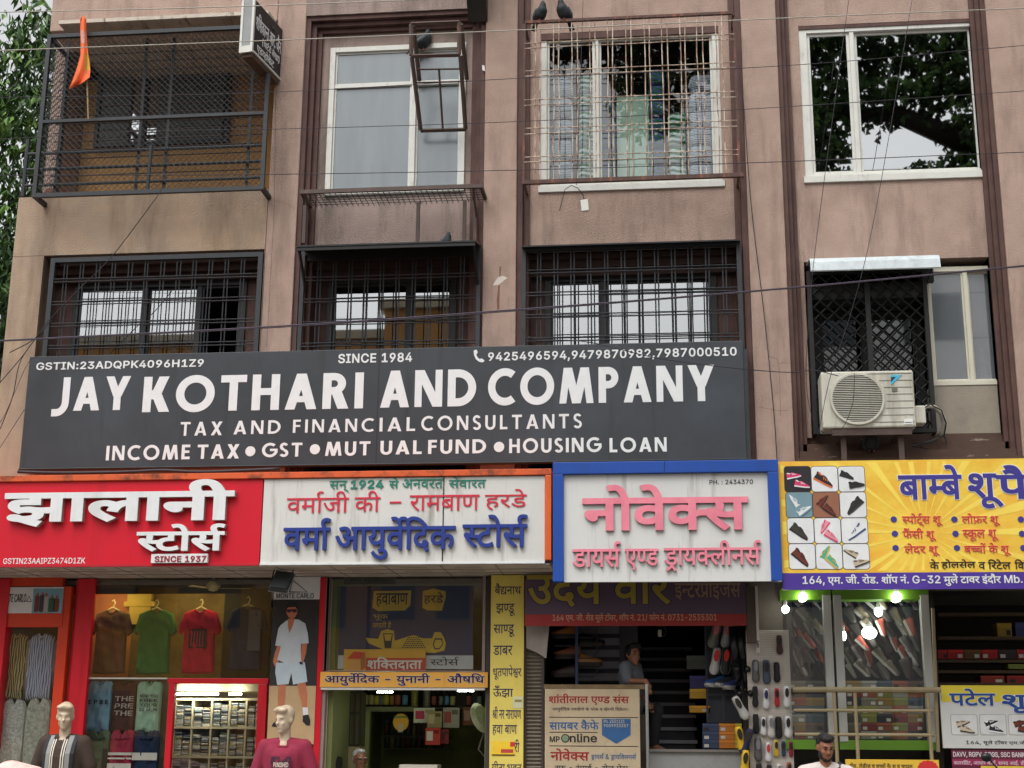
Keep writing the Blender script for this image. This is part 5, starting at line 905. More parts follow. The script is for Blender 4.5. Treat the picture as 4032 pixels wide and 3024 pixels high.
MB().prism([q(*p) for p in ((1740, 1170), (1752, 1162), (1762, 1160), (1772, 1178), (1768, 1190), (1760, 1198), (1770, 1220), (1788, 1236), (1796, 1230), (1808, 1232), (1824, 1246), (1822, 1254), (1806, 1262), (1780, 1254), (1756, 1234), (1742, 1200))][::-1], Yb - .004, Yb).done('phone_symbol', M_PAPERW, t)

# canopy over the two left shops
YS = -1.0
XR = W(2172, 2020, YS).x
zso, ztop = 3.572, W(1000, 1862, YS).z
t = thing('shop_canopy', 'boxed canopy with weathered orange top edge above the two left shops', 'canopy', (-5, -.5, zso))
M_ORANGE = mat('weathered_orange', (214, 92, 44), .6, .1, 4, dirt=(92, 52, 34), dfac=.9, dscale=(5, 5, 5), dthr=(.5, .66))
MB().box(-9.5, XR, YS - .03, 0, ztop - .07, ztop).done('orange_edge', M_ORANGE, t, bevel=.006)
x2147 = W(2147, 2020, YS).x
MB().box(x2147, XR, YS - .03, -.4, W(2160, 2206, YS).z, ztop - .072).done('orange_end_post', mat('clean_orange', (226, 100, 40), .5, .08, 3), t, bevel=.006)
MB().box(-9.5, XR - .002, YS + .06, .08, zso + .012, ztop - .075).done('box_body', plain(150, 140, 128), t)
m = MB()
m.box(-9.5, XR - .02, YS + .012, .08, zso, zso + .01)
for x in np.arange(-9.3, XR - .2, .62): m.box(x - .004, x + .004, YS + .03, .08, zso - .004, zso - .0005, 1)
for y in (-.62, -.3): m.box(-9.5, XR - .05, y - .004, y + .004, zso - .0045, zso - .0005, 1)
for i, x in enumerate(np.arange(-9.0, XR - .5, .62)):
    for y in (-.78, -.46, -.14): m.box(x - .15, x + .15, y - .05, y + .05, zso - .006, zso - .0008, 2)
m.done('soffit', [mat('soffit_board', (190, 178, 164), .8, .1, 3, dirt=(120, 110, 98), dfac=.6), plain(90, 82, 74), plain(172, 158, 142)], t)

# red sign
xm = W(1028, 2058, YS).x
rr_ = (-9.4, xm, W(500, 2231, YS).z, W(500, 1889, YS).z)
M_RED = mat('red_sign_panel', (206, 22, 44), .4, .05, 1.2, dirt=(150, 22, 34), dfac=.35, dscale=(3, 3, .3))
t = brd('garment_shop_sign', 'red shop sign with raised white letters of a garment store since 1937', rr_, YS, M_RED, .05)
MB().box(rr_[0], rr_[1], YS - .014, YS - .0005, rr_[2], rr_[2] + .025).done('bottom_trim', plain(180, 20, 40), t)
M_LW = mat('white_letter', (224, 226, 226), .45, .05, 7, dirt=(170, 168, 160), dfac=.4); M_LSIDE = mat('letter_side', (168, 150, 140), .6, .15, 6)
for s, b, bo in (('झालानी', (27, 929, 1895, 2075), 34), ('स्टोर्स', (546, 893, 2066, 2174), 30)):
    letters('raised_letters', s, RC(*b, YS), YS, M_LW, t, bold=bo, depth=.07, side=M_LSIDE, seg=5)
pl_ = RC(601, 822, 2183, 2218, YS)
MB().box(pl_[0], pl_[1], YS - .05, YS - .001, pl_[2], pl_[3]).done('date_plate', M_LW, t)
letters('date_letters', 'SINCE 1937', RC(609, 812, 2189, 2213, YS - .05), YS - .05, plain(150, 40, 52), t, bold=30, depth=.006, space=30)
letters('small_print', 'GSTIN23AAIPZ3474D1ZK', RC(13, 336, 2197, 2220, YS), YS, M_PAPERW, t, bold=12)

# white ayurvedic sign
rw = (xm + .012, x2147 - .004, W(1590, 2222, YS).z, ztop - .075)
M_WP = mat('white_sign_panel', (212, 211, 205), .5, .05, 1.5, dirt=(140, 134, 122), dfac=.9, dscale=(5, 5, .5), dthr=(.52, .74))
t = brd('ayurvedic_shop_sign', 'white ayurvedic shop sign with green, red and raised blue writing', rw, YS, M_WP, .05)
MB().box(rw[0], rw[1], YS - .014, YS - .0005, rw[2], rw[2] + .025).done('bottom_trim', M_LW, t)
xs_ = W(1745, 2040, YS).x; MB().box(xs_ - .007, xs_ + .007, YS - .004, YS - .0005, rw[2] + .03, rw[3]).done('seam', plain(56, 54, 52), t)
GRN, REDT, BLUT = mat('green_letter', (28, 122, 104), .5, .1, 5), mat('red_letter', (205, 40, 64), .5, .08, 5), mat('blue_letter', (36, 56, 136), .45, .08, 5)
for s, b in (('सन्', (1297, 1374, 1893, 1939)), ('1924', (1381, 1510, 1890, 1924)), ('से', (1532, 1570, 1880, 1924)), ('अनवरत', (1584, 1745, 1886, 1924)), ('सेवारत', (1767, 1914, 1876, 1921))):
    letters('green_line', s, RC(*b, YS - .006), YS - .006, GRN, t, bold=30 if s == '1924' else 8, depth=.004)
for s, b in (('वर्माजी', (1130, 1374, 1935, 2019)), ('की', (1397, 1498, 1933, 2015)), ('रामबाण', (1613, 1888, 1949, 2011)), ('हरडे', (1910, 2074, 1926, 2008))):
    letters('red_line', s, RC(*b, YS - .006), YS - .006, REDT, t, bold=2, depth=.004)
r = RC(1535, 1580, 1975, 1982, YS); MB().box(r[0], r[1], YS - .01, YS - .0005, r[2], r[3]).done('dash', REDT, t)
for s, b in (('वर्मा', (1119, 1302, 2042, 2168)), ('आयुर्वेदिक', (1322, 1795, 2036, 2204)), ('स्टोर्स', (1823, 2078, 2028, 2158))):
    letters('raised_blue_letters', s, RC(*b, YS - .006), YS - .006, BLUT, t, bold=15, depth=.04, side=mat('navy_side', (38, 48, 104), .6), seg=4)

# blue framed dry cleaners' sign
YN = -1.12
rn = RC(2178, 3071, 1818, 2290, YN)
t = thing('cleaners_shop_sign', 'white sign in a blue frame with raised pink letters of a dry cleaner', 'sign', ((rn[0] + rn[1]) / 2, YN, rn[2]))
M_BLUE = mat('blue_frame', (26, 74, 160), .42, .06, 3, dirt=(26, 62, 130), dfac=.4)
fl, ft = .117, .135
m = MB(); m.box(rn[0], rn[0] + fl, YN - .05, YN + .1, rn[2], rn[3] - ft); m.box(rn[1] - fl, rn[1], YN - .05, YN + .1, rn[2], rn[3] - ft); m.box(rn[0], rn[1], YN - .052, YN + .1, rn[3] - ft + .002, rn[3]); m.done('frame', M_BLUE, t, bevel=.006)
MB().box((rn[0] + rn[1]) / 2 - .004, (rn[0] + rn[1]) / 2 + .004, YN - .055, YN - .0525, rn[3] - ft, rn[3]).done('seam', plain(24, 40, 90), t)
pn = (rn[0] + fl, rn[1] - fl, rn[2], rn[3] - ft)
MB().box(pn[0], pn[1], YN, YN + .05, pn[2], pn[3]).done('panel', mat('white_panel_streaked', (214, 214, 210), .45, .04, 1.5, dirt=(146, 140, 134), dfac=.9, dscale=(6, 6, .45), dthr=(.55, .75)), t)
MB().box(rn[0] + .05, rn[1] - .05, YN + .11, 0, rn[2] + .12, rn[3] - .02).done('box_behind', plain(90, 84, 78), t)
M_PINK = mat('faded_pink_letter', (226, 122, 142), .5, .1, 2.5, tint=(236, 140, 156)); M_PSIDE = mat('dark_letter_side', (110, 70, 76), .7, .2, 6)
for s, b, bo in (('नोवेक्स', (2293, 2945, 1908, 2093), 26), ('डायर्स', (2254, 2444, 2133, 2236), 14), ('एण्ड', (2461, 2593, 2162, 2248), 14), ('ड्रायक्लीनर्स', (2614, 2996, 2129, 2251), 14)):
    letters('raised_pink_letters', s, RC(*b, YN), YN, M_PINK, t, bold=bo, depth=.035, side=M_PSIDE, seg=4)
letters('small_print', 'PH. : 2434370', RC(2793, 2965, 1889, 1907, YN), YN, plain(40, 40, 44), t, bold=20, space=30)

# yellow shoe palace banner
YB = -1.1
rbn = (W(3073, 2065, YB).x, 6.1, W(3560, 2320, YB).z, W(3560, 1811, YB).z); zp = W(3560, 2254, YB).z
M_YEL = mat('yellow_banner_print', (246, 190, 52), .5, .16, 1.6, tint=(252, 214, 84), dirt=(240, 160, 48), dfac=.7, dscale=(1.3, 1.3, 2.2), dthr=(.42, .7))
t = thing('shoe_shop_banner', 'yellow flex banner of a shoe shop with twelve shoe pictures and a purple address strip', 'banner', (4.2, YB, rbn[2]))
MB().box(rbn[0], rbn[1], YB, YB + .03, zp, rbn[3]).done('yellow_print', M_YEL, t)
MB().box(rbn[0], rbn[1], YB - .002, YB + .032, rbn[2], zp - .001).done('purple_strip', mat('purple_print', (70, 46, 140), .42, .1, 1.5, tint=(84, 58, 156)), t)
MB().box(rbn[0] + .05, rbn[1], YB + .05, 0, rbn[2] + .1, rbn[3] - .05).done('box_behind', plain(110, 100, 92), t)
m = MB()
cxz = (W(3640, 2100, YB).x, W(3640, 2100, YB).z)
rr = random.Random(5)
for k in range(26):                                    # printed rays
    a = 2 * math.pi * k / 26 + rr.uniform(-.05, .05); da = rr.uniform(.02, .05)
    def lim(a):
        L = 9
        for c_, lo_, hi_ in ((math.cos(a), rbn[0] + .02 - cxz[0], rbn[1] - cxz[0]), (math.sin(a), zp + .02 - cxz[1], rbn[3] - .02 - cxz[1])):
            if c_ > 1e-6: L = min(L, hi_ / c_)
            if c_ < -1e-6: L = min(L, lo_ / c_)
        return L
    l1, l2 = lim(a - da), lim(a + da)
    m.add([(cxz[0] + .12 * math.cos(a), YB - .0015, cxz[1] + .12 * math.sin(a)), (cxz[0] + l1 * math.cos(a - da), YB - .0015, cxz[1] + l1 * math.sin(a - da)), (cxz[0] + l2 * math.cos(a + da), YB - .0015, cxz[1] + l2 * math.sin(a + da))], [(0, 1, 2)])
m.done('ray_print', mat('pale_yellow_print', (253, 218, 92), .5, .1, 2), t)
PURP = mat('purple_letter_print', (62, 56, 140), .5, .06, 4); OUTW = mat('white_letter_outline', (236, 232, 222), .5, .03, 4)
for s, b in (('बाम्बे', (3536, 3787, 1831, 1967)), ('शू', (3812, 3948, 1863, 2003)), ('पैलेस', (3923, 4330, 1829, 1966))):
    letters('banner_title', s, RC(*b, YB - .002), YB - .002, PURP, t, bold=22, outline=(20, OUTW))
PKO = mat('pale_pink_outline', (250, 200, 150), .5, .05, 4); RDL = mat('red_letter_print', (206, 58, 48), .5, .06, 4)
for s, b in (('स्पोर्ट्स शू', (3552, 3710, 2021, 2072)), ('लोफ़र शू', (3787, 3937, 2021, 2071)), ('फैंसी शू', (3554, 3685, 2079, 2131)), ('स्कूल शू', (3791, 3930, 2085, 2130)), ('लेदर शू', (3561, 3699, 2139, 2189)), ('बच्चों के शू', (3796, 3979, 2137, 2189))):
    letters('shoe_list', s, RC(*b, YB - .002), YB - .002, RDL, t, bold=12, outline=(18, PKO), seg=2)
for x, y in ((1077, 653), (1087, 778), (1093, 902), (1605, 653), (1615, 778), (1627, 902), (2184, 653), (2194, 778), (2206, 902)):
    p = W(3032 + x * .4521, 1750 + y * .4521, YB); MB().prism([(p.x + .033 * math.cos(a * math.pi / 8), p.z + .033 * math.sin(a * math.pi / 8)) for a in range(16)], YB - .006, YB - .002).done('bullet', PURP, t)
BLK = mat('black_letter_print', (38, 34, 30), .5, .1, 4)
for s, l, r_, tp in (('के', 1390, 1472, 1000), ('होलसेल', 1492, 1790, 1000), ('व', 1815, 1876, 1024), ('रिटेल', 1898, 2096, 1000), ('विक्रेता', 2130, 2370, 1000)):
    letters('wholesale_line', s, RC(3032 + l * .4521, 3032 + r_ * .4521, 1750 + tp * .4521, 2242, YB - .002), YB - .002, BLK, t, bold=16, seg=2)
letters('address_line', '164, एम. जी. रोड. शॉप नं. G-32 मुले टावर इंदौर Mb.', RC(3160, 4026, 2260, 2308, YB - .004), YB - .004, M_PAPERW, t, bold=20, seg=2)
# the twelve printed pictures
SHOE = [(-.5, -.1), (-.5, -.24), (-.1, -.26), (.2, -.25), (.5, -.24), (.52, -.13), (.4, -.06), (.2, .02), (.05, .12), (-.1, .16), (-.2, .12), (-.38, .2), (-.5, .18), (-.47, .02)]
SOLE = [(-.51, -.18), (-.5, -.28), (-.1, -.28), (.2, -.29), (.53, -.26), (.53, -.18), (.2, -.2)]
def shoe_print(m, cx, cz, s, a, m0, m1, Y, flip=1):
    ca, sa = math.cos(a), math.sin(a); tr = lambda p: (cx + s * (p[0] * flip * ca - p[1] * sa), cz + s * (p[0] * flip * sa + p[1] * ca))
    m.prism([tr(p) for p in SHOE], Y - .0015, Y, m0); m.prism([tr(p) for p in SOLE], Y - .003, Y - .0017, m1)
    
    for u in (-.05, .06, .17): m.prism([tr(p) for p in ((u, -.06), (u + .05, -.04), (u - .02, .09 - u * .4), (u - .06, .1 - u * .4))], Y - .0045, Y - .0032, m1)
    m.prism([tr(p) for p in ((-.44, .19), (-.38, .1), (-.24, .06), (-.16, .13), (-.2, .12), (-.38, .2))], Y - .0045, Y - .0032, m1)
def tile(x, z, w, h, Y, r=.025, n=4):
    out = []
    for cx, cz, a0 in ((x + w - r, z + h - r, 0), (x + r, z + h - r, 90), (x + r, z + r, 180), (x + w - r, z + r, 270)):
        out += [(cx + r * math.cos(R_(a0 + 90 * k / n)), cz + r * math.sin(R_(a0 + 90 * k / n))) for k in range(n + 1)]
    return out
PAL = dict(w=plain(226, 228, 228), k=plain(40, 36, 40), pk=plain(214, 60, 110), lp=plain(222, 150, 160), br=plain(110, 48, 30), gr=plain(60, 58, 46), gn=plain(80, 170, 140), or_=plain(220, 110, 50), te=plain(120, 150, 160), bl=plain(70, 84, 120), be=plain(196, 180, 156), ye=plain(220, 180, 70), wood=plain(150, 100, 76))
TL = [('k', 'pk', 'w'), ('w', 'k', 'or_'), ('w', 'k', 'k'), ('te', 'w', 'te'), ('wood', 'br', 'k'), ('w', 'k', 'gr'), ('w', 'gr', 'k'), ('w', 'lp', 'pk'), ('w', 'w', 'bl'), ('w', 'br', 'k'), ('w', 'gn', 'ye'), ('w', 'be', 'gr')]
for i, (bgc, c0, c1) in enumerate(TL):
    r_, c_ = divmod(i, 3); x0 = 127 + 235 * c_ + 13 * r_; y0 = 193 + 225 * r_
    q = RC(3032 + x0 * .4521, 3032 + (x0 + 226) * .4521, 1750 + y0 * .4521, 1750 + (y0 + 217) * .4521, YB)
    m = MB(); m.prism(tile(q[0] - .006, q[2] - .006, q[1] - q[0] + .012, q[3] - q[2] + .012, YB, .035), YB - .003, YB - .0005, 3); m.prism(tile(q[0], q[2], q[1] - q[0], q[3] - q[2], YB, .03), YB - .0045, YB - .0032, 0)
    cx, cz = (q[0] + q[1]) / 2, (q[2] + q[3]) / 2; two = i in (0, 2, 3, 4, 7, 10, 11)
    ang = [.2, -.5, -.3, -1.1, 1.0, .7, -.6, .9, .6, -.7, 1.2, -.6][i]
    if two:
        shoe_print(m, cx - .045, cz + .05, .15, ang, 1, 2, YB - .0047, -1 if i % 2 else 1); shoe_print(m, cx + .045, cz - .05, .16, -ang * .6, 1, 2, YB - .0097)
    else: shoe_print(m, cx, cz, .215, ang, 1, 2, YB - .0047, 1 if i in (1, 6, 9) else -1)
    m.done('picture', [PAL[bgc], PAL[c0], PAL[c1], plain(70, 66, 60)], t)

# projecting black advocate sign, upper left
xa_, xb_, ya_ = -5.04, -4.86, -.84; zb0, zb1 = 10.02, 10.75
t = thing('advocate_sign', 'black box sign with white hand lettering projecting from the wall beside the cage', 'sign', (xb_, 0, zb0))
MB().box(xa_ + .012, xb_ - .006, ya_ + .02, 0, zb0 + .012, zb1).done('box', mat('black_sign_face', (34, 35, 37), .5, .15, 4), t)
m = MB()
for x in (xa_, xb_ - .03): m.box(x, x + .03, ya_, ya_ + .035, zb0, zb1)
m.box(xb_ - .025, xb_ + .003, ya_ + .036, 0, zb0 + .01, zb0 + .035); m.box(xa_ + .031, xb_ - .031, ya_ + .002, ya_ + .03, zb0, zb0 + .09)
m.done('edge_trim', M_WHITE_AL, t)
m = MB(); m.box(xa_ + .03, xb_ - .03, ya_ + .01, ya_ + .018, zb0 + .09, zb1); m.done('end_panel', plain(140, 142, 142, .5, .15), t)
m = MB(); m.box(xa_ + .02, xb_ - .02, ya_ + .04, -.01, zb0 - .05, zb0 + .01); m.done('rusty_base', plain(84, 66, 56, .8, .3), t)
fr_ = (Vector((xb_ - .006, 0, 0)), Vector((0, 1, 0)), Vector((0, 0, 1)), Vector((1, 0, 0)))
for s, r in (('शशिकान्त आर. जैन', (ya_ + .08, -.02, 10.38, 10.62)), ('(चार्टर्ड लेखा)', (-.56, -.05, 10.23, 10.36)), ('एडव्होकेट', (-.7, -.2, 10.07, 10.22))):
    letters('hand_lettering', s, r, 0, M_PAPERW, t, bold=6, seg=2, frame=fr_)
t.rotation_euler.z = R_(-9.5)
# bottom corner of the box sign hanging from the wall above the second bay
t = thing('wall_bracket', 'dark box bracket hanging into view at the top edge above the frosted window', 'bracket', W(1880, 60, -.3))
m = MB(); a = W(1830, 0, -.6); b = W(1918, 85, -.02); m.xprism([(-.95, 11.55), (-.02, b.z), (-.02, 11.9), (-.95, 11.9)], W(1846, 80, 0).x, W(1921, 80, 0).x); m.done('box', mat('dark_bracket', (52, 48, 46), .6, .2, 5), t)
# tag hanging from a wire under window three
t = thing('hanging_tag', 'small white box hanging on a wire below the rusty cage', 'box', W(2300, 835, -.3))
m = MB(); p0, p1 = W(2300, 788, -.3), W(2305, 832, -.3); d = (p1 - p0).normalized(); sdv = Vector((-d.z, 0, d.x)); m.obox((p0 + p1) / 2, sdv * .045, (0, .02, 0), (p1 - p0) / 2); m.done('box_body', M_WHITE_AL, t, bevel=.006)
m = MB(); m.tube([W(2203, 830, -.25), W(2225, 745, -.3), W(2250, 730, -.3), W(2275, 740, -.3), W(2297, 770, -.3), W(2300, 790, -.3)], .005, 4); m.done('wire', mat('thin_black_wire', (30, 28, 32), .5), t)
# ------------------------------------------------------------------ ground level: plinth, shop rooms
FL = 0.95
struct(MB().box(-60, 60, -26, -4.6, -.3, 0).done('road', mat('asphalt', (70, 70, 70), .9, .2, 3, bump=.4, bscale=40)))
struct(MB().box(-60, 60, -4.6, 12, -.3, .15).done('pavement', mat('pavement_stone', (130, 124, 116), .85, .2, 2, bump=.3)))
struct(MB().box(-60, 60, -60, -26, -.3, .12).done('far_pavement', mat('pavement_stone', (130, 124, 116))))
SHX = dict(a=-9.4, b=W(1293, 2650, .05).x, c=W(1930, 2650, .05).x, d=W(2066, 2650, .05).x, e=W(2945, 2650, .05).x, f=W(3105, 2650, .05).x, g=W(3676, 2650, .05).x, h=6.0)
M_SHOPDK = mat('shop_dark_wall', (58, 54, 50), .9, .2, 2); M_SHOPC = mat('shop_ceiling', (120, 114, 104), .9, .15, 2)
M_STONE = mat('plinth_stone', (140, 136, 130), .6, .25, 3, bump=.15, dirt=(84, 80, 74), dfac=.6)
def room(label, x0, x1, wallm, depth=3.0, floorm=None):
    t = thing('shop_room', label, 'shop', ((x0 + x1) / 2, 1.5, .15)); e = .003
    MB().box(x0 + e, x1 - e, .1, depth, .15, FL).done('floor_plinth', floorm or M_STONE, t)
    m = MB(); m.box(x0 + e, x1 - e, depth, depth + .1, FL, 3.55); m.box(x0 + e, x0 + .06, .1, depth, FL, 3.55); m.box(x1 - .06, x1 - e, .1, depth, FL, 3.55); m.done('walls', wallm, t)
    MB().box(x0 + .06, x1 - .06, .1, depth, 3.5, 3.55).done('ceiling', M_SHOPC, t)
    return t
room('garment store interior behind the glass on the left', SHX['a'], SHX['b'], mat('cream_shop_wall', (196, 186, 158), .85, .1, 2))
room('ayurvedic store interior with shelves of bottles', SHX['b'], SHX['c'], mat('olive_shop_wall', (120, 126, 76), .85, .2, 2))
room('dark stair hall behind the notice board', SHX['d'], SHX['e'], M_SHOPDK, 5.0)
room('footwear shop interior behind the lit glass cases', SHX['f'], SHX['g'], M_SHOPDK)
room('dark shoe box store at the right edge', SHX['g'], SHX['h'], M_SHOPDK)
def panel(t, nm, box, Y, mt, d=.03, bevel=0):
    r = RC(*box, Y); return MB().box(r[0], r[1], Y, Y + d, r[2], r[3]).done(nm, mt, t, bevel=bevel)
def flat(nm, label, cat, box, Y, mt, d=.03, part='panel', group=None):
    r = RC(*box, Y); t = thing(nm, label, cat, ((r[0] + r[1]) / 2, Y, r[2]), group); MB().box(r[0], r[1], Y, Y + d, r[2], r[3]).done(part, mt, t); return t
ZQ = lambda ox, oy=2224: (lambda l, r, t_, b: (ox + l * .4822, ox + r * .4822, oy + t_ * .4822, oy + b * .4822))   # box read off an enlarged crop
z0, z6, z12, z19, z26, z32 = ZQ(0), ZQ(600), ZQ(1200), ZQ(1900), ZQ(2600), ZQ(3232)
M_REDP = mat('red_shop_paint', (206, 26, 42), .4, .1, 2, dirt=(120, 16, 24), dfac=.5); M_ORD = mat('orange_red_paint', (206, 62, 30), .4, .1, 2, dirt=(150, 40, 20), dfac=.5)
G_SHOP = glass('shop_glass', .075, (.93, .95, .93), edge=.5)

# ---- pillars at street level (each stands alone)
def pier(label, x0, x1, mt, y=.0, z1=3.56, y1=.5): return tag(MB().box(x0, x1, y, y1, .15, z1).done('shop_pier', mt), label, 'pillar')
pier('narrow grey pink pillar between the poster and the ayurvedic shop window', W(1250, 2650, 0).x, W(1284, 2650, 0).x, mat('grey_pink_pillar', (150, 128, 124), .8, .2, 3))
pier('dark jamb between the ayurvedic window and the yellow name board', W(1914, 2650, 0).x, W(1934, 2650, 0).x, plain(70, 60, 60))
pier('grey concrete pillar above the shoe pegboard', W(2944, 2500, .05).x, W(3084, 2500, .05).x, mat('pillar_cement', (122, 112, 104), .9, .2, 3, bump=.3, dirt=(90, 80, 72), dfac=.5), .05)

# ---- garment shop front
t = thing('shop_doorway', 'red and orange door frame of the garment store on the far left', 'shop front', (W(130, 2700, 0).x, 0, FL))
m = MB()
for b, y in ((z0(-200, 14, 10, 1700), -.07),): r = RC(*b, y); m.box(r[0], r[1], y, .1, r[2] - .4, 3.56)
r = RC(252, 337, 2300, 3100, -.05); m.box(r[0], r[1] - .1, .05, .3, r[2], 3.56); m.box(r[0] + .06, r[1], -.02, .04, r[2], 3.56)
m.done('red_pillar', M_REDP, t, bevel=.006)
m = MB(); a = RC(22, 250, 2465, 2490, 0); b = RC(29, 252, 2275, 2310, 0); c_ = RC(28, 252, 2403, 2470, 0)
m.box(b[0], b[1], -.04, .06, b[2], b[3]); m.box(c_[0] - .01, c_[1], -.045, .06, c_[2], c_[3]); p = RC(214, 254, 2310, 3100, 0); m.box(p[0], p[1], -.035, .06, p[2], b[2] - .002)
m.done('door_frame', M_ORD, t, bevel=.006)
r = RC(20, 214, 2470, 3080, .03); m = MB(); m.add([(r[0] - .2, .03, r[2]), (r[1], .03, r[2]), (r[1], .03, r[3]), (r[0] - .2, .03, r[3])], [(0, 1, 2, 3)]); m.done('door_glass', G_SHOP, t)
t = flat('brand_plate', 'white fashion brand plate with a small group photo over the red door', 'sign', z0(20, 510, 182, 395), -.05, mat('white_brand_plate', (216, 216, 214), .5, .05, 5), .02)
panel(t, 'photo', z0(266, 510, 195, 395), -.053, mat('photo_sky', (120, 160, 176), .5, .2, 5), .003)
m = MB()
for i, (x, w_, h0, c) in enumerate(((300, 38, 220, 0), (340, 36, 215, 1), (372, 34, 222, 2), (420, 50, 240, 3), (460, 44, 245, 0))):
    q = RC(*z0(x - w_ / 2, x + w_ / 2, h0 + 30, 385), -.055); m.prism(tile(q[0], q[2], q[1] - q[0], q[3] - q[2], 0, .018, 3), -.0555, -.0535, c); cx = (q[0] + q[1]) / 2
    m.prism([(cx + .018 * math.cos(k), q[3] + .012 + .024 * math.sin(k)) for k in np.arange(0, 6.2, .7)], -.0555, -.0535, 4)
m.done('printed_people', [plain(110, 60, 50), plain(70, 60, 70), plain(170, 160, 150), plain(60, 90, 70), plain(150, 100, 80)], t)
fits(t, 'brand_letters', 'MONTE CARLO', z0(8, 214, 238, 305), -.05, plain(34, 34, 36), depth=.004, bold=8)
m = MB(); q = lambda x, y: (W(x * .4822, 2224 + y * .4822, -.05).x, W(x * .4822, 2224 + y * .4822, -.05).z)
m.tube([(q(218, 300)[0], -.052, q(218, 300)[1]), (q(236, 255)[0], -.052, q(236, 255)[1]), (q(258, 300)[0], -.052, q(258, 300)[1]), (q(218, 300)[0], -.052, q(218, 300)[1])], .004, 4); m.done('peak_emblem', plain(34, 34, 36), t)

t = thing('display_window', 'large glass display window of the garment store with dividing rail', 'shop window', (W(690, 2700, .05).x, .05, FL))
r = RC(340, 1052, 2275, 3090, .05); m = MB(); m.add([(r[0], .05, r[2]), (r[1], .05, r[2]), (r[1], .05, r[3]), (r[0], .05, r[3])], [(0, 1, 2, 3)]); m.done('glass_sheet', G_SHOP, t)
q = RC(300, 660, 2668, 2674, .045); m = MB(); m.box(q[0] + .05, q[1], .03, .045, q[2], q[3]); m.done('rail', plain(196, 190, 176), t)
r = RC(335, 1060, 2262, 2672, .75)
m = MB(); m.box(r[0], W(520, 2450, .75).x, .75, .78, r[2], r[3] + .1); m.done('display_back', mat('terracotta_backboard', (206, 140, 98), .8, .12, 1.6), t)
m = MB(); m.box(W(520, 2450, .75).x + .003, W(880, 2450, .75).x, .75, .78, r[2], r[3] + .1); m.done('display_back', mat('olive_backboard', (118, 102, 66), .8, .3, 1.4, tint=(150, 130, 76), dirt=(110, 74, 50), dfac=.7, dscale=(2, 2, 2)), t)
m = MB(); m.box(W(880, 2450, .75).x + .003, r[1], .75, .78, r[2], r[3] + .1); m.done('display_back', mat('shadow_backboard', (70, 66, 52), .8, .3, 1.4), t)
q = RC(330, 655, 2674, 3090, .6); m = MB(); m.box(q[0], q[1], .6, .63, q[2], q[3]); m.done('lower_back', mat('pale_green_back', (120, 112, 92), .8, .3, 1.6), t)
# stepped yellow shape painting in a reflected building above the shirts
m = MB(); q = RC(505, 600, 2285, 2395, .7); m.box(q[0], q[1], .68, .748, q[2] + .08, q[3]); m.box(q[0] - .03, q[1] + .05, .66, .748, q[2] + .02, q[2] + .08); m.box(q[0] + .04, q[1], .67, .748, q[2] - .2, q[2] + .02); m.done('reflected_cornice', mat('yellow_reflection', (214, 190, 92), .7, .1, 3), t)  # solid blocks coloured as the yellow reflection in the display glass

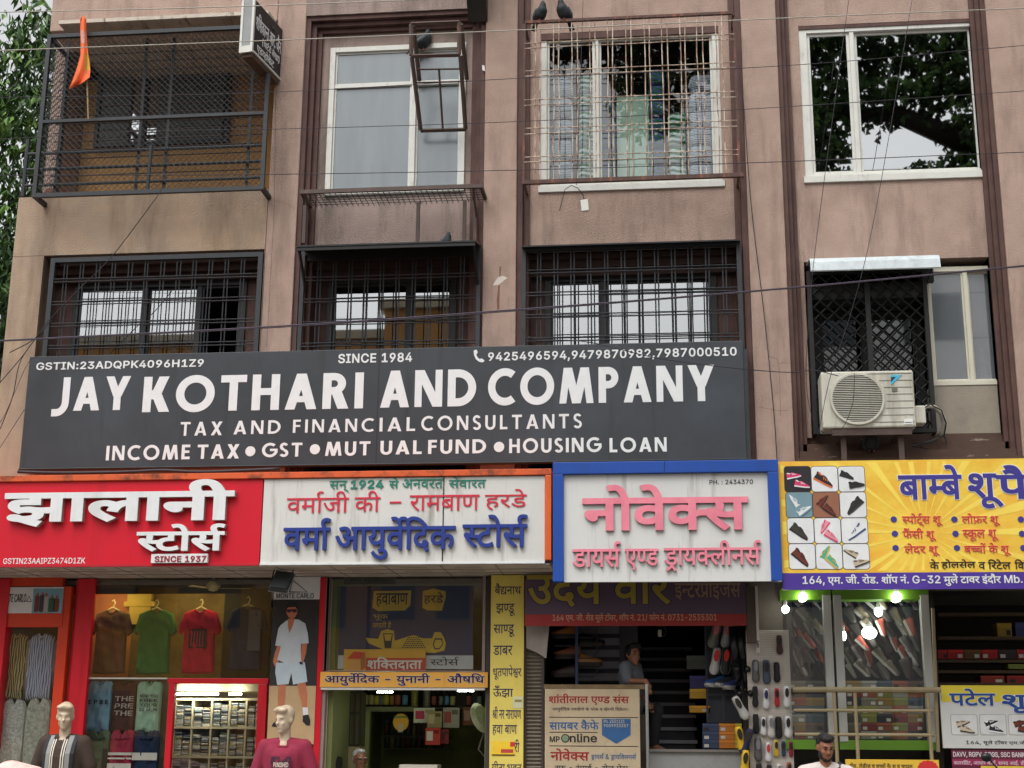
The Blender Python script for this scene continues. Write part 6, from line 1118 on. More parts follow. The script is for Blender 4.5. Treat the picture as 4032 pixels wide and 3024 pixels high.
TEE = [(-.11, 1), (-.2, .985), (-.38, .93), (-.5, .64), (-.40, .585), (-.355, .66), (-.36, .3), (-.375, 0), (-.1, -.012), (.15, -.005), (.37, 0), (.36, .35), (.35, .66), (.41, .585), (.5, .65), (.38, .93), (.2, .985), (.11, 1), (.06, .965), (0, .95), (-.06, .965)]
VEST = [(-.2, 1), (-.42, .985), (-.5, .93), (-.49, .4), (-.5, 0), (.5, 0), (.49, .45), (.5, .93), (.42, .985), (.2, 1), (.1, .94), (0, .915), (-.1, .94)]
SHIRT = [(-.14, 1), (-.38, .955), (-.49, .87), (-.5, .5), (-.46, .12), (-.44, .0), (0, .03), (.44, 0), (.46, .12), (.5, .5), (.49, .87), (.38, .955), (.14, 1), (0, .9)]
def garment(name, label, cat, box, Y, shape, mt, collar=None, extra=None, hanger=False, group=None):
    r = RC(*box, Y); w, h = r[1] - r[0], r[3] - r[2]; cx = (r[0] + r[1]) / 2
    t = thing(name, label, cat, (cx, Y, r[2]), group)
    pt = lambda p: (cx + p[0] * w, r[2] + p[1] * h)
    # a puffed front: outline ring, then an inset ring pushed forward, then the belly
    out = [pt(p) for p in shape]; n = len(out); m = MB(); c0 = (cx, r[2] + h * .55)
    ins = [(c0[0] + (x - c0[0]) * .93, c0[1] + (z - c0[1]) * .955) for x, z in out]; rr = random.Random(int(abs(box[0]) * 7 + box[2]))
    fold = lambda x, z: .02 * math.sin(x * 31 + z * 9 + box[0]) * (1.2 - (z - r[2]) / h) + .012 * math.sin(x * 67 - z * 23 + box[2]) + .008 * math.sin(z * 47 + x * 19)
    V_ = [(x, Y + .03, z) for x, z in out] + [(x, Y - .012, z) for x, z in ins]
    m.add(V_, [(i, (i + 1) % n, n + (i + 1) % n, n + i) for i in range(n)])
    P2, F2 = grid_fill(ins, 12, 16); m.add([(x, Y - .012 + (fold(x, z) if b else 0) - (.016 if b else 0), z) for x, z, b in P2], F2)
    m.done('cloth', mt, t, smooth=True)
    if collar is not None:
        m = MB(); m.tube([(cx - .115 * w, Y - .014, r[2] + h * .985), (cx - .06 * w, Y - .02, r[2] + h * .945), (cx, Y - .022, r[2] + h * .925), (cx + .06 * w, Y - .02, r[2] + h * .945), (cx + .115 * w, Y - .014, r[2] + h * .985)], .010, 5); m.done('collar', collar, t)
    if hanger:
        m = MB(); m.tube([(cx - .2 * w, Y + .02, r[2] + h * .95), (cx, Y + .02, r[2] + h * 1.03), (cx + .2 * w, Y + .02, r[2] + h * .95)], .013, 5); m.tube([(cx, Y + .02, r[2] + h * 1.03), (cx + .02, Y + .02, r[2] + h * 1.1), (cx, Y + .02, r[2] + h * 1.15), (cx - .02, Y + .02, r[2] + h * 1.13)], .009, 5); m.done('hanger', mat('ivory_hanger', (214, 206, 160), .5, .1, 5), t)
    if extra: extra(t, lambda a, b, c, d: (cx + a * w, cx + b * w, r[2] + c * h, r[2] + d * h), Y - .045)
    return t
def grid_fill(poly, nx, nz):
    """triangulated filling of an outline with inner points (flag 1 = inner)"""
    xs = [p[0] for p in poly]; zs = [p[1] for p in poly]; n = len(poly)
    def inside(x, z):
        c = False
        for i in range(n):
            (x0, z0_), (x1, z1_) = poly[i - 1], poly[i]
            if (z0_ > z) != (z1_ > z) and x < (x1 - x0) * (z - z0_) / (z1_ - z0_) + x0: c = not c
        return c
    def near(x, z):
        for i in range(n):
            a = Vector(poly[i - 1]); b = Vector(poly[i]); ab = b - a; tt = max(0, min(1, (Vector((x, z)) - a).dot(ab) / max(ab.length_squared, 1e-9)))
            if (a + ab * tt - Vector((x, z))).length < .012: return True
        return False
    pts = [Vector(p) for p in poly]
    for i in range(1, nx):
        for j in range(1, nz):
            x = min(xs) + (max(xs) - min(xs)) * i / nx; z = min(zs) + (max(zs) - min(zs)) * j / nz
            if inside(x, z) and not near(x, z): pts.append(Vector((x, z)))
    P_, _, T_, ov, *_r = delaunay_2d_cdt(pts, [(i, (i + 1) % n) for i in range(n)], [], 1, 1e-4)
    fl_ = [(p[0], p[1], 0 if any(k < n for k in ov[i]) else 1) for i, p in enumerate(P_)]
    return fl_, [tuple(f) for f in T_ if inside(*(sum((Vector(P_[k]) for k in f), Vector((0, 0))) / len(f)))]
def cloth(name, c, **k): return mat('cloth_' + name, c, .9, .1, 7, bump=.25, bscale=50, **k)
def stripes(name, a, b, sc=60, axis=0, wob=1.5):
    if name in _mats: return _mats[name]
    m = mat(name, a, .9, 0); n = m.node_tree.nodes; L = m.node_tree.links
    tc = n.new('ShaderNodeTexCoord'); wv = n.new('ShaderNodeTexWave'); wv.bands_direction = 'XYZ'[axis]; wv.inputs['Scale'].default_value = sc; wv.inputs['Distortion'].default_value = wob; wv.inputs['Detail Scale'].default_value = .6
    rp = n.new('ShaderNodeValToRGB'); rp.color_ramp.elements[0].position = .42; rp.color_ramp.elements[1].position = .58; rp.color_ramp.elements[0].color = col(*a); rp.color_ramp.elements[1].color = col(*b)
    L.new(tc.outputs['Object'], wv.inputs['Vector']); L.new(wv.outputs['Color'], rp.inputs['Fac']); L.new(rp.outputs[0], n['Principled BSDF'].inputs['Base Color']); return m
def label_print(c, a, txt=None, tm=None):
    def f(t, R4, Y):
        x0, x1, z0_, z1_ = R4(*a)
        if txt:
            for i, s in enumerate(txt):
                hh = (z1_ - z0_) / len(txt); letters('print_letters', s, (x0, x1, z1_ - hh * (i + .8), z1_ - hh * (i + .1)), Y, tm or plain(30, 30, 34), t, bold=24, seg=1, depth=.003)
        else: MB().box(x0, x1, Y - .001, Y + .003, z0_, z1_).done('print', c, t)
    return f
GY = .38
def maroon_print(t, R4, Y):
    x0, x1, z0_, z1_ = R4(-.2, .2, .38, .68); m = MB(); m.box(x0, x1, Y, Y + .003, z0_, z1_, 0)
    for k in range(5): m.box(x0 + (x1 - x0) * (.12 + .16 * k), x0 + (x1 - x0) * (.17 + .16 * k), Y - .003, Y - .001, z0_ + .02, z1_ - .03, 1)
    m.box(x0 + .03, x1 - .03, Y - .003, Y - .001, z0_ + .02, z0_ + .035, 1); m.done('print', [plain(54, 36, 50), plain(176, 60, 76)], t)
garment('t_shirt', 'brown t-shirt on a hanger at the left of the display window', 't-shirt', z0(722, 1078, 362, 888), GY, TEE, cloth('brown', (122, 92, 66)), plain(96, 72, 52), None, True, 'hanging t-shirts in the display')
garment('t_shirt', 'green t-shirt on a hanger between the brown and maroon ones', 't-shirt', z0(1075, 1438, 362, 890), GY, TEE, cloth('green', (66, 122, 66)), plain(50, 92, 54), None, True, 'hanging t-shirts in the display')
garment('t_shirt', 'maroon t-shirt with dark barred print on a hanger', 't-shirt', z6(197, 560, 357, 884), GY, TEE, cloth('maroon', (190, 40, 62)), plain(150, 34, 50), maroon_print, True, 'hanging t-shirts in the display')
garment('t_shirt', 'navy and grey t-shirt on a hanger beside the tall poster', 't-shirt', z6(586, 945, 335, 860), GY, TEE, cloth('navy', (52, 58, 74)), plain(40, 44, 56), label_print(plain(84, 88, 92), (.06, .34, .3, .93)), True, 'hanging t-shirts in the display')
garment('t_shirt', 'pale blue t-shirt with a row of black letters in the lower display', 't-shirt', z0(708, 908, 945, 1372), .42, VEST, cloth('pale_blue', (140, 186, 210)), plain(120, 168, 196), label_print(None, (-.38, .42, .52, .64), ['E P S E']), group='t-shirts in the lower display')
garment('t_shirt', 'brown t-shirt with big letter print hung left of the mint green one', 't-shirt', z0(905, 1108, 950, 1372), .42, VEST, cloth('chocolate', (92, 62, 52)), plain(70, 46, 40), label_print(None, (-.3, .45, .3, .72), ['THE', 'PRE', 'THE'], plain(190, 180, 170)), group='t-shirts in the lower display')
garment('t_shirt', 'mint green t-shirt with slogan print in the lower display', 't-shirt', z0(1108, 1312, 950, 1372), .42, VEST, cloth('mint', (158, 198, 172)), plain(134, 176, 150), label_print(None, (-.3, .4, .4, .75), ['NOW YOU', 'FREE', 'YOUR', 'IS MIN'], plain(60, 66, 70)), group='t-shirts in the lower display')
def band(*bs):
    def f(t, R4, Y):
        m = MB(); ms = []
        for a, c in bs:
            x0, x1, z0_, z1_ = R4(*a); m.box(x0, x1, Y - .001 - .0015 * len(ms), Y + .003, z0_, z1_, len(ms)); ms.append(c)
        m.done('trim_stripes', ms, t)
        m = MB(); x0, x1, z0_, z1_ = R4(-.2, .2, .86, 1.0); cx = (x0 + x1) / 2
        m.prism([(x0, z1_), (cx, z0_ + .03), (cx - .01, z0_ - .0), (x0 - .03, z0_ + .02)], Y - .012, Y - .004); m.prism([(x1, z1_), (x1 + .03, z0_ + .02), (cx + .01, z0_), (cx, z0_ + .03)], Y - .012, Y - .004); m.done('collar_flaps', bs[0][1], t)
    return f
WHT = plain(210, 208, 200)
garment('polo_shirt', 'olive polo shirt folded at the left of the bottom row', 'polo shirt', z0(690, 885, 1348, 1900), .3, VEST, cloth('olive', (92, 110, 86)), None, band(((-.2, .2, .55, .56), plain(70, 84, 66)), ((-.48, -.28, 0, .72), plain(40, 42, 44)), ((.28, .48, 0, .72), plain(40, 42, 44))), group='polo shirts in the bottom row')
garment('polo_shirt', 'maroon polo shirt with white chest stripes in the bottom row', 'polo shirt', z0(886, 1082, 1345, 1900), .3, VEST, cloth('wine', (160, 50, 74)), None, band(((-.2, .2, .8, .81), plain(150, 46, 68)), ((-.49, .49, .62, .66), WHT), ((-.49, .49, .56, .585), WHT), ((-.49, .49, .2, .5), WHT)), group='polo shirts in the bottom row')
garment('polo_shirt', 'navy polo shirt with one broad white band in the bottom row', 'polo shirt', z0(1083, 1290, 1348, 1900), .3, VEST, cloth('deep_navy', (28, 50, 78)), None, band(((-.2, .2, .8, .81), plain(26, 44, 70)), ((-.49, .49, .55, .66), WHT)), group='polo shirts in the bottom row')
garment('shirt', 'yellow and black striped long shirt hanging in the door at far left', 'shirt', z0(20, 222, 555, 1110), .12, SHIRT, stripes('olive_stripe_cloth', (176, 164, 122), (74, 66, 48), 11, 0, .5), plain(176, 164, 122), group='shirts hung in the door')
garment('shirt', 'blue and white striped long shirt hanging in the red door', 'shirt', z0(210, 442, 555, 1110), .14, SHIRT, stripes('blue_stripe_cloth', (176, 184, 200), (104, 112, 136), 11, 0, .5), plain(170, 180, 196), group='shirts hung in the door')
garment('shirt', 'grey speckled printed shirt below the yellow striped one', 'shirt', z0(-20, 190, 1080, 1800), .12, SHIRT, mat('speckled_print', (176, 176, 168), .9, .55, 40), None, group='shirts hung in the door')
garment('shirt', 'grey floral printed shirt below the blue striped one', 'shirt', z0(188, 402, 1070, 1800), .14, SHIRT, mat('floral_print', (160, 164, 154), .9, .5, 26), None, group='shirts hung in the door')
tag(MB().box(W(0, 2700, .55).x - .5, W(250, 2700, .55).x, .55, .58, FL, 3.3).done('door_backboard', plain(52, 48, 44)), 'dark board behind the striped shirts in the red door', 'board')

# red inner door frame and lit shelves
t = thing('door_frame', 'red painted inner doorway of the garment store showing lit shelves', 'door frame', (W(850, 2800, .04).x, .04, FL))
m = MB(); a = RC(*z6(112, 160, 925, 1900), .04); b = RC(*z6(845, 920, 968, 1900), .04); c_ = RC(*z6(140, 950, 926, 970), .03)
m.box(a[0], a[1], .02, .1, a[2], c_[2] - .001); m.box(b[0], b[1], .02, .1, b[2], c_[2] - .001); m.box(c_[0] - .02, c_[1], .018, .1, c_[2], c_[3]); m.done('frame', M_REDP, t, bevel=.006)
YK = 1.5
sx = [W(600 + x * .4822, 2800, YK).x for x in (182, 328, 484, 628, 766, 905)]; sz = [W(850, 2224 + y * .4822, YK).z for y in (1098, 1330, 1570, 1810)]
t = thing('clothes_shelf', 'white lit cubby shelf full of folded shirts in the red doorway', 'shelf', ((sx[0] + sx[-1]) / 2, YK, FL))
m = MB()
for x in sx: m.box(x - .012, x + .012, YK, YK + .4, FL, sz[0])
for z in sz: m.box(sx[0] - .012, sx[-1] + .012, YK - .003, YK + .4, z - .014, z + .014)
m.box(sx[0], sx[-1], YK + .4, YK + .42, FL, sz[0]); m.box(sx[0] - .2, sx[-1] + .3, YK - .02, YK + .4, sz[0] + .1, sz[0] + .24); m.done('cubbies', mat('cream_shelf', (214, 206, 176), .6, .06, 3), t)
m = MB(); m.box(sx[0] + .05, sx[2] + .1, YK - .12, YK - .07, sz[0] + .05, sz[0] + .075); m.box(sx[2] + .25, sx[4] - .05, YK - .12, YK - .07, sz[0] + .05, sz[0] + .075); m.done('tube_light', mat('lit_tube', (255, 246, 224), .5, 0, emit=26), t)
FOLD = [plain(206, 208, 204, .9), plain(220, 218, 208, .9), plain(164, 172, 178, .9), plain(92, 100, 116, .9), plain(60, 62, 66, .9), plain(190, 180, 140, .9), plain(150, 170, 180, .9), plain(120, 132, 128, .9), plain(196, 200, 206, .9), plain(170, 96, 70, .9)]
for r_ in range(3):
    for c_ in range(5):
        for k in range(2):
            a = sx[c_] + .02 + k * (sx[c_ + 1] - sx[c_] - .03) / 2; w = (sx[c_ + 1] - sx[c_] - .05) / 2; zb = sz[r_ + 1] + .015; m = MB(); z = zb; top = sz[r_] - .03 - rnd.uniform(.02, .1)
            while z < top:
                h = rnd.uniform(.014, .022); j = rnd.uniform(-.006, .006); mi = rnd.choice((0, 0, 1, 1, 2, 3, 4, 5, 6, 7, 8, 8)); sl = rnd.uniform(-.004, .004)
                m.xprism([(YK + .02 + j, z), (YK + .01 + j, z + h / 2), (YK + .02 + j, z + h - .002), (YK + .34, z + h - .002), (YK + .34, z)], a + .004 + sl, a + w - .004 + sl, mi); z += h
            tag(m.done('folded_shirts', FOLD), '%s folded shirt stack, %s cubby of the %s lit shelf row' % (('left', 'right')[k], ORD[c_], ('top', 'middle', 'bottom')[r_]), 'folded shirts', 'folded shirts on the lit shelf')

for x, y in ((W(450, 2300, .5).x, .5), (W(800, 2300, .5).x, .5)):
    t = thing('tube_light', 'warm tube light behind an added screen above the %s hanging t-shirts' % ('brown and green' if x < -6 else 'maroon and navy'), 'lamp', (x, .3, 3.44))
    MB().box(x - .3, x + .3, .3, .33, 3.46, 3.48).done('lit_tube', mat('lit_tube_warm', (255, 226, 150), .5, 0, emit=18), t); MB().box(x - .75, x + .75, .22, .235, 3.4, 3.56).done('added_valance', plain(84, 74, 50), t)  # unseen tubes read off the warm tone, front strip added to hide them
# ceiling fan behind the glass
p = W(600 + 497 * .4822, 2224 + 190 * .4822, .16); t = thing('ceiling_fan', 'cream ceiling fan hanging behind the garment display glass', 'fan', p)
m = MB(); m.lathe([(.02, .11), (.05, .09), (.085, .05), (.09, .02), (.05, -.03), (.01, -.04)][::-1], p, 14); m.tube([p + Vector((0, 0, .1)), p + Vector((0, 0, .32))], .014, 6); m.done('motor', mat('cream_fan', (214, 204, 150), .5, .1, 4), t, smooth=True)
m = MB()
for a in (.1, 2.2, 4.3): d = Vector((math.cos(a), math.sin(a) * .7, 0)); s = Vector((-d.y, d.x, .1)) * .05; q0, q1 = p + d * .09, p + d * .46; m.add([q0 - s * .6, q1 - s, q1 + s, q0 + s * .6, q0 - s * .6 - Vector((0, 0, .006)), q1 - s - Vector((0, 0, .006)), q1 + s - Vector((0, 0, .006)), q0 + s * .6 - Vector((0, 0, .006))], [(0, 1, 2, 3), (7, 6, 5, 4), (0, 4, 5, 1), (1, 5, 6, 2), (2, 6, 7, 3), (3, 7, 4, 0)])
m.done('blades', mat('cream_fan', (214, 204, 150)), t)

# tall fashion poster
YP = -.03
rp_ = (W(1066, 2600, YP).x, W(1248, 2600, YP).x, W(1150, 2930, YP).z, W(1150, 2272, YP).z)
t = thing('fashion_poster', 'tall poster of a man in pale shirt and shorts with sunglasses', 'poster', ((rp_[0] + rp_[1]) / 2, YP, rp_[2]))
zc, zg = W(1160, 2360, YP).z, W(1160, 2700, YP).z
m = MB(); m.box(rp_[0], rp_[1], YP, YP + .02, zc, rp_[3]); m.done('white_head', plain(214, 214, 214), t)
m = MB(); m.box(rp_[0], rp_[1], YP, YP + .02, zg, zc - .001); m.done('dark_print', mat('poster_black', (44, 42, 42), .5, .3, 3), t)
m = MB(); m.box(rp_[0], rp_[1], YP, YP + .02, rp_[2], zg - .001); m.done('sand_print', mat('poster_sand', (190, 160, 120), .5, .12, 4), t)
fits(t, 'brand_letters', 'MONTE CARLO', z6(1012, 1318, 232, 274), YP, plain(36, 36, 38), depth=.004, bold=10)
q = lambda x, y: (W(600 + x * .4822, 2224 + y * .4822, YP).x, W(600 + x * .4822, 2224 + y * .4822, YP).z)
m = MB(); m.tube([(q(1120, 222)[0], YP - .002, q(1120, 222)[1]), (q(1150, 128)[0], YP - .002, q(1150, 128)[1]), (q(1265, 222)[0], YP - .002, q(1265, 222)[1]), (q(1120, 222)[0], YP - .002, q(1120, 222)[1])], .006, 4); m.done('peak_emblem', plain(36, 36, 38), t)
m = MB()
def pp(pts, mi, y): m.prism([q(*p) for p in pts][::-1], YP - y - .001, YP - y + .0005, mi)
pp([(1030, 980), (1090, 980), (1082, 1100), (1075, 1200), (1080, 1290), (1030, 1290), (1028, 1180), (1024, 1080)], 0, .002); pp([(1180, 960), (1250, 960), (1266, 1060), (1262, 1170), (1266, 1230), (1228, 1230), (1224, 1150), (1200, 1060)], 0, .002)
pp([(1226, 1165), (1270, 1165), (1274, 1235), (1232, 1235)], 4, .004); pp([(1230, 1230), (1275, 1222), (1290, 1270), (1288, 1310), (1262, 1312), (1228, 1280)], 3, .006); pp([(1020, 1270), (1060, 1280), (1058, 1310), (1010, 1322), (975, 1318), (985, 1295)], 3, .006)
pp([(1020, 660), (1055, 660), (1040, 740), (1030, 800), (1000, 830), (985, 790), (1000, 720)], 0, .002); pp([(1222, 640), (1265, 640), (1256, 720), (1232, 800), (1220, 870), (1190, 888), (1168, 880), (1175, 830), (1208, 760)], 0, .0025)
pp([(1010, 800), (1245, 795), (1256, 870), (1266, 955), (1150, 978), (1135, 880), (1112, 975), (1020, 980), (1004, 880)], 2, .004)
pp([(1090, 460), (1120, 445), (1160, 445), (1195, 447), (1250, 480), (1270, 560), (1278, 640), (1215, 645), (1212, 700), (1218, 800), (1100, 808), (1020, 775), (1042, 700), (1050, 665), (1004, 660), (1030, 520), (1050, 492)], 1, .006)
pp([(1108, 440), (1165, 440), (1150, 490), (1120, 560), (1108, 500)], 0, .008); pp([(1098, 350), (1120, 330), (1165, 330), (1188, 360), (1184, 400), (1165, 430), (1140, 442), (1112, 425), (1098, 395)], 0, .010)
pp([(1092, 372), (1094, 335), (1112, 312), (1145, 305), (1175, 315), (1190, 345), (1188, 365), (1170, 345), (1110, 348)], 3, .012); pp([(1098, 365), (1182, 362), (1180, 385), (1160, 392), (1142, 378), (1120, 392), (1102, 385)], 5, .013)
pp([(1200, 790), (1228, 795), (1230, 815), (1205, 812)], 3, .008)
m.done('printed_man', [plain(190, 116, 84), plain(196, 204, 208), plain(190, 204, 212), plain(36, 32, 36), plain(222, 222, 222), plain(70, 34, 46)], t)
r = RC(1244, 1268, 2275, 3090, -.02); tag(MB().box(r[0], r[1], -.02, .06, r[2], r[3]).done('red_post', M_REDP), 'narrow red post at the right edge of the fashion poster', 'post')
# flood light under the canopy
p = W(1108, 2290, -.75); t = thing('flood_light', 'black finned flood light hanging under the canopy by the poster', 'lamp', p)
m = MB(); ax = Vector((.105, 0, -.012)); ay = Vector((0, .06, -.05)) * .9; az = Vector((.035, .03, .11)) * .95
m.obox(p, ax, ay * .35, az); m.done('housing', mat('black_aluminium', (50, 56, 56), .5, .2, 6), t, bevel=.01)
m = MB(); nrm = ax.cross(az).normalized(); nrm = nrm if nrm.y < 0 else -nrm
for i in range(13): m.obox(p + ax * (-.78 + 1.56 * i / 12) + nrm * .032, ax.normalized() * .004, nrm * .014, az * .8)
m.done('cooling_fin', mat('black_aluminium', (50, 56, 56)), t)
m = MB(); m.obox(p - nrm * .035, ax * 1.06, nrm * .006, az * 1.08); m.done('rim', plain(150, 154, 156), t)
m = MB()
for s in (-1, 1): m.tube([p + ax * s * 1.05, p + ax * s * 1.05 + Vector((0, .05, .1)), Vector((p.x + .11 * s, p.y + .08, 3.568))], .008, 4)
m.done('bracket', M_BLACKIRON, t)

# ---- ayurvedic shop
t = thing('shop_window', 'glazed upper window of the ayurvedic shop in a pale frame', 'shop window', (W(1600, 2450, .02).x, .02, W(1600, 2645, .02).z))
r = RC(1284, 1912, 2262, 2644, .02); m = MB(); around(m, r, (r[0] + .03, r[1] - .035, r[2] + .01, r[3] - .02), .0, .05); m.done('frame', mat('pinkish_frame', (150, 132, 130), .6, .1, 4), t)
m = MB(); m.add([(r[0] + .03, .03, r[2]), (r[1] - .03, .03, r[2]), (r[1] - .03, .03, r[3]), (r[0] + .03, .03, r[3])], [(0, 1, 2, 3)]); m.done('glass_sheet', G_SHOP, t)
t = flat('remedy_poster', 'dark blue poster with yellow drawing of a tumbler, heap and pot behind the shop glass', 'poster', z12(285, 1375, 172, 736), .14, mat('dark_blue_poster', (52, 62, 92), .5, .15, 3))
panel(t, 'white_strip', z12(270, 1375, 740, 850), .135, plain(190, 196, 198), .02)
YPo = .14; MY = mat('poster_yellow', (200, 170, 66), .5, .12, 5); MD = plain(44, 50, 60)
q = lambda x, y: (W(1200 + x * .4822, 2224 + y * .4822, YPo).x, W(1200 + x * .4822, 2224 + y * .4822, YPo).z)
m = MB()
def yy(pts, y=.002, mi=0): m.prism([q(*p) for p in pts][::-1], YPo - y - .001, YPo - y + .0005, mi)
yy([(565, 215), (870, 210), (862, 330), (820, 372), (600, 378), (552, 350)]); yy([(965, 215), (1050, 195), (1150, 215), (1152, 260), (1120, 375), (1000, 372), (960, 350)])
yy([(495, 595), (600, 605), (625, 540), (675, 525), (728, 540), (735, 620), (800, 600), (860, 580), (900, 575), (960, 600), (1040, 600), (1060, 550), (1110, 550), (1135, 590), (1152, 640), (1140, 700), (1060, 720), (640, 690), (520, 640)])
yy([(640, 560), (720, 560), (706, 680), (654, 680)], .004, 1); yy([(648, 568), (712, 568), (702, 620), (658, 620)], .006, 0); yy([(1062, 600), (1120, 600), (1132, 650), (1100, 690), (1060, 690), (1046, 650)], .004, 1); yy([(1068, 612), (1114, 612), (1124, 648), (1098, 680), (1066, 680), (1056, 650)], .006, 0)
for i in range(6):
    for j in range(10 - i): cx, cz = 800 + 20 * j + 10 * i, 675 - 16 * i; yy([(cx, cz - 7), (cx + 8, cz), (cx, cz + 7), (cx - 8, cz)], .004, 1)
m.done('yellow_drawing', [MY, MD], t)
fits(t, 'poster_title', 'हवाबाण', z12(582, 842, 232, 345), YPo - .003, MD, bold=10, seg=2); fits(t, 'poster_title', 'हरडे', z12(972, 1132, 225, 325), YPo - .003, MD, bold=10, seg=2)
fits(t, 'poster_note', 'भूक', z12(558, 680, 405, 455), YPo, MY, seg=2); fits(t, 'poster_note', 'लगाती है', z12(555, 705, 460, 522), YPo, MY, seg=2)
fits(t, 'store_word', 'स्टोर्स', z12(1025, 1258, 752, 822), .135, plain(40, 44, 48), seg=2)
t = flat('remedy_sign', 'red and yellow medicine sign with a printed carton in the shop window', 'sign', z12(318, 984, 690, 872), .07, mat('yellow_medicine_sign', (206, 160, 60), .5, .1, 4))
panel(t, 'red_print', z12(500, 984, 760, 870), .067, mat('red_medicine_print', (180, 70, 50), .5, .15, 4), .004)
q = lambda x, y: (W(1200 + x * .4822, 2224 + y * .4822, .07).x, W(1200 + x * .4822, 2224 + y * .4822, .07).z)
m = MB(); m.prism([q(345, 770), q(345, 865), q(455, 865), q(455, 770)], .066, .069, 1); m.prism([q(345, 768), q(455, 768), q(495, 715), q(400, 708)], .066, .069, 0); m.prism([q(457, 768), q(457, 865), q(495, 840), q(495, 720)], .066, .069, 2); m.done('printed_carton', [plain(190, 60, 50), plain(200, 150, 80), plain(160, 100, 60)], t)
fits(t, 'medicine_name', 'शक्तिदाता', z12(510, 958, 752, 858), .066, plain(210, 208, 200), bold=22, seg=2)
t = flat('window_header_board', 'dark board with faint lettering at the top of the ayurvedic window', 'sign', z12(318, 740, 100, 158), .1, plain(70, 74, 76)); fits(t, 'faint_letters', 'बनाए अंदर से स्ट्रांग', z12(370, 695, 112, 146), .1, plain(36, 38, 40), seg=2)
t = flat('medicine_strip_sign', 'long amber strip sign with dark violet lettering over the ayurvedic counter', 'sign', z12(126, 1494, 876, 1000), -.06, mat('amber_strip', (226, 168, 72), .55, .08, 3, dirt=(180, 124, 56), dfac=.4), .04)
fits(t, 'strip_letters', 'आयुर्वेदिक - युनानी - औषधि', z12(160, 1470, 884, 988), -.06, mat('violet_letters', (46, 28, 74), .5, .1, 5), bold=22, seg=3, outline=(22, OUTW))
panel(t, 'white_edge', z12(130, 1470, 1001, 1022), -.05, plain(206, 204, 198), .05)
YV = 1.7
t = thing('bottle_shelf', 'long wall shelf of medicine bottles in the ayurvedic shop', 'shelf', (W(1600, 2790, YV).x, YV, W(1600, 2790, YV).z))
r = RC(*z12(455, 1440, 1160, 1172), YV); m = MB(); m.box(r[0], W(1630, 2780, YV).x, YV - .02, YV + .25, r[2] - .04, r[3]); m.done('front_board', mat('pale_shelf_edge', (150, 158, 112), .6, .1, 4), t)
m = MB(); m.box(W(1632, 2780, YV).x, r[1], YV, YV + .25, r[2] - .01, r[3]); m.box(r[0], r[1], YV + .25, YV + .27, r[3], r[3] + .5); m.done('board', plain(60, 58, 48), t)
zs = r[3]
def bottle(px, h, w, lab, cap, body, label):
    x = W(px, 2770, YV + .08).x; t = thing('medicine_bottle', label, 'bottle', (x, YV + .08, zs + .001), 'bottles on the ayurvedic shelf')
    MB().lathe([(w * .92, 0), (w, .01), (w, h * .66), (w * .8, h * .76), (w * .38, h * .84), (w * .36, h * .9)], (x, YV + .08, zs + .001), 12).done('glass_body', body, t, smooth=True)
    MB().lathe([(w * 1.02, h * .1), (w * 1.02, h * .56)], (x, YV + .08, zs + .001), 12).done('paper_label', lab, t, smooth=True)
    MB().lathe([(w * .42, h * .88), (w * .42, h)], (x, YV + .08, zs + .001), 10).done('cap', cap, t)
DKB = mat('brown_bottle_glass', (40, 28, 20), .2, .1, 5); CAPW = plain(200, 200, 196); CAPK = plain(40, 40, 40)
LBS = {'cream': plain(214, 208, 140), 'yellow': plain(214, 206, 80), 'white': plain(220, 220, 206), 'blue': plain(120, 180, 214), 'gold': plain(190, 150, 70), 'grey': plain(140, 150, 140), 'red': plain(190, 110, 90)}
for i, (x, h, w, lb, wd) in enumerate(((497, .26, .034, 'cream', 'at the left end of the shelf'), (541, .26, .034, 'cream', 'second from the left end of the shelf'), (585, .25, .034, 'yellow', 'third from the left'), (622, .25, .03, 'grey', 'behind the yellow ones'), (662, .26, .038, 'yellow', 'with a broad yellow label, fifth from the left'),
        (711, .25, .03, 'gold', 'with a rounded gold label'), (759, .26, .034, 'red', 'with a red and white label'), (818, .26, .036, 'blue', 'with a pale blue label'), (1055, .24, .03, 'red', 'small with a dull red label right of the jars'), (1112, .24, .03, 'grey', 'small with grey label right of the jars'), (1160, .24, .03, 'blue', 'small blue labelled near the middle of the right half'),
        (1208, .24, .032, 'cream', 'small cream labelled in the right half'), (1340, .25, .03, 'red', 'next to the red carton near the right end'), (1425, .24, .03, 'grey', 'last at the right end of the shelf'))):
    bottle(1200 + x * .4822, h, w, LBS[lb], (CAPW, CAPK)[i % 2], DKB, 'dark medicine bottle %s' % wd)
for r_, y in enumerate((1392, 1407, 1497)):
    for i in range(11):
        p = W(1200 + (668 + 44 * i) * .4822, 2224 + y * .4822, 2.5); t = thing('medicine_jar', '%s dark jar from the left on the %s back shelf of the ayurvedic shop' % (ORD[i], ('upper', 'middle', 'lowest')[r_]), 'jar', p, 'jars on the dark back shelves'); h = .12 + .05 * rnd.random()
        MB().lathe([(.034, 0), (.036, h), (.024, h + .02)], p, 10).done('jar_body', plain(*rnd.choice(((70, 60, 40), (110, 100, 60), (60, 74, 50), (90, 60, 40)))), t, smooth=True); MB().lathe([(.026, h + .021), (.026, h + .045)], p, 10).done('lid', plain(*rnd.choice(((150, 150, 140), (60, 60, 50)))), t)
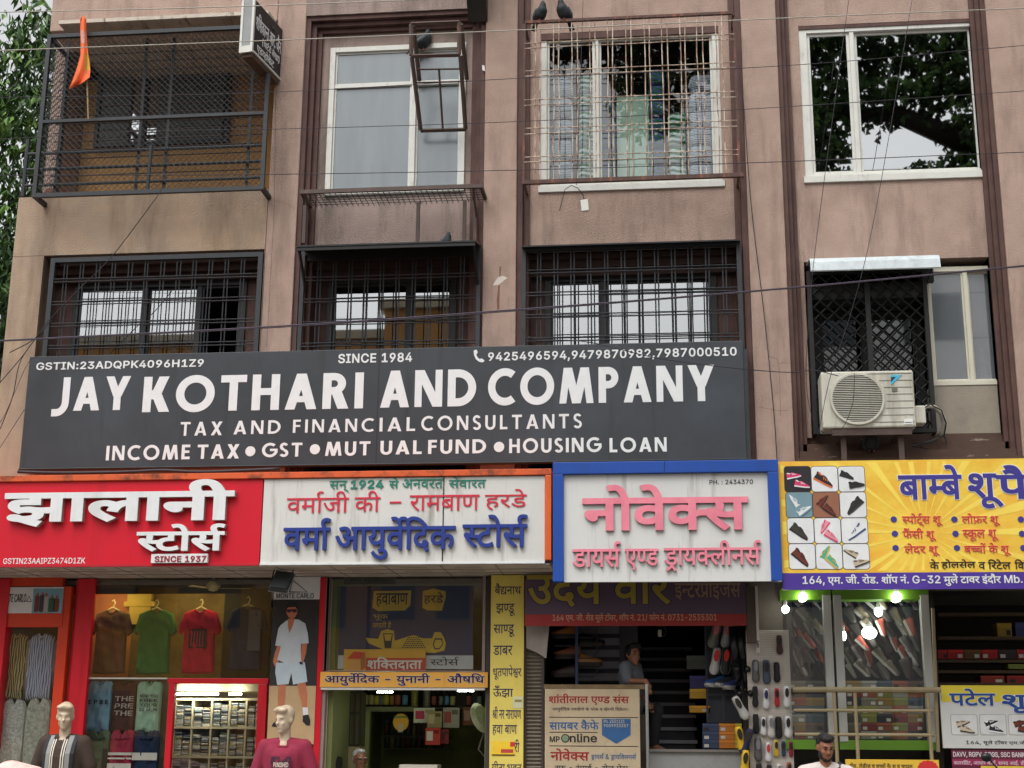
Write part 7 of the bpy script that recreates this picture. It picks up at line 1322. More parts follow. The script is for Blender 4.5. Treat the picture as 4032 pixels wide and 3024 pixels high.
for px, c, lb in ((1200 + 890 * .4822, plain(170, 176, 60), 'tall jar of yellow green pods on the bottle shelf'), (1200 + 990 * .4822, plain(120, 124, 104), 'tall clear jar with grey contents beside the green jar')):
    x = W(px, 2770, YV).x; t = thing('glass_jar', lb, 'jar', (x, YV + .06, zs + .001)); MB().lathe([(.04, 0), (.045, .02), (.045, .2), (.036, .23), (.036, .24)], (x, YV + .06, zs + .001), 12).done('jar_body', mat('jar_%d' % px, tuple(int(v) for v in (150, 156, 60) if True) if px < 1650 else (130, 132, 112), .3, .4, 30), t, smooth=True); MB().lathe([(.04, .241), (.04, .27)], (x, YV + .06, zs + .001), 12).done('lid', plain(90, 96, 60), t)
t = thing('glass_cabinet', 'tall wooden cabinet with vertical glass doors inside the ayurvedic shop', 'cabinet', (W(1350, 2830, .9).x, .9, FL))
r = RC(*z12(190, 455, 1040, 1470), 1.0); m = MB(); m.box(r[0], r[1], 1.02, 1.3, r[2], r[3]); m.done('carcass', plain(96, 92, 66), t)
m = MB()
for i in range(7): x = r[0] + (r[1] - r[0]) * i / 6; m.box(x - .008, x + .008, .99, 1.018, r[2], r[3])
for z in (r[2], (r[2] * .4 + r[3] * .6), r[3]): m.box(r[0], r[1], .995, 1.017, z - .012, z + .012)
m.done('door_frames', plain(60, 58, 44), t)
m = MB(); m.box(r[0], r[1], 1.0, 1.3, FL, r[2] - .02); m.done('lower_board', plain(170, 156, 120), t)
t = flat('green_post', 'pale green post with a strip of fruit stickers left of the bottles', 'post', z12(455, 520, 1190, 1900), 1.3, mat('pale_green_post', (140, 148, 92), .6, .1, 3), .1); panel(t, 'sticker_strip', z12(455, 475, 1190, 1500), 1.297, mat('fruit_stickers', (110, 190, 40), .5, .5, 9, tint=(226, 190, 60)), .003)
p = W(1200 + 785 * .4822, 2224 + 1285 * .4822, 1.35); t = thing('round_sign', 'round yellow sign hanging in the middle of the ayurvedic shop', 'sign', p)
m = MB(); m.prism([(p.x + .098 * math.cos(a * math.pi / 14), p.z + .105 * math.sin(a * math.pi / 14)) for a in range(28)], 1.34, 1.36); m.done('disc', mat('yellow_disc', (228, 176, 40), .5, .12, 5), t)
MB().box(p.x - .085, p.x + .085, 1.334, 1.339, p.z + .05, p.z + .075).done('band', plain(120, 150, 70), t); MB().box(p.x - .03, p.x + .03, 1.333, 1.339, p.z - .12, p.z - .02).done('paper', plain(200, 190, 150), t)
for b, y, c, lb, c2 in ((z12(890, 1060, 1168, 1290), 1.3, (206, 214, 180), 'pale green price poster pinned below the shelf', (190, 60, 80)), (z12(1000, 1118, 1195, 1330), 1.2, (150, 140, 90), 'tilted brown leaflet bundle below the shelf', (190, 176, 130)), (z12(1128, 1262, 1166, 1330), 1.25, (150, 150, 130), 'grey printed notice right of the leaflets', (150, 70, 60)),
        (z12(985, 1106, 1332, 1470), 1.1, (180, 60, 44), 'red medicine poster with bottle pictures', (206, 200, 180)), (z12(1106, 1175, 1345, 1460), 1.15, (120, 36, 34), 'dark red poster beside the bottle poster', (90, 30, 30)), (z12(1290, 1405, 1160, 1310), 1.4, (110, 66, 36), 'brown picture panel near the fan', (170, 130, 110))):
    t = flat('shop_poster', lb, 'poster', b, y, plain(*c), .01, group='posters inside the ayurvedic shop'); l, r_, tp, bt = b; w = r_ - l; h = bt - tp
    panel(t, 'print', (l + w * .08, l + w * .5, tp + h * .2, bt - h * .25), y - .003, plain(*c2), .003); panel(t, 'print', (l + w * .56, l + w * .92, tp + h * .12, tp + h * .34), y - .003, plain(*[max(20, v - 60) for v in c]), .003)
for b, y, lb in ((z12(588, 715, 1033, 1043), .5, 'short lit tube light at the left of the ayurvedic counter'), (z12(1248, 1376, 1018, 1034), .5, 'short lit tube light at the right of the ayurvedic counter')):
    r = RC(*b, y); tag(MB().box(r[0], r[1], y, y + .03, r[2], r[3]).done('tube_light', mat('lit_tube_cool', (250, 255, 240), .5, 0, emit=26)), lb, 'lamp')
t = thing('wall_fan', 'pale wall fan seen from the side at the right of the ayurvedic shop', 'fan', W(1895, 2850, .5))
p = W(1890, 2830, .5); m = MB(); m.lathe([(.2, 0), (.21, .02), (.16, .06), (.05, .08)], (0, 0, 0), 20); rt = Matrix.Rotation(R_(65), 3, 'Y') @ Matrix.Rotation(R_(25), 3, 'X'); m.v = [tuple(rt @ Vector(v) * .9 + p) for v in m.v]; m.done('cage', mat('pale_fan_cage', (176, 184, 150), .4, .3, 40), t)
m = MB(); m.tube([p, p + Vector((.06, .05, -.1)), p + Vector((-.02, .05, -.35)), p + Vector((.12, .05, -.5))], .012, 6); m.done('arm', plain(90, 90, 80), t)
t = flat('counter_box', 'white box on the counter of the ayurvedic shop at the bottom edge', 'box', z12(770, 1080, 1632, 1760), .35, plain(206, 200, 186), .3)
r = RC(1285, 1915, 3060, 3120, .25); t = thing('shop_counter', 'wooden counter of the ayurvedic shop below the white box', 'counter', ((r[0] + r[1]) / 2, .4, FL)); MB().box(r[0] + .6, r[1], .25, .7, .15, RC(*z12(770, 1080, 1632, 1760), .35)[2] - .003).done('counter_body', plain(110, 80, 52), t)
for i, y in enumerate((1395, 1410, 1500)):
    r = RC(*z12(640, 1180, y, y + 7), 2.4); tag(MB().box(r[0], r[1], 2.4, 2.7, r[2], r[3]).done('back_shelf', plain(90, 92, 70)), '%s thin shelf board at the dark back of the ayurvedic shop' % ('upper', 'middle', 'lowest')[i], 'shelf', 'back shelves')

# yellow vertical name board
YY = -.14
r = (W(1930, 2650, YY).x, W(2062, 2650, YY).x, W(2000, 3080, YY).z, 3.56)
t = brd('medicine_name_board', 'tall yellow board listing medicine makers between two shops', r, YY, mat('yellow_name_board', (226, 206, 100), .55, .08, 2, dirt=(200, 160, 60), dfac=.5, dscale=(3, 3, 1)), .03)
INK = mat('dark_blue_ink', (40, 34, 76), .6, .1, 5)
for s, b in (('बैद्यनाथ', (100, 315, 150, 242)), ('झण्डू', (110, 265, 318, 420)), ('साण्डू', (90, 262, 488, 590)), ('डाबर', (88, 245, 660, 738)), ('धूतपापेश्वर', (85, 318, 818, 938)), ('ऊँझा', (85, 250, 985, 1087)), ('श्री नर नारायण', (82, 315, 1155, 1260)), ('हवा बाण', (80, 280, 1308, 1395)), ('री', (258, 302, 1425, 1530)), ('गीता भवन', (75, 318, 1602, 1690))):
    fits(t, 'maker_name', s, z19(*b), YY, INK, bold=6, seg=2)
t = flat('notice_sticker', 'small yellow and red notice stuck on the tall yellow board', 'sticker', z19(76, 264, 1442, 1556), YY - .005, plain(240, 200, 50), .004); panel(t, 'dark_edge', z19(76, 264, 1548, 1557), YY - .007, plain(50, 36, 26), .002); panel(t, 'red_spot', z19(225, 264, 1446, 1484), YY - .007, plain(200, 50, 50), .002); panel(t, 'scribble', z19(150, 250, 1505, 1535), YY - .007, plain(190, 70, 60), .002)
t = flat('leaflet', 'torn pale leaflet stuck under the fifth name on the yellow board', 'sticker', z19(248, 330, 1076, 1170), YY - .005, plain(206, 206, 170), .004); panel(t, 'print', z19(262, 320, 1100, 1120), YY - .007, plain(150, 130, 60), .002)

# ---- stair shop
YD = -.3
r = RC(*z19(346, 2150, 60, 498), YD); t = thing('shop_banner', 'shaded maroon and violet cloth banner with yellow lettering under the blue sign', 'banner', ((r[0] + r[1]) / 2, YD, r[2])); zr = W(2500, 2418, YD).z
MB().box(r[0], r[1], YD, YD + .02, zr, 3.5).done('violet_print', mat('violet_banner', (84, 66, 84), .6, .12, 2), t)
MB().box(r[0], r[1], YD - .001, YD + .021, r[2], zr - .001).done('red_print', mat('red_banner', (150, 44, 40), .6, .12, 2), t)
NVY = mat('navy_shadow_print', (40, 40, 80), .6, .1, 4)
letters('banner_title', 'उदय वीर', RC(*z19(362, 1540, -20, 345), YD), YD, mat('shaded_gold', (150, 132, 44), .6, .1, 4), t, bold=16, outline=(18, NVY)); letters('banner_title', 'इन्टरप्राइजेस', RC(*z26(118, 655, 100, 285), YD), YD, plain(150, 120, 96), t, bold=8)  # gold dimmed so the shade under the blue sign sits in its colour
letters('address_line', '164 एम. जी. रोड मूले टॉवर, शॉप नं. 21/ फोन नं. 0731-2535301', RC(2176, 2822, 2413, 2452, YD), YD - .001, plain(190, 160, 130), t, seg=2)
M_SHUT = mat('old_shutter', (118, 108, 96), .7, .2, 4, dirt=(74, 62, 52), dfac=.7, dscale=(4, 4, 1.5))
t = thing('rolling_shutter', 'folded back ribbed shutter beside the yellow name board', 'shutter', (W(2110, 2800, 0).x, .1, .15))
m = MB(); r = RC(2074, 2132, 2540, 3090, -.05)
k = 0; z = r[2]
while z < 3.3: m.xprism([(-.05, z), (-.075, z + .02), (-.05, z + .04)], r[0], r[1]); z += .042
m.box(r[0], r[1], -.049, -.02, r[2], 3.3); m.done('slats', M_SHUT, t); m = MB(); m.box(r[1], r[1] + .03, -.09, .1, r[2], 3.4); m.box(r[0] - .03, r[0], -.09, .0, r[2], 3.4); m.done('guide', plain(66, 56, 50), t)
q = lambda x, y, d: W(1900 + x * .4822, 2224 + y * .4822, d)
tag(MB().add([q(358, 500, -.12), q(545, 500, -.12), q(520, 765, -.13), q(450, 720, -.12), q(358, 680, -.12), q(358, 500, -.11), q(545, 500, -.11), q(520, 765, -.12), q(450, 720, -.11), q(358, 680, -.11)], [(0, 1, 2, 3, 4), (9, 8, 7, 6, 5), (0, 5, 6, 1), (1, 6, 7, 2), (2, 7, 8, 3), (3, 8, 9, 4), (4, 9, 5, 0)]).done('dust_sheet', plain(150, 140, 132, .8, .15)), 'grey cloth sheet hung over the top of the folded shutter', 'cloth')
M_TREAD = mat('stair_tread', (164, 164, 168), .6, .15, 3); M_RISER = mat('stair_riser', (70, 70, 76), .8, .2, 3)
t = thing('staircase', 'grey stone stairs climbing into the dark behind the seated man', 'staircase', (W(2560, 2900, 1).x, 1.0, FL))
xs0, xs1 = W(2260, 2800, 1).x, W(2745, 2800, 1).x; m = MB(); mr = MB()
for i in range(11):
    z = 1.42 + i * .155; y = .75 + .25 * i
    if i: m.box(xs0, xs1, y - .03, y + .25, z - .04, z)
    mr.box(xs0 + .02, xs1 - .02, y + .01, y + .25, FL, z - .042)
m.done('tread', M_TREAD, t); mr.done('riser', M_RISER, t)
t = thing('stone_platform', 'pale marble platform edge at the foot of the stairs', 'platform', (W(2700, 2990, .3).x, .3, .15)); m = MB(); m.box(W(2548, 2990, .1).x, SHX['e'] - .03, .1, .8, .15, W(2700, 2962, .1).z); m.done('slab_front', mat('cracked_marble', (150, 150, 148), .5, .12, 2, dirt=(90, 88, 84), dfac=.6, dscale=(2, 2, 2)), t); MB().box(W(2548, 2990, .1).x - .01, SHX['e'] - .03, .06, .82, W(2700, 2961, .1).z, W(2700, 2961, .1).z + .03).done('slab_top', plain(120, 116, 110), t)
t = thing('slat_wall', 'grey slatted display wall behind the boots', 'wall panel', (W(2355, 2580, .9).x, .9, 2.2)); m = MB(); r = RC(*z19(780, 1118, 480, 960), .7)
for i in range(5): z = r[2] + (r[3] - r[2]) * (i + .15) / 5; m.box(r[0], r[1], .7, .73, z, z + (r[3] - r[2]) / 5 * .62)
m.done('slat', plain(124, 124, 132), t); MB().box(r[0], r[1], .735, .75, r[2], r[3]).done('backing', M_RISER, t)
tag(MB().box(r[1], r[1] + .22, .69, .76, r[2], r[3]).done('panel_upright', plain(70, 70, 76)), 'dark upright board at the end of the slatted wall', 'board')
r = RC(*z19(757, 780, 490, 962), .35); tag(MB().box(r[0], r[1], .35, .38, r[2] - .3, r[3]).done('blue_post', plain(74, 86, 116)), 'slim blue post in front of the boot rack', 'post')

# shoes: one builder, used on boards, racks and in the glass cases
def shoe_mesh():
    xs = [0, .06, .2, .35, .5, .62, .74, .86, .95, 1.0]; hw = [.10, .135, .15, .145, .14, .155, .17, .165, .12, .05]; ht = [.28, .34, .36, .31, .25, .21, .18, .15, .12, .08]
    up = MB(); so = MB(); op_ = MB(); L = .28; n = 9; rows = []
    for x, w, h in zip(xs, hw, ht):
        rows.append([(x * L - L / 2, w * L * math.cos(math.pi * k / (n - 1)), .03 + h * L * 1.05 * math.sin(math.pi * k / (n - 1)) ** .7) for k in range(n)])
    v = [p for r in rows for p in r]; f = [(i * n + k, (i + 1) * n + k, (i + 1) * n + k + 1, i * n + k + 1) for i in range(len(rows) - 1) for k in range(n - 1)] + [tuple(range(n)), tuple((len(rows) - 1) * n + k for k in reversed(range(n)))]
    up.add(v, f)
    out = [(x * L - L / 2, w * L * 1.06) for x, w in zip(xs, hw)]; out = out + [(x, -y) for x, y in out[::-1]]; m_ = len(out)
    so.add([(x, y, .0 + (.02 if x > .11 else 0)) for x, y in out] + [(x, y, .04) for x, y in out], [tuple(range(m_)), tuple(range(2 * m_ - 1, m_ - 1, -1))] + [(i, (i + 1) % m_, (i + 1) % m_ + m_, i + m_) for i in range(m_)])
    e = [(-.055 + .062 * math.cos(a * math.pi / 8), .028 * math.sin(a * math.pi / 8)) for a in range(16)]
    op_.add([(x, y, .132 - (x + .06) * .32) for x, y in e], [tuple(range(16))])
    return up, so, op_
proto_shoe = thing('shoe', 'black slip-on shoe heading the third row of the pegboard', 'shoe', (0, 0, 0), 'shoes on the pegboard')
_u, _s, _o = shoe_mesh(); o = _u.done('upper', plain(36, 34, 36), proto_shoe, smooth=True); _s.done('sole', plain(196, 196, 192), proto_shoe); _o.done('lining', plain(30, 28, 28), proto_shoe)
used_shoe = [False]
def shoe(label, loc, M3, upm, som=None, lin=None, scale=1, group='shoes on the pegboard', sx=1):
    o = dup(proto_shoe, loc, label, mats={'upper': upm, 'sole': som or plain(200, 200, 196), 'lining': lin or plain(40, 36, 36)})
    o['group'] = group; o.rotation_euler = M3.to_euler(); o.scale = (scale * sx, scale, scale); return o
FACE = Matrix(((0, 1, 0), (0, 0, -1), (-1, 0, 0)))      # toe down, top facing the street
# pegboard standing in front of the pillar
YG_ = -.12
q = lambda x, y: W(2600 + x * .4822, 2224 + y * .4822, YG_)
t = thing('shoe_pegboard', 'tall cream ribbed pegboard carrying rows of single shoes', 'board', q(900, 1700)); a, b = RC(*z26(715, 1075, 535, 1800), YG_)[:2]
zt_ = q(920, 533).z; m = MB(); m.box(q(703, 1100).x + .02, q(1070, 1100).x, YG_, YG_ + .04, .2, zt_); m.done('backing', mat('cream_board', (200, 192, 182), .6, .06, 3), t)
m = MB(); z = 1.3
x0_, x1_ = q(703, 1100).x + .02, q(1070, 1100).x
while z < zt_ - .01: m.box(x0_ + .006, x1_ - .006, YG_ - .006, YG_ - .0005, z, z + .012); z += .022
m.done('ribs', mat('cream_rib', (186, 178, 168), .6, .08, 5), t)
C_ = dict(black=(30, 28, 30), grey=(92, 90, 90), slate=(70, 78, 96), brown=(70, 42, 36), white=(214, 214, 214), red=(180, 40, 46), yellow=(206, 170, 40), navy=(44, 62, 86), maroon=(130, 36, 48), tan=(150, 80, 60), pale=(200, 196, 190))
PEG = [(795, 680, 100, 'pale', 'pale open sandal at the top left of the pegboard'), (972, 655, 155, 'brown', 'dark brown slip-on alone at the top right of the pegboard'),
 (777, 870, 180, 'grey', 'charcoal slip-on at the left of the second pegboard row'), (865, 877, 190, 'slate', 'patterned slate slip-on in the second pegboard row'), (950, 880, 160, 'black', 'black buckled shoe at the right of the second pegboard row'),
 (773, 1080, 165, 'black', 'plain black slip-on at the left of the third pegboard row'), (862, 1095, 160, 'white', 'white sneaker with navy heel in the third pegboard row'), (950, 1085, 145, 'red', 'red and white sneaker in the third pegboard row'), (1030, 1080, 165, 'white', 'white laced sneaker at the right of the third pegboard row'),
 (780, 1300, 155, 'black', 'black strapped shoe at the left of the fourth pegboard row'), (840, 1320, 145, 'white', 'white strapped sneaker second in the fourth pegboard row'), (903, 1325, 170, 'pale', 'pale lettered slip-on in the middle of the fourth pegboard row'), (965, 1330, 170, 'black', 'black canvas slip-on in the fourth pegboard row'), (1040, 1325, 170, 'white', 'white ballet style shoe ending the fourth pegboard row'),
 (797, 1507, 185, 'grey', 'grey open clog at the left of the fifth pegboard row'), (880, 1530, 150, 'white', 'white and red spotted child shoe in the fifth row'), (945, 1500, 130, 'yellow', 'yellow child shoe in the fifth pegboard row'), (1003, 1503, 120, 'navy', 'navy child shoe in the fifth pegboard row'), (1065, 1505, 120, 'maroon', 'maroon child shoe ending the fifth pegboard row'),
 (805, 1700, 150, 'black', 'black shoe cut by the photo edge below the grey clog'), (890, 1705, 140, 'black', 'second black shoe at the bottom edge of the pegboard'), (970, 1700, 140, 'pale', 'pale shoe at the bottom edge of the pegboard'), (1050, 1690, 150, 'tan', 'reddish brown shoe at the bottom right of the pegboard')]
for i, (x, y, h, c, lb) in enumerate(PEG):
    p = q(x, y); s = h * .4822 / 343 / .285
    lin = plain(190, 60, 60) if i == 15 else (plain(40, 44, 90) if i == 6 else (plain(120, 120, 126) if c in ('pale', 'grey') else None))
    dk = c in ('black', 'brown', 'grey', 'slate'); so = plain(60, 58, 60) if dk else plain(216, 216, 214)
    if i == 5: o = proto_shoe; o.location = p + Vector((0, -.008, 0)); o.rotation_euler = FACE.to_euler(); o.scale = (s, s * .95, s); o['label'] = lb
    else: shoe(lb, p + Vector((0, -.008, 0)), FACE, plain(*C_[c]), so, lin, s * .95, sx=1.05)
# narrow hanging board seen edge on
t = thing('edge_board', 'narrow board with white edge hanging beside the shoe pegboard', 'board', W(2965, 2500, -.35)); r = RC(*z26(706, 802, 150, 632), -.3); m = MB(); m.box(r[0], r[1] - .03, -.3, .0, r[2], 3.4); m.done('side', mat('brown_panel', (86, 74, 64), .7, .25, 5), t); m = MB(); m.box(r[1] - .029, r[1], -.31, .0, r[2] + .02, 3.4); m.done('white_edge', plain(196, 190, 180), t)
# boots and shoes on the rack left of the stairs, on wire shelves
RB = Matrix.Rotation(R_(180), 3, 'Z')
for x, y, c, lb, fl in ((668, 570, (176, 110, 50), 'tan boot on the top wire shelf of the boot rack', 1), (690, 735, (140, 84, 52), 'brown suede shoe on the second wire shelf', 1), (890, 640, (28, 28, 30), 'glossy black boot on the slatted wall', 0), (870, 800, (170, 120, 60), 'mustard shoe on the slatted wall', 0), (670, 890, (60, 40, 34), 'dark brown shoe on the lowest wire shelf', 1)):
    p = W(1900 + x * .4822, 2224 + y * .4822, .45); shoe(lb, p + Vector((0, 0, -.04)), RB if fl else Matrix.Identity(3), plain(*c, .4 if c[0] > 30 else .25), plain(50, 40, 34), None, 1.15, 'footwear on the boot rack')
for i, y in enumerate((590, 655, 758, 905)):
    r = RC(*z19(585, 935, y, y + 4), .38); t = thing('wire_shelf', 'thin wire shelf of the boot rack, %s from the top' % ORD[i], 'shelf', ((r[0] + r[1]) / 2, .4, r[2]), 'wire shelves of the boot rack'); m = MB(); m.tube([(r[0], .4, r[2]), (r[1] - .05, .4, r[2]), (r[1], .4, r[2] + .06), (r[1], .4, r[2] + .14)], .006, 5); m.tube([(r[0], .55, r[2]), (r[1] - .05, .55, r[2])], .006, 5); m.done('wire', plain(70, 70, 76), t)
for x, y, c, lb, a in ((445, 575, (120, 124, 110), 'grey green sneaker with pink lining hung at top left beside the stairs', -.3), (540, 575, (166, 172, 176), 'pale grey sneaker hung beside the pink lined one', -.15), (605, 560, (196, 198, 196), 'white sneaker hung right of the pale grey one', -.1), (450, 790, (206, 206, 206), 'white sneaker with red tongue hung in the second row', -.2), (535, 790, (46, 52, 54), 'dark sneaker hung beside the red tongued one', -.1), (455, 1000, (50, 92, 150), 'blue sneaker on the low rack beside the stairs', .5), (530, 1000, (60, 66, 74), 'grey sneaker on the low rack between two blue ones', .6), (600, 1020, (70, 80, 140), 'violet blue sneaker at the right of the low rack', .5)):
    M3 = FACE @ Matrix.Rotation(a, 3, 'Z') if y < 900 else Matrix.Rotation(R_(215), 3, 'Z'); lin = plain(200, 110, 110) if 'pink' in lb else (plain(200, 50, 40) if 'red' in lb else None)
    shoe(lb, W(2600 + x * .4822, 2224 + y * .4822, .35), M3, plain(*c), plain(190, 190, 186), lin, 1.1, 'sneakers hung beside the stairs')
t = thing('sneaker_rack', 'thin dark rack holding the sneakers beside the stairs', 'rack', W(2850, 2700, .45)); m = MB(); r = RC(*z26(375, 640, 460, 1290), .42)
for x in (r[0], (r[0] + r[1]) / 2, r[1]): m.box(x - .01, x + .01, .42, .44, r[2], r[3])
for y in (660, 880, 1060, 1280): z = W(2850, 2224 + y * .4822, .42).z; m.box(r[0], r[1], .421, .439, z - .01, z + .01)
m.box(r[0], r[1], .5, .52, r[2], r[3]); m.done('rack_frame', plain(64, 66, 74), t)
for i, (x, y, w_, h, lb) in enumerate(((640, 690, .09, .5, 'pair of tall black boots hanging beside the pegboard'), (665, 920, .08, .4, 'black gumboots hanging lower beside the pegboard'))):
    p = W(2600 + x * .4822, 2224 + y * .4822, .0); t = thing('boot', lb, 'boot', p, 'boots hung beside the pegboard')
    for s in (-1, 1): m = MB(); m.tube([p + Vector((s * .04 - .02, 0, h / 2)), p + Vector((s * .04, 0, 0)), p + Vector((s * .05, 0, -h * .34)), p + Vector((s * .06 + .02, -.09, -h * .44)), p + Vector((s * .06 + .03, -.17, -h * .47))], [.05, .055, .045, .04, .03], 8); m.done('boot_leg', plain(24, 24, 26, .3), t, smooth=True)
for i, (x, y, c, lb) in enumerate(((655, 1170, (190, 190, 186), 'black and white sandal hanging at the left edge of the pegboard'), (655, 1425, (220, 180, 40), 'yellow rubber clog hanging low at the left of the pegboard'), (690, 1620, (220, 180, 40), 'yellow sandal hanging at the bottom left of the pegboard'), (700, 1440, (44, 46, 84), 'dark blue clog hanging beside the yellow one'))):
    shoe(lb, W(2600 + x * .4822, 2224 + y * .4822, -.15), FACE @ Matrix.Rotation(.5 - .3 * i, 3, 'Z'), plain(*c), plain(*[int(v * .8) for v in c]), plain(50, 44, 36), 1.0, 'sandals hung left of the pegboard')
def carton(label, box, Y, c, lid=True, group='shoe boxes', d=.3):
    r = RC(*box, Y); t = thing('shoe_box', label, 'shoe box', ((r[0] + r[1]) / 2, Y, r[2]), group); h = (r[3] - r[2]); e = .0015
    MB().box(r[0] + e, r[1] - e, Y, Y + d, r[2], r[3] - h * .32).done('box_body', plain(*c), t)
    MB().box(r[0] + e - .001, r[1] - e + .001, Y - .005, Y + d, r[3] - h * .32 + .001, r[3] - e).done('lid', plain(*[min(250, int(v * 1.1 + 5)) for v in c]), t)
    k = rnd.random()
    if k < .75: w = r[1] - r[0]; u = r[0] + w * rnd.choice((.1, .62)); MB().box(u, u + w * .28, Y - .003, Y - .0005, r[2] + h * .12, r[2] + h * .5).done('end_label', plain(206, 204, 196) if k < .5 else plain(40, 40, 46), t)
    return t
for i, (b, c, nm) in enumerate(((z26(240, 390, 905, 1010), (50, 48, 96), 'violet shoe box with white marks beside the stairs'), (z26(240, 390, 1012, 1090), (190, 150, 40), 'mustard shoe box under the violet one beside the stairs'), (z26(238, 408, 1150, 1205), (206, 150, 40), 'yellow lettered shoe box below the dark sneakers'), (z26(215, 370, 740, 850), (70, 74, 70), 'dull grey shoe box high beside the stairs'))):
    carton(nm, b, .5, c, group='shoe boxes beside the stairs')
for r_ in range(3):
    for c_, (cx, cc, cn) in enumerate((((345, 480), (58, 70, 96), 'dark blue'), ((480, 612), (196, 120, 40), 'orange'), ((612, 665), (196, 180, 50), 'yellow'))):
        carton('%s shoe box in the %s row of the floor stack below the sneakers' % (cn, ('top', 'middle', 'bottom')[r_]), z26(cx[0], cx[1], 1295 + 68 * r_, 1362 + 68 * r_), .3, cc, group='floor stack of shoe boxes')
p = W(2600, 2490, .4); t = thing('socket_holder', 'white plug dangling on a cord in front of the dark opening', 'plug', p); m = MB(); m.tube([W(2605, 2455, .4), W(2622, 2480, .4), W(2620, 2500, .4), W(2600, 2510, .4)], .004, 4); m.tube([W(2600, 2455, .4), W(2594, 2490, .4)], .004, 4); m.done('cord', plain(90, 90, 90), t); m = MB(); m.box(p.x - .03, p.x + .015, .39, .42, p.z - .05, p.z + .03); m.done('plug_body', plain(190, 184, 176), t, bevel=.006)

# railing, notice board
t = thing('corner_railing', 'brown handrail with a steel corner post around the notice board', 'railing', W(2350, 2700, -.06)); a, b = W(2141, 2697, -.06), W(2546, 2694, -.06)
m = MB(); m.box(a.x, b.x, -.09, -.03, a.z - .045, a.z + .005); m.box(b.x - .04, b.x, -.03, .8, a.z - .05, a.z); m.done('handrail', mat('worn_rail', (120, 100, 72), .7, .3, 6), t); m = MB(); m.tube([(b.x, -.1, a.z + .01), (b.x, -.1, .15)], .02, 10); m.done('post', mat('steel_post', (170, 170, 166), .25, .1, 3, metal=.8), t)
YO = -.13
t = flat('notice_board', 'weathered cream notice board with red and blue hand lettering below the handrail', 'sign', z19(508, 1286, 1015, 1790), YO, mat('cream_notice', (188, 170, 140), .7, .12, 3, dirt=(130, 108, 78), dfac=.6, dscale=(2, 2, 2)), .03)
NR, NB, NK = plain(150, 34, 38), plain(50, 92, 140), plain(40, 36, 34)
fits(t, 'notice_heading', 'शांतीलाल एण्ड संस', z19(540, 1197, 1052, 1146), YO, NR, bold=16, seg=2); fits(t, 'notice_line', 'आयुर्वेदिक दवाईयो के थोक व खेरची विक्रेता।', z19(570, 1190, 1160, 1200), YO, NK, seg=1)
fits(t, 'notice_heading', 'सायबर कैफे', z19(545, 950, 1262, 1348), YO, NB, bold=16, seg=2); fits(t, 'notice_heading', 'MP', z19(548, 630, 1400, 1448), YO, NK, bold=30); fits(t, 'notice_heading', 'nline', z19(712, 935, 1380, 1450), YO, NK, bold=24)
fits(t, 'notice_heading', 'नोवेक्स', z19(555, 870, 1500, 1600), YO, NR, bold=20, seg=2); fits(t, 'notice_line', 'ड्रायर्स & ड्रायक्लिनर्स', z19(885, 1255, 1538, 1600), YO, NB, bold=8, seg=2); fits(t, 'notice_line', 'रफू • रंगाई • रोल प्रेस', z19(590, 1190, 1625, 1700), YO, NK, bold=6, seg=2)
q = lambda x, y: (W(1900 + x * .4822, 2224 + y * .4822, YO).x, W(1900 + x * .4822, 2224 + y * .4822, YO).z)
m = MB(); m.prism([q(*p) for p in ((975, 1258), (975, 1390), (1093, 1462), (1210, 1390), (1210, 1258))], YO - .003, YO - .0005, 0); c0 = q(676, 1416)
m.prism([(c0[0] + .048 * math.cos(k * .4), c0[1] + .048 * math.sin(k * .4)) for k in range(16)], YO - .003, YO - .0005, 1); m.prism([(c0[0] + .036 * math.cos(k * .4), c0[1] + .036 * math.sin(k * .4)) for k in range(16)], YO - .005, YO - .0032, 2)
for y in (1244, 1366, 1478): a, b = q(545, y), q(1270 if y != 1366 else 940, y); m.box(a[0], b[0], YO - .0025, YO - .0004, a[1] - .004, a[1] + .004, 1)
m.done('painted_shapes', [NB, NK, plain(120, 140, 110)], t)
for s, b in (('Ph. 2531131', (990, 1160, 1265, 1292)), ('9009933357', (990, 1190, 1300, 1326))): fits(t, 'pentagon_numbers', s, z19(*b), YO - .003, plain(190, 186, 170), bold=8, seg=1)

# ---- lit shoe cases
M_GRNP = mat('green_acrylic', (96, 138, 40), .35, .08, 3); M_ALU = mat('brushed_post', (176, 176, 170), .45, .06, 4)
YE = -.15
def case(label, xl, xr, posts):
    t = thing('glass_case', label, 'display case', ((xl + xr) / 2, .1, FL)); zt, zb, zg0 = W(3400, 2322, YE).z, W(3400, 2952, YE).z, W(3400, 2914, YE).z
    MB().box(xl, xr, YE - .01, .1, zt - .11, zt).done('top_band', M_GRNP, t); MB().box(xl, xr, YE - .01, .1, zb, zg0).done('bottom_band', M_GRNP, t)
    for x in posts: MB().box(x - .045, x + .045, YE - .02, YE + .1, zg0 - .02, zt - .06).done('post', M_ALU, t, bevel=.004)
    m = MB(); m.add([(xl + .02, YE + .02, zg0), (xr - .02, YE + .02, zg0), (xr - .02, YE + .02, zt - .1), (xl + .02, YE + .02, zt - .1)], [(0, 1, 2, 3)]); m.done('glass_sheet', G_SHOP, t)
    return t
xa0, xa1, xb0, xb1 = W(3083, 2650, YE).x, W(3286, 2650, YE).x, W(3292, 2650, YE).x, W(3676, 2650, YE).x
case('narrow lit glass case of hanging shoes beside the pegboard', xa0, xa1, (xa1 - .05,)); case('wide lit glass case of hanging shoes with green top band', xb0, xb1, (xb0 + .05, xb1 - .05))
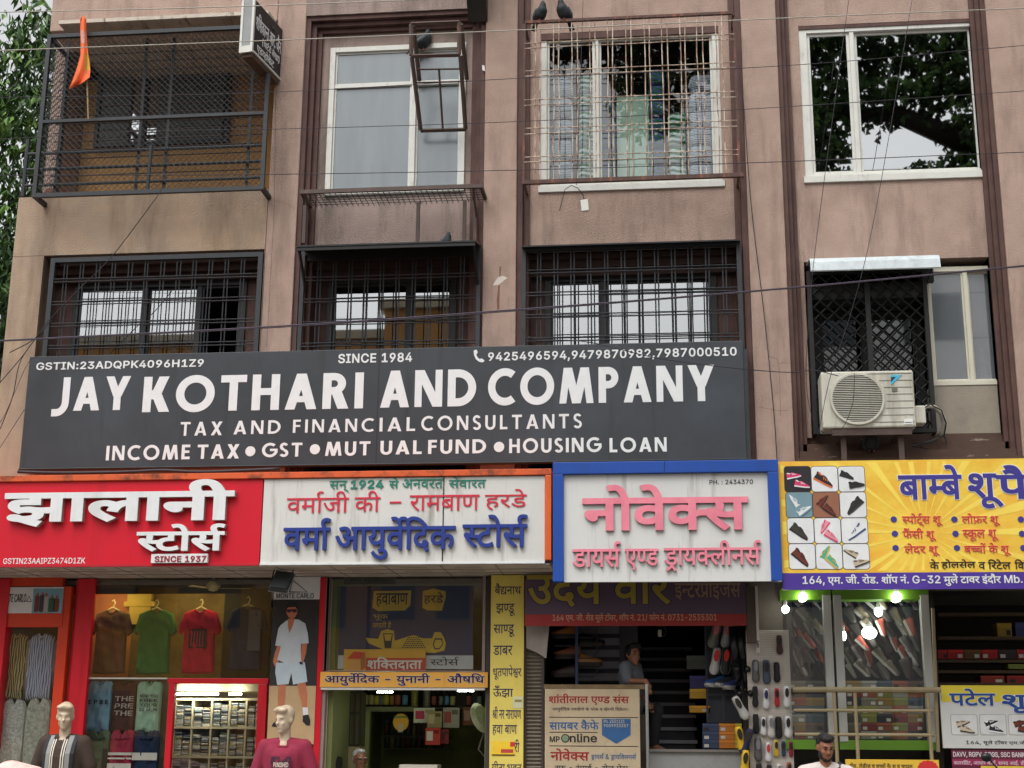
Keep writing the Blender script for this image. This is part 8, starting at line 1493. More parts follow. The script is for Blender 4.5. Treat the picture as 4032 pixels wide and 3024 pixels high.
tag(MB().box(xa0, xb1, .75, .8, FL, 3.5).done('case_backboard', mat('case_back', (74, 70, 64), .8, .25, 4)), 'grey backboard behind the hanging shoes of the lit cases', 'board')
DIAG = lambda a, tw: Matrix.Rotation(R_(a), 3, 'Y') @ Matrix.Rotation(R_(34 + tw), 3, 'X')
HC = [(34, 32, 36), (66, 60, 56), (96, 86, 74), (44, 54, 78), (130, 116, 96), (58, 40, 38), (60, 96, 120), (34, 40, 40), (140, 60, 46), (160, 158, 150)]
k = 0
for row in range(6):
    for i in range(11):
        x = 3098 + 38 * i + 12 * (row % 2) if i < 4 else 3330 + 43 * (i - 4) + 14 * (row % 2); cs = i < 4
        cname = ('black', 'brown grey', 'taupe', 'slate', 'beige', 'dark brown', 'blue grey', 'charcoal', 'rust', 'pale grey')[k % 10]
        shoe('%s hung shoe, %s from left, %s row, %s glass case' % (cname, ORD[i if cs else i - 4], ORD[row], 'narrow' if cs else 'wide'), W(x + rnd.uniform(-9, 9), 2378 + 53 * row + rnd.uniform(-10, 10), .12 + .35 * rnd.random()), DIAG(rnd.uniform(42, 70), rnd.uniform(-22, 22)), plain(*HC[k % 10]), plain(*((160, 158, 150), (110, 106, 100), (186, 184, 176), (60, 56, 52))[k % 4]), None, rnd.uniform(.66, .92), 'shoes hung in the lit cases'); k += 3 if i % 3 else 4
BXC = [((176, 134, 50), 'ochre'), ((186, 84, 50), 'orange'), ((96, 92, 88), 'grey'), ((150, 40, 40), 'red'), ((60, 84, 100), 'teal'), ((150, 140, 120), 'beige'), ((44, 44, 60), 'dark'), ((180, 176, 160), 'pale'), ((110, 80, 60), 'brown'), ((160, 160, 60), 'olive')]
BXC = [(tuple(int(v * .62 + 34) for v in c), n) for c, n in BXC]
for cs, (x0, x1, nc) in (('narrow', (3100, 3246, 2)), ('wide', (3330, 3636, 5))):
    for r_ in range(7):
        for c_ in range(nc):
            cc, cn = BXC[(r_ * 3 + c_ * 7 + (c_ * r_) % 4 + (5 if cs == 'narrow' else 0)) % 10]
            carton('%s shoe box, %s from left, %s row, %s glass case' % (cn, ORD[c_], ORD[r_], cs), (x0 + (x1 - x0) * c_ / nc, x0 + (x1 - x0) * (c_ + 1) / nc, 2680 + 33 * r_, 2712.5 + 33 * r_), .05, cc, group='shoe boxes in the lit cases')
def bulb(label, px, py, Y, r, e, flat_=1.0):
    p = W(px, py, Y); t = thing('lamp_bulb', label, 'lamp', p, 'lit bulbs in the shoe cases'); m = MB(); m.ell(p, (r, r, r * flat_), 14, 8); m.done('glowing_globe', mat('bulb_glow_%d' % e, (250, 255, 245), .5, 0, emit=e), t, smooth=True)
    MB().lathe([(r * .5, r * flat_ * .8), (r * .45, r * flat_ + .03), (.012, r * flat_ + .06)], p, 10).done('cap', plain(206, 206, 200), t)
bulb('lit bulb under the green band at the top of the narrow case', 2600 + 1165 * .4822, 2224 + 262 * .4822, -.2, .05, 16); bulb('yellowish lit bulb at the left edge of the narrow case', 2600 + 1022 * .4822, 2224 + 362 * .4822, -.2, .042, 12)
bulb('big bright bucket shaped lamp in the middle of the wide case', 3232 + 395 * .4822, 2224 + 555 * .4822, .02, .085, 12, .8); bulb('lit bulb above and right of the big lamp', 3232 + 470 * .4822, 2224 + 385 * .4822, .05, .045, 13, 1.2); bulb('lit bulb under the green band of the wide case', 3232 + 620 * .4822, 2224 + 262 * .4822, -.2, .055, 16)
bulb('small lit bulb behind the aluminium posts', 3232 + 186 * .4822, 2224 + 580 * .4822, .02, .03, 10, 1.8)
YL = -.4; M_PIPE = mat('cream_pipe', (142, 128, 98), .6, .15, 6, dirt=(120, 100, 72), dfac=.5)
t = thing('pipe_railing', 'cream painted pipe railing in front of the lit shoe cases', 'railing', W(3400, 2900, YL)); zq = W(3400, 2716, YL).z; m = MB(); xl_, xr_ = W(3122, 2716, YL).x, W(3704, 2716, YL).x
m.tube([(xl_, YL, zq), (xr_, YL, zq)], .03, 8); m.done('top_pipe', M_PIPE, t)
m = MB()
for x in (3290, 3372, 3660): X = W(x, 2850, YL).x; m.tube([(X, YL, zq - .03), (X, YL, .15)], .02, 8)
m.done('upright_pipe', M_PIPE, t); m = MB()
for y in (2798, 2893): z = W(3400, y, YL).z; m.tube([(xl_, YL, z), (xr_ - .1, YL, z)], .018, 8)
m.done('cross_pipe', M_PIPE, t)
# ---- right hand store
t = thing('bamboo_pole', 'thin cream pole standing between the glass case and the dark store', 'pole', W(3680, 3000, -.3)); m = MB(); m.tube([W(3673, 2395, -.3), W(3694, 2960, -.3)], .02, 8); m.done('pole_shaft', M_PIPE, t)
for i, y in enumerate((2418, 2512, 2603, 2645, 2694)):
    r = RC(*z32(955, 1900, (y - 2224) / .4822 - 12, (y - 2224) / .4822 + 12), .55); tag(MB().box(r[0], r[1], .55, .95, r[2], r[3]).done('store_shelf', mat('dark_timber_shelf', (88, 74, 56), .8, .3, 4)), '%s dark timber shelf from the top in the right hand store' % ORD[i], 'shelf', 'shelves of the right hand store')
for i, (a, b, c, cn) in enumerate(((955, 1032, (170, 40, 40), 'red'), (1036, 1168, (176, 36, 36), 'bright red'), (1172, 1306, (104, 72, 40), 'brown'), (1310, 1445, (170, 34, 34), 'red'), (1450, 1598, (56, 44, 48), 'dark patterned'), (1602, 1740, (170, 34, 34), 'cut off red'))):
    carton('%s shoe box, %s from left, middle shelf, right hand store' % (cn, ORD[i]), z32(a, b, 692, 768), .58, c, group='boxes in the right hand store')
for i, (a, b, tp, bt, c, lb) in enumerate(((1305, 1500, 905, 965, (150, 50, 36), 'orange red tray low in the right hand store'), (1520, 1700, 905, 965, (150, 36, 30), 'red labelled box low in the right hand store'), (1440, 1560, 475, 590, (150, 124, 40), 'mustard box high in the right hand store'), (1590, 1720, 470, 590, (60, 66, 110), 'dark blue box high in the right hand store'), (1530, 1680, 810, 850, (120, 130, 60), 'olive box on the fourth shelf of the right hand store'))):
    carton(lb, z32(a, b, tp, bt), .56, c, group='boxes in the right hand store')
YT = -.32
t = flat('shoe_store_sign', 'white and yellow sign with blue lettering and shoe pictures at the right edge', 'sign', z32(985, 2000, 1045, 1500), YT, mat('white_store_sign', (200, 200, 196), .5, .06, 2), .03)
panel(t, 'yellow_print', z32(985, 2000, 985, 1120), YT - .003, mat('yellow_store_print', (216, 196, 60), .5, .1, 2), .03)
BLG = mat('blue_store_letter', (34, 70, 140), .5, .2, 4); letters('store_name', 'पटेल', RC(*z32(1048, 1425, 1010, 1152), YT - .003), YT - .003, BLG, t, bold=22, outline=(20, PAL['w'])); letters('store_name', 'शू', RC(*z32(1478, 1730, 1060, 1212), YT - .003), YT - .003, BLG, t, bold=22, outline=(20, PAL['w']))
fits(t, 'store_address', '164, मूले टॉवर एम.जी. रोड', z32(1185, 1790, 1432, 1476), YT, plain(40, 40, 44), bold=8, seg=1)
for i, (a, b, c0, c1) in enumerate(((1062, 1280, 'be', 'gr'), (1297, 1515, 'k', 'w'), (1532, 1750, 'br', 'k'))):
    qv = RC(*z32(a, b, 1222, 1390), YT); m = MB(); m.prism(tile(qv[0], qv[2], qv[1] - qv[0], qv[3] - qv[2], YT, .02), YT - .003, YT - .0005, 2); m.prism(tile(qv[0] + .004, qv[2] + .004, qv[1] - qv[0] - .008, qv[3] - qv[2] - .008, YT, .018), YT - .0045, YT - .0032, 3); cx, cz = (qv[0] + qv[1]) / 2, (qv[2] + qv[3]) / 2
    shoe_print(m, cx - .02, cz + .03, .14, .4, 0, 1, YT - .0047, 1); shoe_print(m, cx + .03, cz - .04, .15, -.15, 0, 1, YT - .0097); m.done('picture', [PAL[c0], PAL[c1], plain(120, 120, 116), plain(206, 206, 204)], t)
t = flat('coaching_sign', 'maroon and magenta sign of exam and print services at the lower right corner', 'sign', z32(1075, 2000, 1512, 1760), YT - .02, mat('maroon_sign', (96, 30, 52), .5, .1, 2), .03); panel(t, 'magenta_print', z32(1075, 2000, 1590, 1640), YT - .023, mat('magenta_print', (150, 40, 84), .5, .1, 2), .004); panel(t, 'yellow_print', z32(1310, 2000, 1645, 1760), YT - .023, plain(214, 190, 60), .004)
fits(t, 'service_line', 'DAVV, RGPV, CGGS, SSC BANK', z32(1080, 1668, 1528, 1578), YT - .02, plain(206, 196, 200), bold=30, seg=2); fits(t, 'service_line', 'कलरप्रिंट, आधार कार्ड, समग्र आई. डी. निकाले', z32(1085, 1800, 1596, 1640), YT - .023, plain(206, 190, 196), bold=8, seg=1)
t = flat('footwear_sign', 'low yellow sign with dark lettering and a red spot below the glass cases', 'sign', z32(205, 968, 1590, 1760), -.45, mat('yellow_low_sign', (220, 180, 60), .55, .1, 3), .03); fits(t, 'footwear_line', 'मेंस, लेडीज व बच्चों के शू व चप्पल', z32(236, 750, 1618, 1672), -.45, plain(56, 44, 36), bold=10, seg=2)
p = W(3232 + 875 * .4822, 2224 + 1660 * .4822, -.45); m = MB(); m.prism([(p.x + (.10 + .01 * (k % 2)) * math.cos(k * math.pi / 14), p.z + (.075 + .008 * (k % 2)) * math.sin(k * math.pi / 14)) for k in range(28)], -.456, -.451); m.done('red_spot', plain(200, 44, 46), t)
# ------------------------------------------------------------------ people, mannequins, birds
SKIN = mat('brown_skin', (150, 100, 74), .5, .16, 26, bump=.2, bscale=160); SKIN2 = mat('shaded_brown_skin', (136, 92, 70), .5, .16, 26, bump=.2, bscale=160); MANQ = mat('ivory_mannequin', (204, 184, 158), .3, .09, 8, dirt=(150, 130, 108), dfac=.5, dscale=(9, 9, 5))  # darker second skin tone carries the shade over the man at the stairs
HAIRK = mat('black_hair', (24, 22, 22), .55, .4, 60, bump=1, bscale=90); HAIRW = mat('white_hair', (196, 194, 188), .7, .3, 60, bump=1, bscale=90)
class Blob(MB):
    """overlapping rounded volumes fused into one continuous skin"""
    def limb(s, pts, rs):
        s.tube(pts, rs, 12)
        for p, r in zip(pts, rs): s.ell(p, (r, r, r), 12, 8)
        return s
    def fuse(s, name, mt, parent, vox=.011):
        o = s.done(name, mt, parent, smooth=True); r = o.modifiers.new('fuse', 'REMESH'); r.mode = 'VOXEL'; r.voxel_size = vox; r.use_smooth_shade = True
        f = o.modifiers.new('soft', 'SMOOTH'); f.factor = .5; f.iterations = 3; return o
def head_rot(yaw, pitch, roll=0): return Matrix.Rotation(R_(yaw), 3, 'Z') @ Matrix.Rotation(R_(pitch), 3, 'X') @ Matrix.Rotation(R_(roll), 3, 'Y')
def put(b, c, M3, pos, r): b.ell(c + M3 @ Vector(pos), r, 14, 10, rot=M3)
def head(b, c, M3, k=1.0):
    for pos, r in (((0, .012, .025), (.074, .094, .095)), ((0, -.02, -.045), (.06, .07, .066)), ((0, -.062, -.095), (.03, .028, .02)), ((0, -.088, .004), (.011, .014, .03)), ((0, -.1, -.018), (.016, .018, .012)),
                   ((0, -.072, .036), (.058, .018, .01)), ((-.038, -.062, -.02), (.022, .02, .02)), ((.038, -.062, -.02), (.022, .02, .02)), ((-.076, .012, -.004), (.01, .022, .032)), ((.076, .012, -.004), (.01, .022, .032)), ((0, -.082, -.052), (.025, .012, .008)), ((0, -.08, -.066), (.021, .012, .008))):
        put(b, c, M3, [v * k for v in pos], [v * k for v in r])
def face_bits(t, c, M3, k=1.0, beard=None, brows=HAIRK, glasses=False):
    for s in (-1, 1): MB().ell(c + M3 @ Vector((s * .03 * k, -.079 * k, .012 * k)), (.012 * k, .006 * k, .0065 * k), 10, 6, rot=M3).done('eye', plain(60, 48, 44, .3), t)
    for s in (-1, 1): MB().ell(c + M3 @ Vector((s * .032 * k, -.087 * k, .036 * k)), (.02 * k, .006 * k, .005 * k), 10, 6, rot=M3).done('eyebrow', brows, t)
    if beard:
        b = Blob(); put(b, c, M3, (0, -.05, -.092), (.046, .04, .034)); put(b, c, M3, (0, -.086, -.042), (.03, .014, .007))
        for s in (-1, 1): put(b, c, M3, (s * .05, -.02, -.06), (.02, .045, .045))
        b.fuse('beard', beard, t, .008)
    if glasses:
        m = MB()
        for s in (-1, 1): m.tube([c + M3 @ Vector((s * .033 + .026 * math.cos(a * .5), -.1, .008 + .022 * math.sin(a * .5))) for a in range(14)], .003, 5); m.tube([c + M3 @ Vector((s * .058, -.1, .012)), c + M3 @ Vector((s * .08, .01, .012))], .003, 5)
        m.done('spectacles', plain(70, 30, 30, .3), t)
def hair(t, c, M3, mt, puffs): 
    b = Blob()
    for pos, r in puffs: put(b, c, M3, pos, r)
    b.fuse('hair', mt, t, .009)
SHORT = [((0, .035, .045), (.082, .088, .082)), ((.02, -.02, .115), (.06, .06, .032)), ((-.03, -.04, .1), (.045, .04, .03)), ((.035, -.055, .098), (.035, .03, .026)), ((0, .07, .0), (.074, .045, .072)), ((-.066, .0, .03), (.02, .045, .05)), ((.066, .0, .03), (.02, .045, .05))]
def hand(b, w, d, up, s=1):
    """palm, four fingers of unequal length and a thumb from the wrist w along d"""
    d = d.normalized(); up = up.normalized(); sd_ = d.cross(up).normalized()
    b.tube([w, w + d * .05, w + d * .09], [.026, .034, .03], 8)
    for i, l in enumerate((.075, .085, .08, .062)):
        o = w + d * .085 + sd_ * (i - 1.5) * .019; b.tube([o, o + d * l * .5 + up * .004, o + d * l * .85 - up * .016, o + d * l - up * .03], [.0095, .009, .008, .006], 6)
    o = w + d * .03 + sd_ * -.03 * s; b.tube([o, o + d * .03 - sd_ * .02 * s, o + d * .06 - sd_ * .024 * s - up * .008], [.012, .010, .008], 6)
V = Vector
# the man on the stairs rail
def G(x, y, Y): return W(1900 + x * .4822, 2224 + y * .4822, Y)
c = G(1228, 735, .2); M3 = head_rot(38, 6)
t = thing('person', 'young man in grey shirt sitting by the stairs, arm over the handrail', 'person', V((c.x, .3, 1.4)))
sh1, sh2, chest, hip = G(1165, 838, .12), G(1255, 838, .42), G(1210, 900, .32), G(1250, 1130, .42)
el, wr_, fi = G(1185, 950, .06), G(1335, 950, -.04), G(1372, 1040, -.07)
kn, kn2, an, an2 = G(1425, 1185, .3), G(1400, 1210, .45), G(1395, 1480, .42), G(1370, 1470, .55)
b = Blob(); head(b, c, M3); b.limb([c + V((0, .02, -.06)), (sh1 + sh2) / 2 + V((0, .02, .02))], [.05, .055]); b.limb([chest, hip], [.12, .12]); b.limb([sh1, el, wr_], [.055, .043, .03]); hand(b, wr_, fi - wr_, V((.7, -.7, .2)))
b.limb([sh2, sh2 + V((.05, -.05, -.28)), sh2 + V((.12, -.22, -.4))], [.055, .042, .03]); b.limb([hip, kn, an], [.09, .065, .045]); b.limb([hip + V((0, .14, 0)), kn2, an2], [.09, .065, .045])
for a in (an, an2): b.limb([a, a + V((.12, -.1, -.05))], [.042, .03])
hand(b, sh2 + V((.12, -.22, -.4)), V((.3, -.6, -.5)), V((0, -.3, 1)))
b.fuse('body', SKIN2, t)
hair(t, c, M3, HAIRK, SHORT); face_bits(t, c, M3)
b = Blob(); b.limb([sh1, sh2], [.075, .07]); b.limb([chest, hip], [.15, .155]); b.limb([(sh1 + sh2) / 2, chest], [.1, .14]); b.limb([sh1, sh1 + (el - sh1) * .9], [.072, .062]); b.limb([sh2, sh2 + V((.05, -.05, -.22))], [.07, .06]); b.fuse('shirt', mat('shaded_grey_shirt', (100, 104, 110), .9, .12, 12), t, .013)  # shirt grey darkened to hold the stair hall's shade
b = Blob(); b.limb([hip, kn, an + (kn - an) * .1], [.125, .082, .062]); b.limb([hip + V((0, .14, 0)), kn2, an2 + (kn2 - an2) * .1], [.12, .08, .06]); b.fuse('trousers', mat('black_trousers', (40, 40, 44), .9, .15, 12), t, .013)
b = MB()
for a in (an, an2): b.obox(a + V((.07, -.06, -.085)), V((.13, -.1, 0)) * .9, V((.03, .04, 0)), V((0, 0, .014))); b.tube([a + V((.1, -.02, -.07)), a + V((.08, -.075, -.02)), a + V((.03, -.1, -.07))], .014, 6)
b.done('sandals', plain(60, 40, 32), t)
tag(MB().box(hip.x - .3, hip.x + .12, .22, .72, .96, hip.z - .13).done('stool', plain(80, 74, 66)), 'dark block seat under the man at the stairs', 'seat')
# the standing man at the lower right
c = W(2600 + 1348 * .4822, 2224 + 1492 * .4822, -2.5); M3 = head_rot(14, 20)
t = thing('person', 'bearded man in pale shirt with dark strap looking down before the glass cases', 'person', V((c.x, -2.5, 0)))
nk = c + V((0, .05, -.2)); sl, sr = nk + V((-.2, .02, -.035)), nk + V((.2, .02, -.035)); hp = V((c.x, -2.42, .93))
b = Blob(); head(b, c, M3, 1.02); b.limb([c + V((0, .03, -.06)), nk], [.054, .06]); b.limb([nk + V((0, .01, -.2)), hp], [.13, .13]); b.limb([sl, sr], [.06, .06])
for s, q in ((-1, sl), (1, sr)):
    e_ = q + V((s * .06, .03, -.28)); w_ = e_ + V((-s * .04, -.2, -.14)); b.limb([q, e_, w_], [.055, .045, .03]); hand(b, w_, V((-s * .3, -.7, -.3)), V((0, -.3, 1)), s)
    b.limb([hp + V((s * .09, 0, -.02)), V((c.x + s * .1, -2.44, .5)), V((c.x + s * .1, -2.4, .1))], [.09, .065, .045]); b.limb([V((c.x + s * .1, -2.4, .06)), V((c.x + s * .11, -2.58, .035))], [.045, .032])
b.fuse('body', SKIN, t, .012); hair(t, c, M3, HAIRK, [((0, .03, .045), (.084, .09, .088)), ((0, -.03, .1), (.07, .062, .04)), ((0, .07, .0), (.074, .045, .06))]); face_bits(t, c, M3, 1.02, mat('dark_beard', (36, 30, 28), .7, .2, 40))
M_PSH = mat('pale_mauve_shirt', (206, 196, 190), .85, .07, 8, bump=.5, bscale=14)
b = Blob(); b.limb([sl, nk + V((0, .02, 0)), sr], [.078, .085, .078]); b.limb([nk + V((0, .01, -.16)), nk + V((0, .0, -.34)), hp], [.15, .165, .16])
for s, q in ((-1, sl), (1, sr)): b.limb([q, q + V((s * .06, .03, -.26))], [.078, .066]); b.limb([nk + V((s * .1, .0, -.12)), nk + V((s * .1, .0, -.4))], [.1, .1])
b.fuse('shirt', M_PSH, t, .013); m = MB()
for s in (-1, 1): m.add([nk + V((s * .075, -.02, .05)), nk + V((s * .02, -.1, -.03)), nk + V((s * .06, -.13, -.08)), nk + V((s * .11, -.05, .0))], [(0, 1, 2, 3)])
m.done('collar', M_PSH, t); b = Blob(); b.limb([hp + V((-.09, 0, 0)), V((c.x - .1, -2.44, .5)), V((c.x - .1, -2.4, .12))], [.12, .085, .07]); b.limb([hp + V((.09, 0, 0)), V((c.x + .1, -2.44, .5)), V((c.x + .1, -2.4, .12))], [.12, .085, .07]); b.fuse('trousers', plain(60, 62, 70, .9), t, .014)
m = MB(); m.tube([nk + V((.13, .02, .06)), nk + V((.11, -.1, -.05)), nk + V((.04, -.2, -.2)), nk + V((-.06, -.2, -.36))], .022, 6); m.done('bag_strap', plain(40, 38, 40), t)
def sitter(label, c, M3, hm, hp_, sm_, **k):
    t = thing('person', label, 'person', V((c.x, c.y, .95))); nk = c + V((0, .03, -.2)); b = Blob(); head(b, c, M3); b.limb([c + V((0, .02, -.06)), nk], [.052, .056]); b.limb([nk + V((0, 0, -.2)), V((c.x, c.y + .05, 1.0))], [.13, .14])
    for s in (-1, 1): q = nk + V((s * .18, 0, -.05)); e_ = q + V((s * .05, -.04, -.26)); b.limb([q, e_, e_ + V((-s * .08, -.12, -.02))], [.055, .045, .032]); hand(b, e_ + V((-s * .08, -.12, -.02)), V((-s * .5, -.3, -.05)), V((0, 0, 1)), s)
    b.fuse('body', SKIN2, t, .012); hair(t, c, M3, hm, hp_); face_bits(t, c, M3, **k); b = Blob(); b.limb([nk + V((-.18, 0, -.05)), nk, nk + V((.18, 0, -.05))], [.075, .08, .075]); b.limb([nk + V((0, 0, -.2)), V((c.x, c.y + .05, .98))], [.17, .17]); b.fuse('shirt', sm_, t, .014); return t
c = W(1200 + 452 * .4822, 2224 + 1592 * .4822, .55)
sitter('elderly man with white hair and spectacles in the ayurvedic shop', c, head_rot(35, 8), HAIRW, [((0, .04, .055), (.08, .085, .072)), ((0, .075, -.0), (.078, .05, .07)), ((0, -.02, .105), (.05, .05, .025))], plain(216, 214, 208, .9), glasses=True, brows=HAIRW, beard=None)
c = W(1200 + 240 * .4822, 2224 + 1668 * .4822, .45)
sitter('man with untidy black hair seen over the counter beside the elderly man', c, head_rot(200, -5), HAIRK, [((0, .02, .06), (.095, .1, .085)), ((0, -.05, .02), (.085, .06, .08)), ((.04, 0, .12), (.05, .05, .03)), ((-.05, .02, .1), (.04, .06, .05)), ((0, .06, 0), (.08, .06, .09))], plain(90, 90, 100, .9))
# mannequins standing out in front of the garment store
def mannequin(label, c, M3, shirt_m, extra, collar):
    k = 1.14; t = thing('mannequin', label, 'mannequin', V((c.x, c.y, .15))); nk = c + V((0, .035, -.215)); b = Blob(); head(b, c, M3, k)
    for pos, r in (((0, .02, .055), (.08, .096, .088)), ((.03, -.055, .1), (.05, .045, .03)), ((-.03, -.05, .1), (.05, .045, .026)), ((0, -.04, .118), (.05, .06, .02))): put(b, c, M3, [v * k for v in pos], [v * k for v in r])
    b.limb([c + V((0, .03, -.06)), nk, nk + V((0, 0, -.05))], [.06, .064, .08]); hp = V((c.x, c.y + .04, 1.2)); b.limb([nk + V((0, .01, -.2)), hp], [.15, .14])
    for s in (-1, 1):
        q = nk + V((s * .21, .02, -.06)); e_ = q + V((s * .09, .02, -.32)); b.limb([q, e_, e_ + V((0, -.1, -.25))], [.06, .05, .035]); hand(b, e_ + V((0, -.1, -.25)), V((0, -.2, -1)), V((s, 0, 0)), s); b.limb([hp + V((s * .1, 0, 0)), V((c.x + s * .11, c.y, .7)), V((c.x + s * .11, c.y + .02, .22))], [.1, .07, .05])
    b.fuse('body', MANQ, t, .013); b = Blob(); b.limb([nk + V((-.2, .02, -.06)), nk + V((0, .02, -.035)), nk + V((.2, .02, -.06))], [.085, .085, .085]); b.limb([nk + V((0, .01, -.2)), nk + V((0, .01, -.42)), hp], [.175, .17, .165])
    for s in (-1, 1): b.limb([nk + V((s * .21, .02, -.06)), nk + V((s * .29, .035, -.3))], [.088, .085]); b.limb([nk + V((s * .11, .0, -.13)), nk + V((s * .1, .0, -.45))], [.115, .11])
    b.fuse('shirt', shirt_m, t, .013)
    MB().tube([nk + V((.085 * math.cos(a * .45), -.015 + .075 * math.sin(a * .45), -.028 - (.03 if 7 < a < 14 else 0))) for a in range(15)], .014, 6).done('collar', collar, t)
    MB().box(c.x - .25, c.x + .25, c.y - .15, c.y + .25, .15, .22).done('stand_base', plain(90, 90, 90), t)
    extra(t, nk, c); return t
def strip(t, nm, x0, x1, mt, nk, z0=-.75, z1=.02, y=-.182):
    m = MB(); n = 8; pts = [(z1 + (z0 - z1) * i / n) for i in range(n + 1)]; yy = lambda z: y + (.115 * max(0, (z + .2) / .22) ** 1.6 if z > -.2 else 0)
    vs = [nk + V((x, yy(z) + .25 * ((x / .2) ** 2) * .22, z)) for z in pts for x in (x0, x1)]
    m.add(vs, [(2 * i, 2 * i + 1, 2 * i + 3, 2 * i + 2) for i in range(n)]); m.done(nm, mt, t)
M_KNIT = mat('chocolate_knit', (66, 54, 46), .9, .1, 12)
def stripes_f(t, nk, c):
    for s in (-1, 1): strip(t, 'black_panel', *sorted((s * .17, s * .135)), plain(34, 36, 44), nk); strip(t, 'grey_panel', *sorted((s * .133, s * .085)), plain(140, 140, 138), nk, y=-.181)
    strip(t, 'dark_centre', -.033, .028, M_KNIT, nk, y=-.186, z1=-.03)
    strip(t, 'ribbed_centre', -.083, -.035, stripes('brown_white_stripe', (214, 206, 190), (52, 44, 38), 13, 0, 0), nk, y=-.186, z1=-.02); strip(t, 'ribbed_centre', .03, .083, stripes('brown_white_stripe', (214, 206, 190), (52, 44, 38), 13, 0, 0), nk, y=-.186, z1=-.02)
c = W(532 * .4822, 2224 + 1242 * .4822, -1.2)
mannequin('ivory mannequin in a brown polo with pale stripes at the far left', c, head_rot(16, 10), M_KNIT, stripes_f, M_KNIT)
M_WINE = mat('wine_knit', (140, 42, 66), .9, .08, 12)
def print_f(t, nk, c):
    strip(t, 'dark_patch', -.1, .12, mat('brush_print', (66, 34, 50), .9, .3, 14, dirt=(140, 42, 66), dfac=1, dscale=(16, 16, 7), dthr=(.5, .54)), nk, z0=-.6, z1=-.16); strip(t, 'pale_bar', .02, .1, plain(206, 190, 180), nk, z0=-.31, z1=-.29, y=-.19)
    letters('print_letters', 'PUNISHED', (nk.x - .06, nk.x + .1, nk.z - .27, nk.z - .22), nk.y - .192, plain(214, 206, 190), t, bold=20, seg=1)
c = W(600 + 1082 * .4822, 2224 + 1270 * .4822, -1.2)
mannequin('ivory mannequin with swept hair in a wine red printed t-shirt', c, head_rot(-30, 8), M_WINE, print_f, M_WINE)
# pink cloth in the lower left corner
b = Blob(); c = W(85, 3075, -2.5); b.limb([c + V((-.12, 0, .0)), c + V((.1, .02, -.02))], [.2, .17]); b.limb([c + V((0, .03, -.1)), V((c.x, -2.45, .3))], [.24, .3]); o = b.fuse('cloth_bundle', mat('pink_white_cloth', (232, 176, 168), .9, .12, 7, tint=(240, 214, 206), dirt=(226, 130, 130), dfac=.7, dscale=(7, 7, 7)), None, .02)
tag(o, 'rounded pink and white cloth bundle cut off by the lower left corner', 'cloth')
# rear-view mirror rising at the lower right
p = W(3884, 2982, -3.0); t = thing('rear_view_mirror', 'black rear-view mirror on a bent stem at the lower right edge', 'mirror', V((p.x, -3, 0)))
b = Blob(); b.ell(p, (.05, .03, .042), 14, 8); b.fuse('mirror_shell', plain(24, 24, 26, .3), t, .008); MB().tube([p + V((.03, .01, -.02)), p + V((.09, .03, -.09)), p + V((.12, .05, -.3)), p + V((.12, .08, -.75))], .008, 6).done('stem', M_BLACKIRON, t); MB().tube([p + V((.0, .08, -.78)), p + V((.5, .1, -.76))], .016, 8).done('handlebar', M_BLACKIRON, t); MB().lathe([(.03, 0), (.04, .1), (.04, p.z - .8)], (p.x + .25, -2.91, 0), 8).done('steering_column', M_BLACKIRON, t)
# pigeons
PG = mat('pigeon_grey', (74, 80, 84), .7, .25, 30); PGD = mat('pigeon_dark', (40, 46, 48), .7, .2, 30)
pj = thing('pigeon', 'left one of two pigeons on the rusty cage top', 'pigeon', (0, 0, 0), 'pigeons on the building')
b = Blob(); b.limb([V((0, -.035, .105)), V((0, .0, .075)), V((0, .06, .03))], [.068, .078, .05]); b.limb([V((0, -.04, .12)), V((0, -.055, .17)), V((0, -.062, .205))], [.06, .041, .03]); b.fuse('body', PGD, pj, .009)
m = MB(); m.add([V((-.022, .07, .04)), V((.022, .07, .04)), V((.035, .15, -.09)), V((-.035, .15, -.09)), V((-.022, .085, .045)), V((.022, .085, .045)), V((.035, .162, -.086)), V((-.035, .162, -.086))], [(0, 1, 2, 3), (7, 6, 5, 4), (0, 4, 5, 1), (1, 5, 6, 2), (2, 6, 7, 3), (3, 7, 4, 0)]); m.done('tail', plain(22, 24, 28), pj)
for s in (-1, 1): b = Blob(); b.limb([V((s * .058, -.01, .11)), V((s * .06, .04, .06)), V((s * .04, .1, .01))], [.026, .03, .014]); b.fuse('wing', PG, pj, .009)
m = MB(); m.tube([V((0, -.088, .2)), V((0, -.115, .193))], [.009, .002], 6); m.done('beak', plain(170, 160, 150), pj)
for s in (-1, 1): MB().tube([V((s * .022, 0, .02)), V((s * .024, -.005, -.015)), V((s * .026, -.035, -.018))], .006, 5).done('foot', plain(170, 84, 80), pj)
zt_ = g4[3] + .018
for i, (loc, a, lb, sc_) in enumerate(((V((W(2127, 80, YG).x, YG + .03, zt_)), 38, None, 1.02), (V((W(2220, 74, YG).x, YG + .03, zt_)), -34, 'right one of two pigeons on the rusty cage top', 1.1), (W(1662, 190, .1), 120, 'grey pigeon perched in the swung-out metal frame', 1.25), (V((W(1752, 955, 0).x, -.06, za + .06)), 75, 'pale grey pigeon half hidden on the black awning', .95), (W(3431, 1772, -.05), 0, 'round dark pigeon on the stepped ledge under the air conditioner', 1.1))):
    o = pj if i == 0 else dup(pj, loc, lb); o.location = loc; o.rotation_euler = (0, 0, R_(a)); o.scale = (sc_,) * 3
